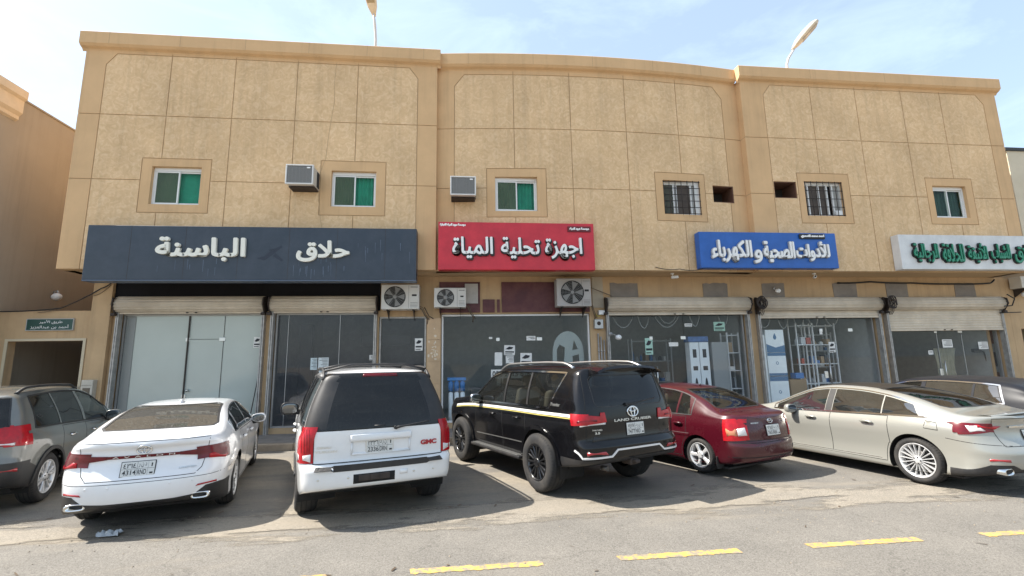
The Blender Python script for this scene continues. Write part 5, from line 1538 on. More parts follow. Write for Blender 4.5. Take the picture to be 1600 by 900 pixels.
class Car:
    def __init__(s, **k):
        side_profile = k.pop('side')
        s.__dict__.update(k)
        s.fT = pchip(s.T); s.fB = pchip(s.belt); s.fP = pchip(s.plan); s.fz = pchip(s.zb)
        s.fS = pchip(side_profile); s.fr = pchip(s.sr); s.ff = pchip(s.sf)
        s.root = empty(s.name, s.loc, R_(s.yaw)); tag(s.root, s.label, s.cat, 'cars parked in front of the shops')
        s.make()
    def section(s, x, w):
        P = s.hw * s.fP(x); T = s.fT(x); B = min(s.fB(x), T - 0.07); zb = s.fz(x)
        th = math.tan(R_(s.tumble)); cr = s.crown * min(1, 0.4 + (T - s.fB(x)) if T > s.fB(x) else 0.4)
        half = [(0.0, zb), (P * 0.55, zb - 0.005), (P * s.fS(0.0) - 0.02, zb)]
        N1 = 20
        for i in range(N1 + 1):
            t = i / N1
            half.append((P * s.fS(t), zb + (B - zb) * t))
        yb = P * s.fS(1.0)
        yt = yb - th * (T - B); zc = T - cr
        r = min(s.rc, 0.5 * (zc - B), 0.5 * yt)
        dv = Vector((yt - yb, zc - B)); ln = max(dv.length, 1e-4); dv /= ln
        p1 = Vector((yt, zc)) - dv * r
        N2 = 12
        for i in range(1, N2 + 1):
            t = i / N2
            p = Vector((yb, B)).lerp(p1, t); b = s.bulge * math.sin(math.pi * t) * min(1, (zc - B) / 0.3)
            half.append((p.x + b, p.y))
        def ztop(y): return T - cr * (y / yt) ** 2
        p2 = Vector((yt - r, ztop(yt - r))); c = Vector((yt, zc))
        for i in range(1, 8):
            t = i / 8
            q = p1 * (1 - t) ** 2 + c * 2 * t * (1 - t) + p2 * t * t
            half.append((q.x, q.y))
        N3 = 16
        for i in range(N3 + 1):
            y = (yt - r) * (1 - i / N3)
            half.append((y, ztop(y)))
        out = []
        f1 = max(0.0, 1 - x / s.fade_r) ** 1.5
        f2 = max(0.0, 1 - (s.L - x) / s.fade_f) ** 1.5
        for y, z in half:
            out.append((x + s.fr(z) * f1 - s.ff(z) * f2, y * w, z))
        return out
    def make(s):
        ws = [0.03, .12, .22, .32, .42, .52, .60, .68, .75, .81, .86, .90, .93, .955, .975, .988, .997]
        st = []
        for w in ws:
            st.append((s.cr_ * (1 - (1 - w ** s.nr) ** (1 / s.nr)) if False else s.cr_ * (1 - (1 - w ** s.nr) ** (1 / s.nr)), w))
        # superellipse plan corner: depth d where half-width fraction is w
        x = s.cr_
        n = int((s.L - s.cr_ - s.cf_) / 0.045)
        for i in range(n + 1): st.append((s.cr_ + (s.L - s.cr_ - s.cf_) * i / n, 1.0))
        for w in reversed(ws): st.append((s.L - s.cf_ * (1 - (1 - w ** s.nf) ** (1 / s.nf)), w))
        bm = bmesh.new(); rings = []
        for x, w in st:
            h = s.section(x, w)
            k = len(h)
            L = [bm.verts.new(p) for p in h]
            Rr = [L[0]] + [bm.verts.new((p[0], -p[1], p[2])) for p in h[1:-1]] + [L[-1]]
            rings.append((L, Rr))
        for (a, ar), (b, br) in zip(rings[:-1], rings[1:]):
            for i in range(k - 1):
                for u, v, fl in ((a, b, False), (ar, br, True)):
                    q = [u[i], v[i], v[i + 1], u[i + 1]]
                    if fl: q.reverse()
                    bm.faces.new(q)
        for (L, Rr), fl in ((rings[0], False), (rings[-1], True)):
            for i in range(k - 1):
                q = [L[i], L[i + 1], Rr[i + 1], Rr[i]]
                q = [v for j, v in enumerate(q) if v not in q[:j]]
                if fl: q.reverse()
                if len(q) > 2: bm.faces.new(q)
        bmesh.ops.recalc_face_normals(bm, faces=bm.faces)
        bm.normal_update()
        # make sure normals look outwards
        top = max(bm.faces, key=lambda f: f.calc_center_median().z)
        if top.normal.z < 0: bmesh.ops.reverse_faces(bm, faces=bm.faces); bm.normal_update()
        s.bm = bm
        s.bvh = BVHTree.FromBMesh(bm)
        s.lay = bm.faces.layers.int.new('reg')
        s.regs = []
    # ---- places on the skin
    def side(s, x, z, sg):
        h = s.bvh.ray_cast(Vector((x, sg * 3, z)), Vector((0, -sg, 0)))
        return (h[0], h[1]) if h[0] else None
    def rear(s, y, z):
        h = s.bvh.ray_cast(Vector((-2, y, z)), Vector((1, 0, 0)))
        return (h[0], h[1]) if h[0] else None
    def front(s, y, z):
        h = s.bvh.ray_cast(Vector((8, y, z)), Vector((-1, 0, 0)))
        return (h[0], h[1]) if h[0] else None
    def top(s, x, y):
        h = s.bvh.ray_cast(Vector((x, y, 4)), Vector((0, 0, -1)))
        return (h[0], h[1]) if h[0] else None
    def P(s, view, p, sg=1):
        return {'side': lambda: s.side(p[0], p[1], sg), 'rear': lambda: s.rear(*p), 'front': lambda: s.front(*p), 'top': lambda: s.top(*p)}[view]()
    # ---- cut a polygon out of the skin
    def region(s, view, poly, name, m, off=0.0, sg=0, nmin=0.25, seam=0.0, seam_m=None, seam_off=0.002, hole=False, sub=None):
        """view side/rear/front/top; sg: +1 left, -1 right, 0 both (split in two)"""
        ax = {'side': (0, 2), 'rear': (1, 2), 'front': (1, 2), 'top': (0, 1)}[view]
        def ok(f):
            n = f.normal
            if view == 'side': return abs(n.y) > nmin and (sg == 0 or n.y * sg > 0)
            if view == 'rear': return n.x < -nmin and f.calc_center_median().x < (s.L * 0.5 if nmin > 0 else 0.62)
            if view == 'front': return n.x > nmin and f.calc_center_median().x > s.L * 0.5
            return n.z > nmin
        bm = s.bm; lay = s.lay
        lo = [min(p[i] for p in poly) - 0.001 for i in (0, 1)]; hi = [max(p[i] for p in poly) + 0.001 for i in (0, 1)]
        def bb(f):
            a = [v.co[ax[0]] for v in f.verts]; b = [v.co[ax[1]] for v in f.verts]
            return min(a), max(a), min(b), max(b)
        cand = set()
        for f in bm.faces:
            q = bb(f)
            if q[1] > lo[0] and q[0] < hi[0] and q[3] > lo[1] and q[2] < hi[1] and ok(f): cand.add(f)
        n = len(poly)
        for i in range(n):
            a, b = poly[i], poly[(i + 1) % n]
            d = (b[0] - a[0], b[1] - a[1]); ln = math.hypot(*d)
            if ln < 1e-6: continue
            no = Vector((0, 0, 0)); no[ax[0]] = -d[1] / ln; no[ax[1]] = d[0] / ln
            co = Vector((0, 0, 0)); co[ax[0]] = a[0]; co[ax[1]] = a[1]
            e = [min(a[0], b[0]) - 1e-4, max(a[0], b[0]) + 1e-4, min(a[1], b[1]) - 1e-4, max(a[1], b[1]) + 1e-4]
            hit = []
            for f in cand:
                q = bb(f)
                if q[1] > e[0] and q[0] < e[1] and q[3] > e[2] and q[2] < e[3]: hit.append(f)
            if not hit: continue
            geom = set(hit)
            for f in hit: geom.update(f.edges); geom.update(f.verts)
            cand -= set(hit)
            r = bmesh.ops.bisect_plane(bm, geom=list(geom), dist=2e-5, plane_co=co, plane_no=no)
            cand.update(g for g in r['geom'] if isinstance(g, bmesh.types.BMFace) and g.is_valid)
            cand = {f for f in cand if f.is_valid}
        def inside(p):
            c = False
            for i in range(n):
                a, b = poly[i], poly[(i + 1) % n]
                if (a[1] > p[1]) != (b[1] > p[1]) and p[0] < (b[0] - a[0]) * (p[1] - a[1]) / (b[1] - a[1]) + a[0]: c = not c
            return c
        ids = {}
        for f in cand:
            c = f.calc_center_median()
            if inside((c[ax[0]], c[ax[1]])):
                g = 0
                if view == 'side': g = 1 if c.y > 0 else -1
                elif sg: 
                    if c.y * sg < 0: continue
                f[lay] = s.rid(name, m, off, g, hole, sub)
        if seam:
            for q in ((1, -1) if view == 'side' and sg == 0 else (sg or 1,)):
                s.ribbon(view, poly + [poly[0]], seam, seam_off, seam_m or M_seam, q)
    def rid(s, name, m, off, g, hole, sub):
        key = (name, m.name if m else '', off, g, hole, sub)
        for i, r in enumerate(s.regs):
            if r == key: return i + 1
        s.regs.append(key); return len(s.regs)
    def ribbon(s, view, pts, w, off, m, sg=1, name=None, parent=None, step=0.03, store=True):
        """raised strip following the skin along a polyline"""
        P = []
        for a, b in zip(pts[:-1], pts[1:]):
            k = max(1, int(math.hypot(b[0] - a[0], b[1] - a[1]) / step))
            P += [(a[0] + (b[0] - a[0]) * i / k, a[1] + (b[1] - a[1]) * i / k) for i in range(k)]
        P.append(pts[-1])
        H = [s.P(view, p, sg) for p in P]
        H = [h for h in H if h]
        if len(H) < 2: return None
        mb = MB() if name or not store else None
        tgt = mb or s.strips.setdefault(m.name, (MB(), m))[0]
        closed = (H[0][0] - H[-1][0]).length < 1e-5
        v = []
        for i, (p, n) in enumerate(H):
            a = H[i - 1][0] if i else (H[-2][0] if closed else p); b = H[i + 1][0] if i < len(H) - 1 else (H[1][0] if closed else p)
            t = (b - a)
            if t.length < 1e-7: t = Vector((1, 0, 0))
            t.normalize(); c = n.cross(t).normalized() * (w / 2)
            v += [p - c - n * 0.001, p - c + n * off, p + c + n * off, p + c - n * 0.001]
        f = []
        for i in range(len(H) - 1):
            if (H[i + 1][0] - H[i][0]).length > 0.35: continue
            for j in range(3): f.append((i * 4 + j, i * 4 + 4 + j, i * 4 + 5 + j, i * 4 + 1 + j))
        tgt.add([tuple(q) for q in v], f)
        if name: return mb.build(name, m, parent or s.root)
    def patch(s, view, poly, name, m, off=0.004, sg=1, parent=None, grid=0.05):
        """thin solid piece lying on the skin"""
        V = [Vector(p) for p in poly]; n0 = len(V)
        lo = [min(p[i] for p in poly) for i in (0, 1)]; hi = [max(p[i] for p in poly) for i in (0, 1)]
        def inside(p):
            c = False
            for i in range(n0):
                a, b = poly[i], poly[(i + 1) % n0]
                if (a[1] > p[1]) != (b[1] > p[1]) and p[0] < (b[0] - a[0]) * (p[1] - a[1]) / (b[1] - a[1]) + a[0]: c = not c
            return c
        a = lo[0] + grid / 2
        while a < hi[0]:
            b = lo[1] + grid / 2
            while b < hi[1]:
                if inside((a, b)): V.append(Vector((a, b)))
                b += grid
            a += grid
        vo, eo, fo, *_ = delaunay_2d_cdt(V, [(i, (i + 1) % n0) for i in range(n0)], [], 1, 1e-5)
        H = [s.P(view, p, sg) for p in vo]
        mb = MB()
        bad = {i for i, h in enumerate(H) if not h}
        t = [tuple(h[0] + h[1] * off) if h else (0, 0, 0) for h in H]; u = [tuple(h[0] - h[1] * 0.002) if h else (0, 0, 0) for h in H]
        N = len(vo)
        mb.v = t + u
        cnt = {}
        for f in fo:
            if any(i in bad for i in f): continue
            mb.f.append(list(f)); mb.m.append(0); mb.s.append(True)
            for i in range(len(f)):
                e = (f[i], f[(i + 1) % len(f)]); cnt[tuple(sorted(e))] = cnt.get(tuple(sorted(e)), 0) + 1
        for (i, j), c in cnt.items():
            if c == 1: mb.f.append([i, j, N + j, N + i]); mb.m.append(0); mb.s.append(False)
        return mb.build(name, m, parent or s.root)
    strips = None
    def finish(s, body_m, lining=True):
        bm = s.bm; bm.normal_update()
        groups = {}
        for f in bm.faces: groups.setdefault(f[s.lay], []).append(f)
        s.obj = {}
        def mk(name, faces, m, off=0.0, parent=None, nmul=1.0):
            ids = {}; v = []; nn = []; F = []
            for f in faces:
                q = []
                for w in f.verts:
                    if w.index not in ids:
                        ids[w.index] = len(v); v.append(w.co + w.normal * off); nn.append(w.normal.copy())
                    q.append(ids[w.index])
                F.append(q)
            if off > 0:
                cnt = {}
                for f in faces:
                    for e in f.edges: cnt[e.index] = cnt.get(e.index, 0) + 1
                n0 = len(v)
                for f in faces:
                    for lp in f.loops:
                        e = lp.edge
                        if cnt[e.index] == 1:
                            a, b = lp.vert, lp.link_loop_next.vert
                            o = len(v)
                            wn = (a.normal.cross(b.co - a.co)); wn = -wn.normalized() if wn.length > 0 else a.normal
                            v += [a.co + a.normal * off, b.co + b.normal * off, b.co - b.normal * 0.003, a.co - a.normal * 0.003]; nn += [wn] * 4
                            F.append([o + 3, o + 2, o + 1, o])
            me = bpy.data.meshes.new(name)
            me.from_pydata([tuple(p) for p in v], [], F)
            me.materials.append(m)
            me.polygons.foreach_set('use_smooth', [True] * len(F))
            me.update()
            me.normals_split_custom_set_from_vertices([tuple(n) for n in nn])
            return link(name, me, parent or s.root)
        bm.verts.index_update(); bm.edges.index_update(); bm.faces.index_update()
        s.obj['body'] = [mk('body', groups.get(0, []), body_m)]
        pend = []
        for i, (name, mn, off, g, hole, sub) in enumerate(s.regs):
            if hole or (i + 1) not in groups: continue
            pend.append((name, groups[i + 1], bpy.data.materials[mn], off, g, sub))
        for name, fs, m, off, g, sub in pend:
            par = None
            if sub:
                for nm, gg, o in s.obj.get('_' + sub, []):
                    if gg == g: par = o
            o = mk(name, fs, m, off, par)
            s.obj.setdefault(name, []).append(o); s.obj.setdefault('_' + name, []).append((name, g, o))
        if lining:
            fs = [f for f in bm.faces if f.calc_center_median().z > 0.45 and 0.25 < f.calc_center_median().x < s.L - 0.9 and f[s.lay] in s.solid_ids()]
            ids = {}; v = []; F = []
            for f in fs:
                q = []
                for w in f.verts:
                    if w.index not in ids: ids[w.index] = len(v); v.append(tuple(w.co - w.normal * 0.022))
                    q.append(ids[w.index])
                F.append(q[::-1])
            me = bpy.data.meshes.new('cabin_lining'); me.from_pydata(v, [], F); me.materials.append(M_lining); me.update()
            link('cabin_lining', me, s.root)
        for k, (mb, m) in s.strips.items():
            if mb.f: mb.build('seam' if m is M_seam else 'trim', m, s.root)
        bm.free()
    def solid_ids(s):
        ok = {0}
        for i, r in enumerate(s.regs):
            if not r[4] and ('window' not in r[0] and 'glass' not in r[0] and 'windscreen' not in r[0]): ok.add(i + 1)
        return ok
    # ---- common pieces
    def arches(s, r=None, flare=None, flare_w=0.05):
        s.strips = s.strips or {}
        for cx in (s.ro, s.ro + s.wb):
            r_ = r or s.R * 1.13
            poly = [(cx + r_ * math.cos(a * math.pi / 24), s.R + r_ * math.sin(a * math.pi / 24)) for a in range(-8, 33)]
            poly = [(x, z) for x, z in poly if z > 0.02]
            poly = [(poly[0][0], 0.02)] + poly + [(poly[-1][0], 0.02)]
            s.region('side', poly, 'arch', None, hole=True, nmin=0.12)
            for sg in (1, -1):
                mb = MB()
                mb.lathe([(sg * (s.hw - 0.055), r_ * 1.015), (sg * (s.hw - 0.50), r_ * 1.015), (sg * (s.hw - 0.50), 0.05)], (cx, 0, s.R), 'y', 28, 0, -0.35, math.pi + 0.35)
                mb.build('wheel_well', M_under, s.root)
                if flare:
                    s.ribbon('side', [(cx + (r_ + flare_w * .5 - .01) * math.cos(a * math.pi / 24), s.R + (r_ + flare_w * .5 - .01) * math.sin(a * math.pi / 24)) for a in range(-4, 29)], flare_w, 0.02, flare, sg, store=True)
        mb = MB()
        mb.box(s.ro - 0.55, s.ro + s.wb + 0.5, -s.hw * 0.80, s.hw * 0.80, s.zb[len(s.zb) // 2][1] + 0.02, s.zb[len(s.zb) // 2][1] + 0.10)
        mb.build('underbody', M_under, s.root)
    def wheels(s, style, n=5, m=None, rr=0.66, wt=0.23, ys=None, lug=True):
        m = m or M_alloy
        R = s.R; yo = ys or (s.hw - 0.03)
        first = None
        for cx in (s.ro, s.ro + s.wb):
            for sg in (1, -1):
                w = empty('wheel', (cx, sg * yo, R)); w.parent = s.root
                if sg < 0: w.rotation_euler = (0, 0, math.pi)
                w.rotation_euler.rotate_axis('Y', random.uniform(0, 6))
                if first is None:
                    first = w
                    q = R * rr
                    mb = MB(); mb.lathe([(-wt, q * .97), (-wt + 0.005, q + 0.02), (-wt - 0.008, (R + q) / 2), (-wt + 0.01, R - 0.03), (-wt + 0.035, R - 0.008), (-wt / 2, R), (-0.035, R - 0.008), (-0.010, R - 0.03), (0.006, (R + q) / 2 + 0.01), (0.004, q + 0.03), (-0.004, q + 0.012), (-0.012, q), (-0.03, q * .97)], (0, 0, 0), 'y', 56)
                    rn = random.Random(2)
                    for gy in (-wt * .28, -wt * .5, -wt * .72):       # tread grooves
                        mb.lathe([(gy - 0.006, R + 0.0012), (gy + 0.006, R + 0.0012)], (0, 0, 0), 'y', 56, 1)
                    for a in range(56):
                        t = a * 2 * math.pi / 56
                        for (y0_, y1_) in ((-0.034, -0.012), (-wt + 0.012, -wt + 0.034)):
                            c0, s0, c1, s1 = math.cos(t), math.sin(t), math.cos(t + .03), math.sin(t + .03)
                            r0, r1 = (R - 0.007, R - 0.028) if y0_ > -0.1 else (R - 0.028, R - 0.007)
                            mb.add([((r0 + .002) * c0, y0_, (r0 + .002) * s0), ((r1 + .002) * c0, y1_, (r1 + .002) * s0), ((r1 + .002) * c1, y1_, (r1 + .002) * s1), ((r0 + .002) * c1, y0_, (r0 + .002) * s1)], [(0, 1, 2, 3)], 1)
                    mb.build('tyre', [M_tyre, M_under], w)
                    mb = MB()
                    mb.lathe([(-0.004, q + 0.004), (0.0, q - 0.004), (-0.012, q - 0.016), (-0.05, q - 0.03), (-wt + 0.02, q - 0.035)], (0, 0, 0), 'y', 48)
                    hb = 0.07 if style != 'many' else 0.062
                    for i in range(n):
                        a0 = 2 * math.pi * i / n
                        for da, ww, wi in ((0, style_w(style)[0], style_w(style)[1]),) if style not in ('split', 'v') else ((-0.10 if style == 'split' else -0.13, 0.020, 0.014), (0.10 if style == 'split' else 0.13, 0.020, 0.014)):
                            twist = 0.32 if style == 'swirl' else 0
                            pin = Vector((math.cos(a0 + da * 0.9), 0, math.sin(a0 + da * 0.9))) * hb * 0.7
                            po = Vector((math.cos(a0 + da * 1.4 + twist), 0, math.sin(a0 + da * 1.4 + twist))) * (q - 0.008)
                            d = (po - pin).normalized(); c = Vector((-d.z, 0, d.x))
                            yi, yo_ = -0.022, -0.010
                            v = []
                            for p, hw_, y in ((pin, wi, yi), (pin.lerp(po, .55), (ww + wi) / 2 * 0.9, -0.014), (po, ww, yo_)):
                                for sgn, dy in ((-1, -0.012), (-0.6, 0.0), (0.6, 0.0), (1, -0.012)):
                                    r_ = p + c * hw_ * sgn; v.append((r_.x, y + dy, r_.z))
                                for sgn in (1, -1):
                                    r_ = p + c * hw_ * sgn; v.append((r_.x, y - 0.04, r_.z))
                            f = []
                            for j in (0, 6):
                                for k in range(6): f.append((j + k, j + (k + 1) % 6, j + 6 + (k + 1) % 6, j + 6 + k))
                            mb.add(v, f)
                    mb.lathe([(-0.05, hb), (-0.02, hb), (-0.008, hb * 0.8), (-0.004, hb * 0.5), (-0.004, 0.001)], (0, 0, 0), 'y', 24)
                    for i in range(5):
                        a0 = 2 * math.pi * (i + 0.5) / 5
                        mb.lathe([(-0.01, 0.011), (-0.002, 0.010), (-0.002, 0.001)], (math.cos(a0) * hb * .74, 0, math.sin(a0) * hb * .74), 'y', 8, 1)
                    mb.build('rim', [m, M_under], w)
                    mb = MB(); mb.lathe([(-0.10, q * 0.93), (-0.10, q * .74), (-0.085, q * .74), (-0.085, 0.05)], (0, 0, 0), 'y', 36); mb.lathe([(-0.112, q - 0.04), (-0.112, .02)], (0, 0, 0), 'y', 36, 1)
                    mb.cbox(q * .45, q * .8, -0.075, -0.06, -0.09, 0.09, 0.01, 1)
                    mb.build('brake_disc', [M_disc, M_under], w)
                else:
                    for ch in first.children:
                        c = ch.copy(); COL.objects.link(c); c.parent = w
    def plate(s, y, z, top_l, bot_l, frame=M_trim, w=0.33, h=0.165, tilt=None):
        h_ = s.rear(y, z)
        p, n = h_
        r = empty('number_plate', p + n * 0.008); r.parent = s.root
        r.rotation_euler = (0, math.atan2(n.z, -n.x) if tilt is None else tilt, 0)
        mb = MB(); mb.cbox(-0.004, 0.012, -w / 2 - 0.008, w / 2 + 0.008, -h / 2 - 0.008, h / 2 + 0.008, 0.004); mb.build('plate_frame', frame, r)
        mb = MB(); mb.cbox(-0.008, 0.0, -w / 2, w / 2, -h / 2, h / 2, 0.003); mb.build('plate_face', M_plate, r)
        mb = MB(); mb.box(-0.0088, -0.008, -w * .30, -w * .295, -h / 2 + .004, h / 2 - .004); mb.box(-0.0088, -0.008, -w / 2 + .004, w * .5 - .004, -0.0015, 0.0015); mb.box(-0.0088, -0.008, 0.008, 0.011, -h / 2 + .004, h / 2 - .004)
        mb.box(-0.0088, -0.008, -w * .46, -w * .36, -h * .40, -h * .28); mb.box(-0.0088, -0.008, -w * .43, -w * .39, h * .1, h * .35)
        mb.build('plate_print', M_plateink, r)
        rot = (0, 0, -math.pi / 2)
        for txt, yy, zz, ww in ((top_l[0], w * .25, h * .24, w * .38), (top_l[1], -w * .13, h * .24, w * .24), (bot_l[0], w * .25, -h * .24, w * .40), (bot_l[1], -w * .13, -h * .24, w * .26)):
            letters(txt, (-0.0095, yy, zz), M_plateink, r, w=ww, h=h * .34, bold=0.012, rot=rot)
        return r
    def badge(s, view, a, b, txt, m, w=None, h=None, sg=1, bold=0.0, name='lettering', depth=0.006, parent=None):
        me = text_mesh(txt, w, h, depth, bold)
        # wrap each point of the lettering onto the skin
        bad = []
        for v in me.vertices:
            d = -v.co.y
            if view == 'rear': q = s.rear(a - v.co.x, b + v.co.z)
            elif sg > 0: q = s.side(a - v.co.x, b + v.co.z, 1)
            else: q = s.side(a + v.co.x, b + v.co.z, -1)
            if q: v.co = q[0] + q[1] * (0.002 + d)
        me.materials.append(m)
        return link(name, me, parent or s.root)
    def handle(s, x, z, sg, m, w=0.20, parent=None):
        h = s.side(x, z, sg)
        if not h: return
        p, n = h
        r = parent
        mb = MB()
        pts = []
        for i in range(9):
            t = i / 8
            q = s.side(x - w / 2 + w * t, z + 0.004 * math.sin(math.pi * t), sg)
            pts.append(q[0] + q[1] * (0.006 + 0.034 * math.sin(math.pi * (0.08 + 0.84 * t)) ** 0.6))
        mb.tube(pts, [0.013, 0.019, 0.020, 0.020, 0.020, 0.020, 0.020, 0.019, 0.013], 10)
        mb.build('door_handle', m, parent or s.root)
        el = [(x + 0.055 * math.cos(a * math.pi / 10) - 0.01, z + 0.026 * math.sin(a * math.pi / 10)) for a in range(20)]
        s.patch('side', el, 'handle_recess', M_seam, 0.0015, sg, parent)
    def mirror(s, x, z, sg, m, m2=M_trim, size=(0.09, 0.12, 0.078), out=0.09, chrome=None):
        h = s.side(x, z - 0.02, sg)
        p = h[0] if h else Vector((x, sg * s.hw, z))
        c = Vector((p.x - 0.02, p.y + sg * (out + 0.02), z + 0.03))
        mb = MB(); mb.ellipsoid((0, 0, 0), size, 20, 0, 0.75)
        for i, v in enumerate(mb.v):
            xx = v[0]
            if xx < -size[0] * .35: xx = -size[0] * .35
            mb.v[i] = (c.x + xx, c.y + v[1], c.z + v[2] * (1 + 0.15 * sg * v[1] / size[1]))
        o = mb.build('mirror', m, s.root)
        mb = MB(); mb.ellipsoid((0, 0, 0), (0.004, size[1] * .86, size[2] * .82), 20, 0, 0.75)
        mb.v = [(c.x - size[0] * .36 + v[0], c.y + v[1], c.z + v[2]) for v in mb.v]
        mb.build('mirror_glass', mat('mirror_face', (0.16, 0.17, 0.18), 0.06, metal=1.0) if 'mirror_face' not in bpy.data.materials else bpy.data.materials['mirror_face'], o)
        mb = MB(); mb.tube([p - Vector((0, sg * 0.02, 0.02)), (c.x + 0.02, p.y + sg * out * .5, z - 0.045), (c.x + .01, c.y, z - size[2] + 0.05)], [0.045, 0.035, 0.03], 10)
        mb.build('mirror_stalk', m2, o)
    def seats(s, m, rows, zf=0.30, w=0.50):
        for x, ys in rows:
            for y in ys:
                r = empty('seat', (x, y, zf)); r.parent = s.root
                mb = MB(); mb.cbox(-0.25, 0.27, -w / 2, w / 2, 0.12, 0.32, 0.06, 0, True); mb.build('cushion', m, r)
                mb = MB(); mb.cbox(-0.08, 0.08, -w / 2 + 0.02, w / 2 - 0.02, 0.0, 0.62, 0.06, 0, True)
                mb.v = [(v[0] - 0.25 - (v[2]) * 0.32, v[1], v[2] + 0.28) for v in mb.v]; mb.build('backrest', m, r)
                mb = MB(); mb.cbox(-0.05, 0.05, -0.13, 0.13, 0.0, 0.19, 0.04, 0, True)
                mb.v = [(v[0] - 0.46, v[1], v[2] + 0.93) for v in mb.v]
                mb.build('headrest', m, r)
        fx = rows[0][0]
        mb = MB(); mb.cbox(fx + 0.55, fx + 1.15, -s.hw * .78, s.hw * .78, zf + 0.30, zf + 0.58, 0.09); mb.build('dashboard', M_lining, s.root)
        mb = MB(); mb.tube([(fx + 0.42 + 0.05 * math.sin(a * .314), 0.37 + 0.18 * math.cos(a * .314), zf + 0.62 + 0.17 * math.sin(a * .314)) for a in range(21)], 0.015, 6); mb.build('steering_wheel', M_black, s.root)
        mb = MB(); mb.box(s.ro - 0.5, s.ro + s.wb - 0.2, -s.hw * .84, s.hw * .84, zf - 0.03, zf); mb.build('cabin_floor', M_lining, s.root)
    def exhaust(s, x, y, z, w=0.17, h=0.075, m=M_chrome):
        q = s.bvh.ray_cast(Vector((-2, y, z + 0.02)), Vector((1, 0, 0)))
        if q[0]: x = q[0].x - 0.03
        mb = MB(); n = 24
        def ring(k, xx): return [(xx, y + k * w / 2 * math.copysign(abs(math.cos(t)) ** .6, math.cos(t)), z + k * h / 2 * math.copysign(abs(math.sin(t)) ** .6, math.sin(t))) for t in [2 * math.pi * i / n for i in range(n)]]
        R4 = [ring(1, x + 0.16), ring(1.06, x), ring(0.8, x - 0.003), ring(0.74, x + 0.10)]
        for r in R4: mb.v += r
        for j in range(3):
            for k in range(n): mb.f.append([j * n + k, j * n + (k + 1) % n, (j + 1) * n + (k + 1) % n, (j + 1) * n + k]); mb.m.append(0); mb.s.append(True)
        mb.f.append([3 * n + k for k in range(n)]); mb.m.append(1); mb.s.append(False)
        return mb.build('exhaust_tip', [m, M_under], s.root)
    def rail(s, x0, x1, y, m, h=0.055, r=0.017):
        for sg in (1, -1):
            P = []
            for i in range(25):
                t = i / 24; x = x0 + (x1 - x0) * t
                yy = y(x) if callable(y) else y
                q = s.top(x, sg * yy)
                if not q: continue
                P.append((x, sg * yy, q[0].z - 0.01 + (h + .01) * min(1, min(t, 1 - t) * 9) ** 0.7))
            mb = MB(); mb.tube(P, [r * 1.5] + [r] * (len(P) - 2) + [r * 1.5], 8)
            mb.build('roof_rail', m, s.root)
    def wiper(s, y0, z0, y1, z1, m=M_trim):
        mb = MB(); P = []
        for i in range(9):
            t = i / 8; q = s.rear(y0 + (y1 - y0) * t, z0 + (z1 - z0) * t)
            P.append(q[0] + q[1] * (0.03 - 0.008 * t))
        mb.tube(P, [0.020, 0.017, 0.013, 0.011, 0.010, 0.010, 0.009, 0.009, 0.008], 6)
        q = s.rear(y0, z0); mb.tube([q[0] - q[1] * 0.01, q[0] + q[1] * 0.04], 0.026, 10)
        mb.build('wiper', m, s.root)
    def rings(s, y, z, k=1.0):
        """oval three-ring emblem on the tail"""
        mb = MB()
        for a, b, dz, w in ((0.075, 0.052, 0, 0.008), (0.026, 0.048, 0, 0.007), (0.055, 0.022, 0.022, 0.007)):
            P = []
            for i in range(33):
                t = i * 2 * math.pi / 32; q = s.rear(y + k * a * math.cos(t), z + k * (b * math.sin(t) + dz))
                P.append(q[0] + q[1] * 0.010)
            mb.tube(P, w * k, 6, cap=False)
        return mb.build('emblem', M_chrome, s.root)
def style_w(st):
    return {'five': (0.038, 0.026), 'many': (0.0095, 0.007), 'swirl': (0.014, 0.010), 'six': (0.030, 0.022)}.get(st, (0.03, 0.02))

def arc(cx, cz, r, a0, a1, n=10): return [(cx + r * math.cos(R_(a0 + (a1 - a0) * i / n)), cz + r * math.sin(R_(a0 + (a1 - a0) * i / n))) for i in range(n + 1)]
def rrect(x0, x1, z0, z1, r, n=4):
    return arc(x1 - r, z0 + r, r, -90, 0, n) + arc(x1 - r, z1 - r, r, 0, 90, n) + arc(x0 + r, z1 - r, r, 90, 180, n) + arc(x0 + r, z0 + r, r, 180, 270, n)
def winpoly(c, x0, x1, d=0.085, base=0.03, n=10, l0=0.0, l1=0.0):
    """side window between x0 and x1 under the roof curve; l0,l1 lean of its ends at the top"""
    bot = [(x0 + (x1 - x0) * i / n, c.fB(x0 + (x1 - x0) * i / n) + base) for i in range(n + 1)]
    top = []
    for i in range(n + 1):
        x = x0 + l0 + (x1 + l1 - x0 - l0) * i / n
        top.append((x, max(c.fT(x) - d, c.fB(x) + base + 0.006)))
    return bot + top[::-1]
SIDE_STD = [(0, .945), (.10, .972), (.22, .985), (.45, .998), (.62, 1.0), (.80, .993), (.92, .975), (1.0, .950)]
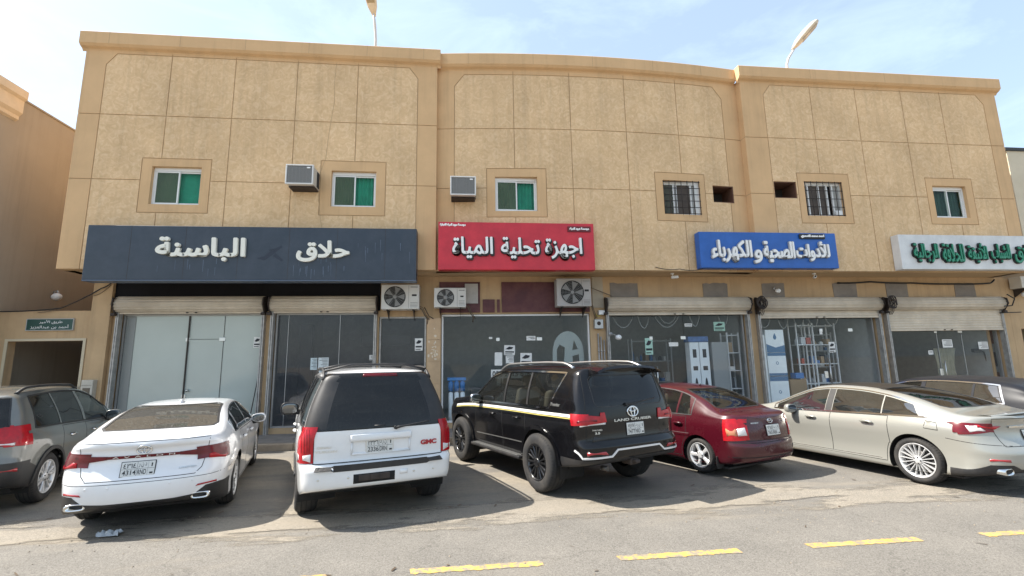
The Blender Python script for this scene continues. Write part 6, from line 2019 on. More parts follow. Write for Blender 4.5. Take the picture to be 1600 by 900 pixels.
def doors(c, xs, zlo, m, base=0.0, handles=None, hm=None, lean=()):
    """xs: rear edge, middle, front edge of the two doors"""
    c.door_x = xs
    for a, b in zip(xs[:-1], xs[1:]):
        z1a, z1b = c.fB(a) + base, c.fB(b) + base
        n = 6
        top = [(b + (a - b) * i / n, c.fB(b + (a - b) * i / n) + base) for i in range(n + 1)]
        # the rear edge of the rear door follows the wheel arch
        lo = [(a, zlo), (b, zlo)]
        ra = c.R * 1.22
        if a < c.ro + ra and c.R + ra > zlo:
            cut = []
            for t in range(0, 13):
                an = R_(80 - 100 * t / 12)
                x, z = c.ro + ra * math.cos(an), c.R + ra * math.sin(an)
                if z > zlo and x > a: cut.append((x, z))
            if cut: lo = [(a, cut[0][1])] + cut + [(cut[-1][0], zlo), (b, zlo)]
        c.region('side', lo + top, 'door', m, seam=0.009, seam_off=0.0012)

def finish_doors(c, handles, hm):
    """handles hang on the doors they open"""
    for x, z in handles:
        for sg in (1, -1):
            par = None
            for nm, g, o in c.obj.get('_door', []):
                if g == sg:
                    xs = [v.co.x for v in o.data.vertices]
                    if min(xs) < x < max(xs): par = o
            c.handle(x, z, sg, hm, parent=par)

# ---------------------------------------------------------------- 1 white saloon (left)
P_white = paint('pearl_white_paint', (0.74, 0.74, 0.745), rough=0.28, amt=0.10)
c = Car(name='parked_car', loc=(-3.82, 6.27, 0), yaw=107.2, label='white saloon with a thin red lamp bar across its tail, parked left', cat='car',
        L=4.98, hw=0.905, ro=1.12, wb=2.87, R=0.345, tumble=27, rc=0.10, crown=0.045, bulge=0.012,
        T=[(0, 1.03), (.05, 1.085), (.16, 1.10), (.34, 1.105), (.55, 1.125), (.72, 1.17), (1.1, 1.295), (1.5, 1.385), (1.9, 1.425), (2.35, 1.438), (2.75, 1.41), (3.1, 1.30), (3.55, 1.10), (3.85, 1.0), (4.4, .93), (4.8, .82), (4.98, .66)],
        belt=[(0, .97), (1.0, .985), (2.5, .96), (3.6, .93), (4.98, .68)],
        plan=[(0, .875), (.45, .95), (1.1, 1.0), (1.9, .985), (3.6, .985), (4.0, 1.0), (4.6, .96), (4.98, .90)],
        zb=[(0, .34), (.5, .22), (1.2, .19), (3.8, .18), (4.98, .24)],
        side=[(0, .955), (.08, .975), (.2, .972), (.45, .985), (.62, 1.0), (.75, .998), (.9, .975), (1.0, .945)],
        sr=[(.2, .12), (.34, .05), (.42, .015), (.52, .0), (.62, .01), (.69, .05), (.74, .075), (.85, .10), (.95, .10), (1.02, .06), (1.10, .05)], sf=[(.2, .08), (.5, 0), (.8, .1)],
        cr_=0.42, nr=2.6, cf_=0.7, nf=2.3, fade_r=0.9, fade_f=0.8, strips=None)
c.strips = {}
doors(c, (1.42, 2.36, 3.42), .26, P_white)
c.arches()
c.region('side', winpoly(c, 1.36, 2.40, l0=0.1), 'window', G_dark, -0.004)
c.region('side', winpoly(c, 2.46, 3.40, l1=-0.0), 'window', G_dark, -0.004)
c.region('side', winpoly(c, 0.98, 1.32, l0=0.08, d=0.095), 'window', G_dark, -0.004)
for sg in (1, -1):
    for pl in (winpoly(c, 0.96, 3.44, n=24),):
        c.ribbon('side', pl + [pl[0]], 0.022, 0.006, M_chrome, sg)
rw = [(-.60, 1.145), (.60, 1.145), (.645, 1.17), (.56, 1.372), (.50, 1.388), (-.50, 1.388), (-.56, 1.372), (-.645, 1.17)]
c.region('rear', rw, 'rear_window', G_dusty, -0.003, nmin=0.1, seam=0.03, seam_off=0.003, seam_m=M_trim)
c.region('front', [(-.66, 1.0), (.66, 1.0), (.56, 1.36), (-.56, 1.36)], 'windscreen', G_mid, -0.003, nmin=0.1)
# boot lid outline, red bar and lamps
c.region('rear', [(-.64, .88), (-.60, .70), (-.54, .635), (.54, .635), (.60, .70), (.64, .88), (.66, 1.06), (-.66, 1.06)], 'boot_lid', P_white, 0.0, nmin=0.2, seam=0.008, seam_off=0.0012)
for sg in (1, -1):
    lamp = [(sg * .36, .868), (sg * .60, .838), (sg * .74, .785), (sg * .93, .755), (sg * .93, .93), (sg * .86, .945), (sg * .72, .925), (sg * .50, .912), (sg * .36, .905)]
    c.region('rear', lamp, 'tail_light', M_taild, 0.010, sg=sg, nmin=0.12)
    c.region('side', [(0.0, .76), (.22, .80), (.50, .945), (.42, .955), (.2, .945), (0.0, .93)], 'tail_light', M_taild, 0.010, sg=sg, nmin=0.3)
    c.patch('rear', [(sg * .66, .79), (sg * .82, .765), (sg * .84, .80), (sg * .70, .85), (sg * .66, .84)], 'lamp_strip', M_tail, 0.016, parent=None)
    c.patch('rear', [(sg * .70, .90), (sg * .84, .915), (sg * .83, .925), (sg * .66, .91)], 'lamp_strip', M_tail, 0.016)
c.region('rear', [(-.37, .870), (.37, .870), (.37, .903), (-.37, .903)], 'light_bar', M_taild, 0.006, nmin=0.2)
# lower bumper: black valance that lifts round the tail pipes
c.region('rear', [(-.93, .2), (.93, .2), (.93, .46), (.80, .485), (.66, .475), (.55, .39), (.35, .375), (-.35, .375), (-.55, .39), (-.66, .475), (-.80, .485), (-.93, .46)], 'valance', M_trim, 0.003, nmin=-0.2)
for sg in (1, -1):
    c.patch('rear', [(sg * .56, .482), (sg * .58, .505), (sg * .76, .515), (sg * .76, .49), (sg * .66, .490)], 'reflector', M_redref, 0.008)
    c.exhaust(0.085, sg * 0.61, 0.365, 0.19, 0.072)
    for y in (.30, .52): 
        q = c.rear(sg * y, .56); mb = MB(); mb.ellipsoid(tuple(q[0]), (0.004, 0.016, 0.016), 12); mb.build('parking_sensor', P_white, c.root)
c.ribbon('rear', [(-.92, .625), (-.70, .60), (.70, .60), (.92, .625)], 0.006, 0.001, M_seam)
c.region('front', [(-.88, .70), (-.50, .66), (-.55, .75), (-.88, .82)], 'headlight', M_clearlamp, 0.004); c.region('front', [(.88, .70), (.50, .66), (.55, .75), (.88, .82)], 'headlight', M_clearlamp, 0.004)
c.region('front', [(-.7, .30), (.7, .30), (.6, .60), (-.6, .60)], 'grille', M_trim, 0.002)
c.finish(P_white)
c.wheels('v', 5, M_alloy, 0.70, 0.225)
c.rings(0, .965, 1.0)
c.badge('rear', 0, .8865, 'A  V  A  L  O  N', M_satin, w=0.62, h=0.020, bold=0.01, depth=0.008)
c.badge('rear', -.46, .715, 'LIMITED', M_satin, w=0.18, h=0.018, bold=0.02)
c.plate(0.04, .745, ('٤٣١٤', arabic('د ن ر')), ('4314', 'RND'))
finish_doors(c, ((1.68, .86), (2.66, .85)), P_white)
for sg in (1, -1): c.mirror(3.22, .96, sg, P_white, chrome=None)
c.seats(M_seatd, ((2.80, (.38, -.38)), (1.98, (.40, -.40))), 0.20)
q = c.top(1.75, 0); mb = MB(); mb.ellipsoid(tuple(q[0] + Vector((0, 0, .012))), (0.09, 0.022, 0.035), 12); mb.build('antenna_fin', P_white, c.root)
# white cloth on the parcel shelf
mb = MB(); mb.cbox(0.62, 1.15, -.62, .62, .99, 1.03, .01); mb.build('parcel_shelf', M_lining, c.root)

# ---------------------------------------------------------------- 2 white off roader
P_white2 = paint('white_paint_suv', (0.72, 0.72, 0.715), rough=0.32, amt=0.16)
c = Car(name='parked_car', loc=(-1.0, 6.27, 0), yaw=108.6, label='white off roader with a black rear window and tall red tail lights', cat='car',
        L=5.13, hw=1.0, ro=1.0, wb=2.946, R=0.395, tumble=17, rc=0.11, crown=0.05, bulge=0.02,
        T=[(0, 1.79), (.05, 1.83), (.2, 1.865), (.8, 1.89), (1.8, 1.90), (2.7, 1.875), (3.1, 1.80), (3.5, 1.55), (3.95, 1.24), (4.4, 1.17), (4.95, 1.10), (5.13, .95)],
        belt=[(0, 1.14), (2.5, 1.13), (4.0, 1.10), (5.13, .98)],
        plan=[(0, .925), (.4, .97), (1.0, 1.0), (2.0, .985), (3.7, .985), (4.1, 1.0), (4.8, .97), (5.13, .93)],
        zb=[(0, .46), (.5, .34), (1.2, .30), (4.0, .28), (5.13, .34)],
        side=[(0, .96), (.12, .975), (.3, .985), (.55, 1.0), (.75, 1.0), (.9, .985), (1.0, .955)],
        sr=[(.40, .06), (.48, .01), (.56, 0), (.70, .0), (.715, .02), (.735, .10), (.80, .105), (1.12, .115), (1.2, .13), (1.78, .33), (1.9, .35)], sf=[(.3, .1), (.6, 0), (.9, .03), (1.2, .12)],
        cr_=0.25, nr=3.4, cf_=0.5, nf=2.6, fade_r=1.1, fade_f=0.8, strips=None)
c.strips = {}
doors(c, (1.45, 2.28, 3.28), .40, P_white2)
c.arches(r=0.46)
c.region('side', winpoly(c, .42, 1.40, d=.13, base=.04, l0=.16), 'window', G_blue, -0.004)
c.region('side', winpoly(c, 1.50, 2.25, d=.13, base=.04), 'window', G_dark, -0.004)
c.region('side', winpoly(c, 2.33, 3.26, d=.13, base=.04), 'window', G_dark, -0.004)
for sg in (1, -1):
    pl = winpoly(c, .40, 3.42, d=.115, base=.025, n=26, l0=.16); c.ribbon('side', pl + [pl[0]], 0.03, 0.004, M_trim, sg)
# black glass lid over the whole tail above the belt, tailgate below
c.region('rear', [(-.885, 1.135), (.885, 1.135), (.90, 1.16), (.70, 1.80), (.64, 1.825), (-.64, 1.825), (-.70, 1.80), (-.90, 1.16)], 'rear_window', G_black, 0.004, nmin=0.12, seam=0.012, seam_m=M_trim)
c.region('side', [(.10, 1.15), (.33, 1.15), (.50, 1.72), (.40, 1.80), (.22, 1.80)], 'pillar_trim', M_trim, 0.004, nmin=0.15)
c.region('rear', [(-.80, .745), (.80, .745), (.80, 1.128), (-.80, 1.128)], 'tailgate', P_white2, 0.004, nmin=0.25, seam=0.010, seam_off=0.006)
for sg in (1, -1):
    c.region('rear', [(sg * .815, .76), (sg * 1.0, .76), (sg * 1.0, 1.18), (sg * .835, 1.16)], 'tail_light', M_tail, 0.014, sg=sg, nmin=0.1, seam=0.01)
    c.region('side', [(.05, .76), (.235, .76), (.275, 1.18), (.10, 1.18)], 'tail_light', M_tail, 0.014, sg=sg, nmin=0.25)
    c.patch('rear', [(sg * .825, .775), (sg * .96, .775), (sg * .96, .865), (sg * .825, .865)], 'reversing_lens', M_clearlamp, 0.019)
    for k in range(4):
        c.ribbon('rear', [(sg * (.84 + k * .028), .88), (sg * (.85 + k * .026), 1.15)], 0.004, 0.0165, M_taild)
c.ribbon('rear', [(-.78, .695), (.78, .695)], 0.075, 0.006, M_trim, name='step_pad')
c.region('front', [(-.95, .85), (-.60, .85), (-.60, 1.02), (-.95, 1.0)], 'headlight', M_clearlamp, 0.004); c.region('front', [(.95, .85), (.60, .85), (.60, 1.02), (.95, 1.0)], 'headlight', M_clearlamp, 0.004)
c.region('front', [(-.55, .70), (.55, .70), (.55, 1.02), (-.55, 1.02)], 'grille', M_chrome, 0.002)
c.region('front', [(-.74, 1.28), (.74, 1.28), (.64, 1.74), (-.64, 1.74)], 'windscreen', G_mid, -0.003, nmin=0.1, seam=0.03, seam_m=M_trim)
c.finish(P_white2)
c.wheels('six', 6, M_alloy, 0.64, 0.27)
# plate recess: a raised bar over a framed hollow
c.patch('rear', [(-.38, .985), (.38, .985), (.38, 1.065), (-.38, 1.065)], 'grab_bar', P_white2, 0.035)
for a in ([(-.37, .82), (.37, .82), (.35, .845), (-.35, .845)], [(-.37, .82), (-.35, .845), (-.35, .985), (-.37, .985)], [(.37, .82), (.35, .845), (.35, .985), (.37, .985)]): c.patch('rear', a, 'recess_edge', P_white2, 0.016)
c.plate(0.02, .915, ('٢٣٣٦', arabic('ن ر د')), ('2336', 'DRN'), M_satin)
c.badge('rear', -.62, .905, 'GMC', M_redtext, w=.22, h=.062, bold=0.05, depth=0.012)
c.badge('rear', .66, .885, 'YUKON', M_satin, w=.26, h=.028, bold=0.03)
c.badge('rear', .68, .935, 'DENALI', M_satin, w=.16, h=.026, bold=0.03)
c.patch('rear', [(-.16, .50), (.34, .50), (.34, .61), (-.16, .61)], 'tow_recess', M_under, 0.004)
mb = MB(); mb.cbox(-.01, .03, -.10, .28, .525, .60, .01); mb.cbox(-.03, .02, .04, .14, .53, .60, .012); mb.build('tow_bracket', M_iron, c.root)
c.patch('rear', [(-.32, .56), (-.22, .56), (-.22, .62), (-.32, .62)], 'tow_cover', P_white2, 0.004)
for y in (.74, .40, -.40, -.66):
    q = c.rear(y, .58); mb = MB(); mb.ellipsoid(tuple(q[0]), (0.005, 0.017, 0.017), 12); mb.build('parking_sensor', M_satin, c.root)
c.wiper(-.18, 1.12, -.62, 1.17)
c.patch('rear', [(-.05, 1.15), (.09, 1.15), (.09, 1.165), (-.05, 1.165)], 'glass_latch', M_trim, 0.012)
q = c.rear(0, 1.80)
c.patch('rear', [(-.23, 1.775), (.23, 1.775), (.22, 1.81), (-.22, 1.81)], 'brake_light', M_taild, 0.012)
finish_doors(c, ((1.70, .98), (2.55, .98)), P_white2)
for sg in (1, -1): c.mirror(3.12, 1.17, sg, M_trim, size=(.09, .15, .105), out=.15)
c.rail(.45, 2.6, .70, M_trim, .07, .018)
for x in (.62, 2.35):
    mb = MB(); a = c.top(x, .0)[0].z
    mb.tube([(x, -.70, c.top(x, .70)[0].z + .06), (x, -.35, a + .055), (x, .35, a + .055), (x, .70, c.top(x, .70)[0].z + .06)], .016, 8); mb.build('roof_bar', M_trim, c.root)
for sg in (1, -1):
    mb = MB(); mb.cbox(1.6, 3.5, sg * .93 - .07, sg * .93 + .07, .33, .39, .02); mb.build('side_step', M_trim, c.root)
c.seats(M_seat, ((2.75, (.42, -.42)), (1.75, (.45, -.45))), 0.48)
# ---------------------------------------------------------------- 3 black off roader
M_brightrim = mat('bright_trim', (0.70, 0.70, 0.70), 0.25, metal=0.2)
P_black = paint('black_paint', (0.004, 0.004, 0.005), rough=0.18, dust=(0.05, 0.044, 0.036), amt=0.06, coat=0.25, spec=0.3)
c = Car(name='parked_car', loc=(2.50, 6.66, 0), yaw=114.0, label='black off roader on big tyres with a pale stripe along its side', cat='car',
        L=4.95, hw=0.985, ro=1.15, wb=2.85, R=0.43, tumble=13, rc=0.12, crown=0.055, bulge=0.02,
        T=[(0, 1.79), (.05, 1.83), (.2, 1.865), (.9, 1.90), (1.8, 1.91), (2.5, 1.89), (2.9, 1.81), (3.3, 1.57), (3.65, 1.34), (4.1, 1.27), (4.75, 1.20), (4.95, 1.05)],
        belt=[(0, 1.22), (2.5, 1.20), (3.7, 1.18), (4.95, 1.08)],
        plan=[(0, .94), (.35, .975), (.75, .985), (1.15, 1.0), (1.6, .985), (2.2, .972), (3.3, .972), (3.7, .99), (4.0, 1.0), (4.6, .975), (4.95, .92)],
        zb=[(0, .56), (.5, .46), (1.2, .38), (4.0, .36), (4.95, .46)],
        side=[(0, .95), (.12, .968), (.3, .972), (.5, .985), (.68, 1.0), (.82, .998), (.93, .975), (1.0, .95)],
        sr=[(.45, .12), (.56, .03), (.64, .0), (.78, .0), (.80, .015), (.82, .07), (1.15, .10), (1.3, .12), (1.77, .25), (1.87, .18), (1.96, .18)], sf=[(.3, .12), (.7, 0), (1.0, .03), (1.3, .12)],
        cr_=0.24, nr=3.2, cf_=0.5, nf=2.6, fade_r=1.2, fade_f=0.8, strips=None)
c.strips = {}
doors(c, (1.52, 2.32, 3.36), .50, P_black)
c.arches(r=0.495, flare=P_black, flare_w=0.06)
for pl in (winpoly(c, .92, 1.50, d=.15, base=.05, l0=-.26), winpoly(c, 1.55, 2.28, d=.15, base=.05), winpoly(c, 2.34, 3.36, d=.15, base=.05)):
    c.region('side', pl, 'window', G_mid, -0.004)
for sg in (1, -1):
    pl = winpoly(c, .90, 3.52, d=.128, base=.03, n=30, l0=-.30); c.ribbon('side', pl + [pl[0]], 0.028, 0.007, M_chrome, sg)
    for x in (1.525, 2.31): c.ribbon('side', [(x, c.fB(x) + .05), (x, c.fT(x) - .15)], 0.05, 0.005, M_trim, sg)
    # pale two-tone stripe with a gold under-line
    pts = [(.30 + 3.95 * i / 30, c.fB(.30 + 3.95 * i / 30) - .045 - .02 * max(0, (i - 24) / 6)) for i in range(31)]
    c.ribbon('side', pts, 0.042, 0.003, bpy.data.materials.get('silver_stripe') or mat('silver_stripe', (0.55, 0.54, 0.50), 0.35), sg, name='body_stripe')
    c.ribbon('side', [(x, z - .034) for x, z in pts], 0.014, 0.003, bpy.data.materials.get('gold_stripe') or mat('gold_stripe', (0.42, 0.36, 0.10), 0.4), sg, name='body_stripe')
    c.ribbon('side', [(1.65, .66), (3.35, .63)], 0.014, 0.006, M_satin, sg)
c.region('rear', rrect(-.66, .66, 1.29, 1.72, .08), 'rear_window', G_dark, -0.003, nmin=0.1, seam=0.014, seam_m=M_trim)
c.region('rear', [(-.80, .82), (.80, .82), (.80, 1.28), (.74, 1.80), (-.74, 1.80), (-.80, 1.28)], 'tailgate', P_black, 0.0, nmin=0.2, seam=0.009, seam_off=0.001) if False else None
for sg in (1, -1):
    lamp = [(sg * .50, 1.085), (sg * .98, 1.05), (sg * .98, 1.20), (sg * .90, 1.20), (sg * .60, 1.165), (sg * .585, 1.215), (sg * .52, 1.215)]
    c.region('rear', lamp, 'tail_light', M_tail, 0.016, sg=sg, nmin=0.1, seam=0.012)
    c.region('side', [(0, 1.05), (.30, 1.06), (.36, 1.20), (0, 1.20)], 'tail_light', M_tail, 0.016, sg=sg, nmin=0.3)
    c.patch('rear', [(sg * .52, 1.055), (sg * .90, 1.035), (sg * .90, 1.06), (sg * .52, 1.083)], 'lamp_strip', M_clearlamp, 0.012)
    c.patch('rear', [(sg * .66, 1.10), (sg * .92, 1.09), (sg * .92, 1.115), (sg * .66, 1.125)], 'lamp_strip', M_taild, 0.021)
    c.patch('rear', [(sg * .56, .665), (sg * .86, .665), (sg * .86, .71), (sg * .60, .71)], 'reflector', M_redref, 0.008)
    c.ribbon('rear', [(sg * .0, .72), (sg * .40, .72), (sg * .50, .64), (sg * .90, .63), (sg * .93, .72)], 0.024, 0.012, M_brightrim, name='bumper_trim')
    c.ribbon('rear', [(sg * .83, .84), (sg * .80, 1.30), (sg * .74, 1.74)], 0.008, 0.001, M_seam)
c.ribbon('rear', [(-.83, .845), (.83, .845)], 0.012, 0.001, M_seam)
c.patch('rear', [(-.75, .83), (.75, .83), (.72, .90), (-.72, .90)], 'handle_recess', M_trim, 0.004)
c.region('rear', [(-.97, .44), (.97, .44), (.97, .60), (-.97, .60)], 'valance', M_trim, 0.003, nmin=-0.3)
c.region('front', [(-.93, .92), (-.55, .92), (-.55, 1.10), (-.93, 1.10)], 'headlight', M_clearlamp, 0.004); c.region('front', [(.93, .92), (.55, .92), (.55, 1.10), (.93, 1.10)], 'headlight', M_clearlamp, 0.004)
c.region('front', [(-.5, .75), (.5, .75), (.5, 1.12), (-.5, 1.12)], 'grille', M_chrome, 0.002)
c.region('front', [(-.74, 1.37), (.74, 1.37), (.64, 1.76), (-.64, 1.76)], 'windscreen', G_mid, -0.003, nmin=0.1, seam=0.03, seam_m=M_trim)
c.finish(P_black)
c.wheels('v', 8, M_blackalloy, 0.60, 0.30, ys=1.015)
c.rings(0.0, 1.20, 1.35)
c.badge('rear', 0.0, 1.095, 'LAND CRUISER', M_satin, w=.72, h=.036, bold=0.02, depth=0.008)
c.plate(-.02, .965, ('٧٤٧٧', arabic('ن ر د')), ('7477', 'NRD'))
c.badge('rear', .66, .985, 'TWIN TURBO', M_satin, w=.16, h=.02, bold=0.02); c.badge('rear', .66, .945, '3.5', M_satin, w=.08, h=.028, bold=0.04)
c.badge('side', .74, 1.305, 'Premier', M_satin, w=.22, h=.05, bold=0.03)
c.wiper(.10, 1.30, -.48, 1.36)
mb = MB(); n = 10      # roof spoiler lip
for i in range(n + 1):
    y = -.62 + 1.24 * i / n; q = c.top(.30, y); w_ = None
    zt = q[0].z
    mb.v += [(.55, y, c.top(.55, y)[0].z - .004), (.10, y, zt + .004), (.075, y, zt - .03), (.34, y, zt - .045)]
for i in range(n):
    for j in range(3): mb.f.append([i * 4 + j, i * 4 + 4 + j, i * 4 + 5 + j, i * 4 + 1 + j]); mb.m.append(0); mb.s.append(False)
mb.f += [[0, 1, 2, 3], [n * 4 + k for k in range(4)]]; mb.m += [0, 0]; mb.s += [False, False]
mb.build('spoiler', P_black, c.root)
finish_doors(c, ((1.80, 1.03), (2.66, 1.03)), P_black)
for sg in (1, -1):
    c.mirror(3.22, 1.24, sg, M_chrome, P_black, size=(.09, .12, .085), out=.10)
    mb = MB(); mb.cbox(1.62, 3.42, sg * .955 - .10, sg * .955 + .085, .40, .455, .02); mb.cbox(1.70, 3.34, sg * .965 - .08, sg * .965 + .06, .4555, .462, .003, 1); mb.build('side_step', [M_trim, M_satin], c.root)
c.rail(.55, 2.75, .685, M_satin, .06, .020)
mb = MB(); mb.cbox(.02, .22, .02, .16, .48, .60, .02); mb.cbox(-.05, .03, .04, .13, .51, .56, .015); mb.build('tow_hitch', M_iron, c.root)
mb = MB(); mb.tube([(.22, .52, .46), (.12, .50, .46)], .035, 12); mb.build('exhaust_tip', M_disc, c.root)
c.seats(M_seat, ((2.72, (.40, -.40)), (1.75, (.44, -.44))), 0.58)
# ---------------------------------------------------------------- 4 maroon saloon
P_red = paint('maroon_paint', (0.050, 0.003, 0.008), rough=0.27, dust=(0.14, 0.07, 0.06), amt=0.10, coat=0.5, spec=0.35)
c = Car(name='parked_car', loc=(5.13, 7.45, 0), yaw=112.0, label='small maroon saloon with silver five spoke wheels', cat='car',
        L=4.28, hw=0.815, ro=0.91, wb=2.50, R=0.300, tumble=24, rc=0.10, crown=0.05, bulge=0.014,
        T=[(0, .96), (.04, 1.0), (.14, 1.025), (.30, 1.04), (.46, 1.055), (.60, 1.10), (.95, 1.27), (1.30, 1.395), (1.65, 1.45), (2.0, 1.468), (2.4, 1.44), (2.75, 1.30), (3.2, 1.06), (3.45, .98), (3.9, .88), (4.2, .74), (4.28, .62)],
        belt=[(0, .92), (1.0, .93), (2.4, .90), (3.2, .87), (4.28, .66)],
        plan=[(0, .95), (.4, .985), (.95, 1.0), (1.8, .99), (3.1, .99), (3.45, 1.0), (4.0, .95), (4.28, .88)],
        zb=[(0, .30), (.4, .23), (1.0, .19), (3.3, .18), (4.28, .22)],
        side=SIDE_STD,
        sr=[(.2, .10), (.30, .03), (.38, 0), (.50, 0), (.56, .012), (.59, .05), (.75, .065), (.95, .10), (1.03, .10)], sf=[(.2, .06), (.45, 0), (.8, .1)],
        cr_=0.42, nr=2.5, cf_=0.6, nf=2.3, fade_r=0.8, fade_f=0.7, strips=None)
c.strips = {}
doors(c, (1.15, 1.93, 2.92), .25, P_red)
c.arches()
c.region('side', winpoly(c, 1.06, 1.36, d=.09, l0=.10), 'window', G_mid, -0.004)
c.region('side', winpoly(c, 1.40, 1.96, d=.09), 'window', G_mid, -0.004)
c.region('side', winpoly(c, 2.03, 2.86, d=.09), 'window', G_mid, -0.004)
for sg in (1, -1):
    pl = winpoly(c, 1.04, 2.90, n=20, d=.08); c.ribbon('side', pl + [pl[0]], 0.02, 0.004, M_trim, sg)
    c.ribbon('side', [(1.08, .625), (2.9, .60)], 0.035, 0.010, P_red, sg, name='side_moulding'); c.ribbon('side', [(1.08, .647), (2.9, .622)], 0.007, 0.011, M_satin, sg)
rw = [(-.50, 1.085), (.50, 1.085), (.56, 1.11), (.50, 1.34), (.44, 1.385), (-.44, 1.385), (-.50, 1.34), (-.56, 1.11)]
c.region('rear', rw, 'rear_window', G_mid, -0.003, nmin=0.1, seam=0.03, seam_off=0.003, seam_m=M_trim)
c.region('front', [(-.60, .99), (.60, .99), (.50, 1.39), (-.50, 1.39)], 'windscreen', G_mid, -0.003, nmin=0.1)
c.region('rear', [(-.55, .61), (.55, .61), (.54, .80), (.50, 1.0), (.52, 1.045), (-.52, 1.045), (-.50, 1.0), (-.54, .80)], 'boot_lid', P_red, 0.0, nmin=0.15, seam=0.009, seam_off=0.001)
for sg in (1, -1):
    c.region('rear', [(sg * .52, .63), (sg * .90, .60), (sg * .90, .93), (sg * .66, .955), (sg * .54, .86)], 'tail_light', M_tail, 0.012, sg=sg, nmin=0.1, seam=0.009)
    c.region('side', [(0, .62), (.22, .64), (.30, .80), (.22, .95), (0, .95)], 'tail_light', M_tail, 0.012, sg=sg, nmin=0.35)
    c.patch('rear', [(sg * .55, .70), (sg * .68, .69), (sg * .68, .80), (sg * .57, .82)], 'indicator_lens', M_clearlamp, 0.017)
    c.patch('rear', [(sg * .69, .69), (sg * .78, .685), (sg * .78, .80), (sg * .69, .80)], 'indicator_lens', M_amber, 0.017)
c.ribbon('rear', [(-.80, .585), (-.5, .578), (.5, .578), (.80, .585)], 0.012, 0.001, M_seam)
c.ribbon('rear', [(-.78, .36), (.78, .36)], 0.012, 0.003, M_seam)
c.patch('rear', [(-.66, .43), (-.52, .43), (-.52, .49), (-.66, .49)], 'tow_cover', M_trim, 0.003)
c.region('front', [(-.80, .62), (-.45, .60), (-.45, .75), (-.80, .76)], 'headlight', M_clearlamp, 0.004); c.region('front', [(.80, .62), (.45, .60), (.45, .75), (.80, .76)], 'headlight', M_clearlamp, 0.004)
c.region('front', [(-.4, .58), (.4, .58), (.4, .70), (-.4, .70)], 'grille', M_trim, 0.002)
c.finish(P_red)
c.wheels('five', 5, M_alloy, 0.68, 0.19)
c.plate(-.02, .755, ('٧٦٥١', arabic('ر ب ا')), ('7651', 'RBA'))
# oval emblem with a slanted H, name on the lid
mb = MB()
P_ = []
for i in range(29):
    t = i * 2 * math.pi / 28; q = c.rear(.065 * math.cos(t), .90 + .036 * math.sin(t)); P_.append(q[0] + q[1] * .008)
mb.tube(P_, .006, 6, cap=False)
for a, b in (((.038, .925), (.022, .875)), ((-.022, .925), (-.038, .875)), ((.03, .897), (-.03, .903))):
    qa, qb = c.rear(*[a[0], a[1]]), c.rear(*[b[0], b[1]]); mb.tube([qa[0] + qa[1] * .008, qb[0] + qb[1] * .008], .006, 6)
mb.build('emblem', M_chrome, c.root)
c.badge('rear', .36, .88, 'ACCENT', M_satin, w=.16, h=.022, bold=0.02); c.badge('rear', -.40, .87, 'GLS', M_satin, w=.09, h=.022, bold=0.02)
finish_doors(c, ((1.32, .80), (2.12, .79)), P_red)
for sg in (1, -1): c.mirror(2.66, .90, sg, P_red, size=(.08, .12, .075))
c.seats(M_seat, ((2.35, (.34, -.34)), (1.66, (.36, -.36))), 0.17, 0.46)
q = c.top(1.45, 0); mb = MB(); mb.tube([tuple(q[0]), tuple(q[0] + Vector((-.01, 0, .04)))], .012, 8); mb.build('antenna_base', M_trim, c.root)
for sg in (1, -1):
    mb = MB(); mb.cbox(.53, .545, sg * .74 - .08, sg * .74 + .08, .14, .34, .006); mb.build('mud_flap', M_trim, c.root)

# ---------------------------------------------------------------- 5 champagne saloon
M_roofglass = mat('dark_roof_panel', (0.03, 0.026, 0.022), 0.3, spec=0.35)
P_cham = paint('champagne_paint', (0.335, 0.33, 0.295), metal=0.35, rough=0.30, amt=0.05)
c = Car(name='parked_car', loc=(8.02, 5.94, 0), yaw=103.0, label='champagne saloon seen broadside with many spoked silver wheels', cat='car',
        L=4.925, hw=0.9325, ro=1.05, wb=2.87, R=0.345, tumble=27, rc=0.10, crown=0.045, bulge=0.012,
        T=[(0, 1.02), (.04, 1.07), (.10, 1.085), (.26, 1.075), (.50, 1.10), (.70, 1.155), (1.1, 1.285), (1.55, 1.385), (2.0, 1.435), (2.35, 1.445), (2.75, 1.41), (3.1, 1.29), (3.6, 1.07), (3.85, 1.0), (4.4, .92), (4.75, .80), (4.925, .64)],
        belt=[(0, .96), (.8, .985), (1.6, .965), (2.6, .935), (3.6, .905), (4.975, .66)],
        plan=[(0, .94), (.45, .985), (1.05, 1.0), (1.75, .975), (2.6, .972), (3.5, .985), (3.95, 1.0), (4.6, .95), (4.975, .88)],
        zb=[(0, .32), (.5, .23), (1.2, .19), (3.8, .18), (4.975, .24)],
        side=[(0, .965), (.07, .985), (.16, .975), (.32, .968), (.55, .985), (.72, 1.0), (.82, .998), (.93, .97), (1.0, .94)],
        sr=[(.2, .12), (.34, .04), (.44, .0), (.56, .0), (.66, .05), (.75, .10), (.88, .12), (.97, .10), (1.04, .05), (1.10, .04)], sf=[(.2, .08), (.5, 0), (.8, .12)],
        cr_=0.48, nr=2.4, cf_=0.7, nf=2.2, fade_r=0.9, fade_f=0.8, strips=None)
c.strips = {}
doors(c, (1.40, 2.38, 3.45), .27, P_cham)
c.arches()
c.region('side', winpoly(c, .96, 1.50, d=.105, l0=.10), 'window', G_blue, -0.004)
c.region('side', winpoly(c, 1.52, 2.36, d=.10), 'window', G_blue, -0.004)
c.region('side', winpoly(c, 2.50, 3.50, d=.10), 'window', G_blue, -0.004)
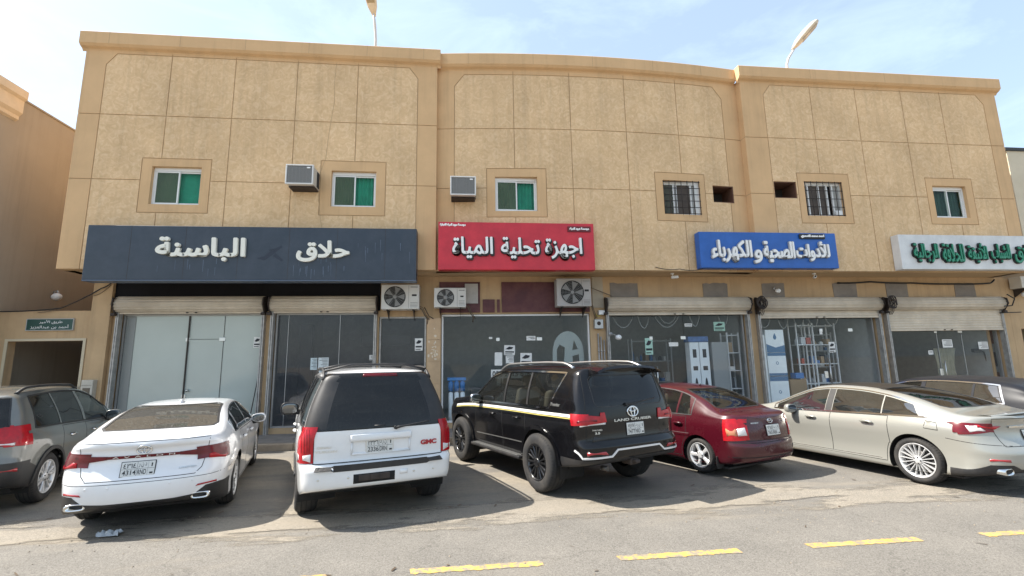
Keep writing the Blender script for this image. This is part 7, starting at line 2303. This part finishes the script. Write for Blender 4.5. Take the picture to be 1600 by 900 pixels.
for sg in (1, -1):
    pl = winpoly(c, .86, 3.56, n=30, d=.082, base=.018); c.ribbon('side', pl + [pl[0]], 0.022, 0.007, M_chrome, sg)
    c.region('side', [(2.37, c.fB(2.4) + .03), (2.49, c.fB(2.4) + .03), (2.49, c.fT(2.45) - .10), (2.37, c.fT(2.4) - .10)], 'pillar_trim', M_trim, 0.002, sg=sg)
    c.region('rear', [(sg * .40, .89), (sg * .62, .86), (sg * .95, .80), (sg * .95, .965), (sg * .62, .955), (sg * .40, .93)], 'tail_light', M_taild, 0.012, sg=sg, nmin=0.1)
    c.region('side', [(0, .82), (.25, .855), (.60, .955), (.52, .968), (0, .965)], 'tail_light', M_taild, 0.012, sg=sg, nmin=0.3)
    c.patch('side', [(.20, .885), (.44, .935), (.30, .945), (.17, .93)], 'lamp_strip', M_tail, 0.017, sg)
    c.patch('rear', [(sg * .72, .865), (sg * .86, .845), (sg * .86, .93), (sg * .78, .935)], 'reversing_lens', M_clearlamp, 0.016)
    c.patch('rear', [(sg * .58, .46), (sg * .78, .47), (sg * .78, .50), (sg * .58, .495)], 'reflector', M_redref, 0.008)
    c.ribbon('side', [(.04, .66), (.35, .70), (.62, .735)], 0.007, 0.001, M_seam, sg); c.ribbon('side', [(1.5, .285), (3.5, .275)], 0.022, 0.006, P_cham, sg); c.ribbon('side', [(1.55, .30), (3.5, .29)], 0.007, 0.007, M_chrome, sg)
c.patch('side', [(.70, .83), (.88, .845), (.86, .985 - .03), (.72, .94)], 'fuel_flap', P_cham, 0.001, 1)
c.ribbon('side', [(.70, .83), (.88, .845), (.86, .955), (.72, .94), (.70, .83)], 0.006, 0.0015, M_seam, 1)
rw = [(-.56, 1.14), (.56, 1.14), (.62, 1.165), (.54, 1.37), (.48, 1.39), (-.48, 1.39), (-.54, 1.37), (-.62, 1.165)]
c.region('rear', rw, 'rear_window', G_dark, -0.003, nmin=0.1, seam=0.03, seam_off=0.003, seam_m=M_trim)
c.region('front', [(-.66, 1.0), (.66, 1.0), (.56, 1.36), (-.56, 1.36)], 'windscreen', G_mid, -0.003, nmin=0.1)
c.region('rear', [(-.62, .84), (-.56, .66), (.56, .66), (.62, .84), (.64, 1.03), (-.64, 1.03)], 'boot_lid', P_cham, 0.0, nmin=0.2, seam=0.008, seam_off=0.0012)
c.region('rear', [(-.93, .2), (.93, .2), (.93, .31), (.78, .42), (.55, .42), (.42, .36), (-.42, .36), (-.55, .42), (-.78, .42), (-.93, .31)], 'valance', M_trim, 0.003, nmin=-0.2)
c.region('front', [(-.86, .66), (-.50, .64), (-.52, .76), (-.86, .80)], 'headlight', M_clearlamp, 0.004); c.region('front', [(.86, .66), (.50, .64), (.52, .76), (.86, .80)], 'headlight', M_clearlamp, 0.004)
c.region('front', [(-.45, .26), (.45, .26), (.38, .72), (-.38, .72)], 'grille', M_trim, 0.002)
c.region('top', [(1.62, -.52), (2.82, -.50), (2.82, .50), (1.62, .52)], 'glass_roof', M_roofglass, 0.002, nmin=0.6)
c.finish(P_cham)
c.wheels('many', 18, M_alloy, 0.72, 0.235)
for sg in (1, -1): c.exhaust(0.13, sg * 0.62, 0.335, 0.20, 0.085)
c.plate(0, .78, ('٥٥٢٩', arabic('ر ن د')), ('5529', 'DNR'))
c.ribbon('rear', [(-.40, .915), (.40, .915)], 0.022, 0.014, M_chrome, name='chrome_strip')
P_ = []; mb = MB()
for i in range(29):
    t = i * 2 * math.pi / 28; q = c.rear(.07 * math.cos(t), .985 + .042 * math.sin(t)); P_.append(q[0] + q[1] * .010)
mb.tube(P_, .006, 6, cap=False)
qa, qb, qc = c.rear(.03, 1.015), c.rear(.0, .962), c.rear(-.055, .962); mb.tube([q[0] + q[1] * .010 for q in (qa, qb, qc)], .006, 6); mb.build('emblem', M_chrome, c.root)
finish_doors(c, ((1.72, .845), (2.74, .825)), P_cham)
for sg in (1, -1): c.mirror(3.10, .93, sg, P_cham, M_trim, size=(.10, .12, .08), out=.10)
c.seats(M_seatd, ((2.80, (.38, -.38)), (1.98, (.40, -.40))), 0.20)
mb = MB(); n = 14      # lip spoiler on the boot
for i in range(n + 1):
    y = -.62 + 1.24 * i / n; b = (2 * i / n - 1) ** 2; q = c.top(.20 + .10 * b, y); z = q[0].z
    mb.v += [(.26 + .12 * b, y, c.top(.26 + .12 * b, y)[0].z - .003), (.06 + .14 * b, y, z + .032 - .02 * b), (.055 + .14 * b, y, z + .018 - .02 * b), (.16 + .12 * b, y, z - .01)]
for i in range(n):
    for j in range(4): mb.f.append([i * 4 + j, i * 4 + 4 + j, i * 4 + 4 + (j + 1) % 4, i * 4 + (j + 1) % 4]); mb.m.append(0); mb.s.append(j < 1)
mb.build('spoiler', P_cham, c.root)
# ---------------------------------------------------------------- 6 grey off roader, cut by the left edge
P_grey = paint('grey_green_paint', (0.135, 0.138, 0.126), metal=0.30, rough=0.34, amt=0.12)
c = Car(name='parked_car', loc=(-6.87, 6.95, 0), yaw=105.7, label='grey green off roader with roof rails, cut off by the left edge', cat='car',
        L=4.685, hw=0.9425, ro=0.96, wb=2.70, R=0.36, tumble=21, rc=0.10, crown=0.05, bulge=0.02,
        T=[(0, 1.55), (.05, 1.59), (.3, 1.64), (.9, 1.69), (1.6, 1.71), (2.2, 1.69), (2.6, 1.61), (3.0, 1.40), (3.5, 1.14), (4.0, 1.05), (4.5, .95), (4.685, .80)],
        belt=[(0, 1.10), (1.0, 1.08), (2.5, 1.03), (3.5, 1.0), (4.685, .84)],
        plan=[(0, .95), (.4, .985), (.96, 1.0), (1.7, .985), (3.2, .985), (3.66, 1.0), (4.3, .96), (4.685, .90)],
        zb=[(0, .42), (.4, .32), (1.0, .26), (3.5, .25), (4.685, .32)],
        side=SIDE_STD,
        sr=[(.3, .12), (.45, .02), (.55, 0), (.70, .0), (.73, .04), (.80, .06), (1.1, .09), (1.2, .12), (1.6, .30), (1.7, .28)], sf=[(.3, .1), (.6, 0), (1.0, .12)],
        cr_=0.36, nr=2.8, cf_=0.55, nf=2.4, fade_r=1.0, fade_f=0.8, strips=None)
c.strips = {}
doors(c, (1.28, 2.08, 3.06), .40, P_grey)
c.region('rear', [(-.95, .30), (.95, .30), (.95, .70), (-.95, .70)], 'bumper', M_trim, 0.002, nmin=0.05)
c.region('side', [(0, .30), (.66, .30), (.62, .56), (.40, .66), (0, .70)], 'bumper', M_trim, 0.002, nmin=0.2)
c.region('side', [(1.4, .25), (3.3, .25), (3.3, .40), (1.4, .40)], 'sill', M_trim, 0.002, nmin=0.2)
c.arches(flare=M_trim, flare_w=0.05)
c.region('side', winpoly(c, .55, 1.24, d=.12, base=.04, l0=.12), 'window', G_dark, -0.004)
c.region('side', winpoly(c, 1.28, 2.05, d=.12, base=.04), 'window', G_dark, -0.004)
c.region('side', winpoly(c, 2.13, 3.02, d=.12, base=.04), 'window', G_mid, -0.004)
for sg in (1, -1):
    pl = winpoly(c, .54, 3.12, d=.11, base=.03, n=26, l0=.12); c.ribbon('side', pl + [pl[0]], 0.025, 0.004, M_trim, sg)
    c.region('rear', [(sg * .52, .95), (sg * .99, .90), (sg * .99, 1.20), (sg * .56, 1.15)], 'tail_light', M_tail, 0.014, sg=sg, nmin=0.1, seam=0.01)
    c.region('side', [(0, .90), (.20, .91), (.24, 1.19), (0, 1.19)], 'tail_light', M_tail, 0.014, sg=sg, nmin=0.35)
    c.patch('rear', [(sg * .60, .935), (sg * .82, .925), (sg * .82, .96), (sg * .62, .965)], 'reversing_lens', M_clearlamp, 0.019)
    c.patch('rear', [(sg * .66, .575), (sg * .88, .575), (sg * .88, .625), (sg * .66, .625)], 'reflector', M_redref, 0.008)
c.region('rear', [(-.74, 1.17), (.74, 1.17), (.62, 1.56), (-.62, 1.56)], 'rear_window', G_black, -0.003, nmin=0.1, seam=0.02, seam_m=M_trim)
c.region('front', [(-.70, 1.12), (.70, 1.12), (.58, 1.60), (-.58, 1.60)], 'windscreen', G_mid, -0.003, nmin=0.1)
c.region('front', [(-.88, .78), (-.50, .76), (-.50, .90), (-.88, .94)], 'headlight', M_clearlamp, 0.004); c.region('front', [(.88, .78), (.50, .76), (.50, .90), (.88, .94)], 'headlight', M_clearlamp, 0.004)
c.region('front', [(-.45, .66), (.45, .66), (.45, .82), (-.45, .82)], 'grille', M_trim, 0.002)
c.finish(P_grey)
c.wheels('v', 6, M_alloy, 0.66, 0.235)
finish_doors(c, ((1.55, .90), (2.36, .89)), M_chrome)
for sg in (1, -1): c.mirror(2.92, 1.06, sg, P_grey, M_trim, size=(.09, .12, .09), out=.10)
c.rail(.55, 2.3, .60, M_trim, .05, .020)
c.plate(0, .80, ('٣٣٨١', arabic('ر ط ب')), ('3381', 'BTR'))
c.seats(M_seatd, ((2.4, (.40, -.40)), (1.5, (.42, -.42))), 0.40)

# ---------------------------------------------------------------- 7 dark saloon behind the champagne one
P_dk = paint('dark_slate_paint', (0.014, 0.015, 0.019), metal=0.0, rough=0.3, dust=(0.06, 0.055, 0.05), amt=0.12, coat=0.0, spec=0.2)
c = Car(name='parked_car', loc=(10.70, 7.0, 0), yaw=102.0, label='dark slate car with a chrome window surround, mostly hidden at the right edge', cat='car',
        L=4.8, hw=0.925, ro=1.0, wb=2.80, R=0.34, tumble=25, rc=0.10, crown=0.05, bulge=0.014,
        T=[(0, 1.18), (.05, 1.24), (.25, 1.32), (.7, 1.42), (1.3, 1.485), (1.9, 1.505), (2.4, 1.48), (2.8, 1.38), (3.3, 1.14), (3.6, 1.03), (4.2, .94), (4.65, .80), (4.8, .66)],
        belt=[(0, 1.02), (1.0, 1.01), (2.5, .97), (3.6, .93), (4.8, .70)],
        plan=[(0, .94), (.4, .98), (1.0, 1.0), (1.8, .985), (3.4, .985), (3.8, 1.0), (4.4, .95), (4.8, .88)],
        zb=[(0, .34), (.4, .25), (1.0, .20), (3.6, .20), (4.8, .26)], side=SIDE_STD,
        sr=[(.2, .10), (.40, 0), (.60, 0), (.66, .05), (1.0, .10), (1.3, .42), (1.5, .45)], sf=[(.2, .08), (.5, 0), (.8, .1)],
        cr_=0.40, nr=2.5, cf_=0.65, nf=2.3, fade_r=1.0, fade_f=0.8, strips=None)
c.strips = {}
doors(c, (1.30, 2.15, 3.2), .28, P_dk)
c.arches()
c.region('side', winpoly(c, .86, 1.28, d=.11, base=.04, l0=.10), 'window', G_blue, -0.004)
c.region('side', winpoly(c, 1.32, 2.12, d=.11, base=.04), 'window', G_blue, -0.004)
c.region('side', winpoly(c, 2.20, 3.16, d=.11, base=.04), 'window', G_mid, -0.004)
for sg in (1, -1):
    pl = winpoly(c, .82, 3.3, d=.095, base=.025, n=26, l0=.10); c.ribbon('side', pl + [pl[0]], 0.028, 0.007, M_chrome, sg)
    c.region('rear', [(sg * .50, .82), (sg * .97, .80), (sg * .97, .98), (sg * .54, .97)], 'tail_light', M_taild, 0.012, sg=sg, nmin=0.1)
c.region('rear', [(-.66, 1.05), (.66, 1.05), (.56, 1.36), (-.56, 1.36)], 'rear_window', G_mid, -0.003, nmin=0.1, seam=0.02, seam_m=M_trim)
c.region('front', [(-.66, 1.04), (.66, 1.04), (.56, 1.42), (-.56, 1.42)], 'windscreen', G_mid, -0.003, nmin=0.1)
c.region('front', [(-.84, .68), (-.48, .66), (-.48, .80), (-.84, .82)], 'headlight', M_clearlamp, 0.004); c.region('front', [(.84, .68), (.48, .66), (.48, .80), (.84, .82)], 'headlight', M_clearlamp, 0.004)
c.region('front', [(-.42, .50), (.42, .50), (.42, .74), (-.42, .74)], 'grille', M_chrome, 0.002)
c.finish(P_dk)
c.wheels('five', 5, M_alloy, 0.70, 0.22)
finish_doors(c, ((1.56, .88), (2.46, .87)), M_chrome)
for sg in (1, -1): c.mirror(2.98, .98, sg, P_dk)
c.plate(0, .72, ('٦٦٠٢', arabic('د ا ر')), ('6602', 'RAD'))
c.seats(M_seat, ((2.5, (.38, -.38)), (1.75, (.40, -.40))), 0.24)
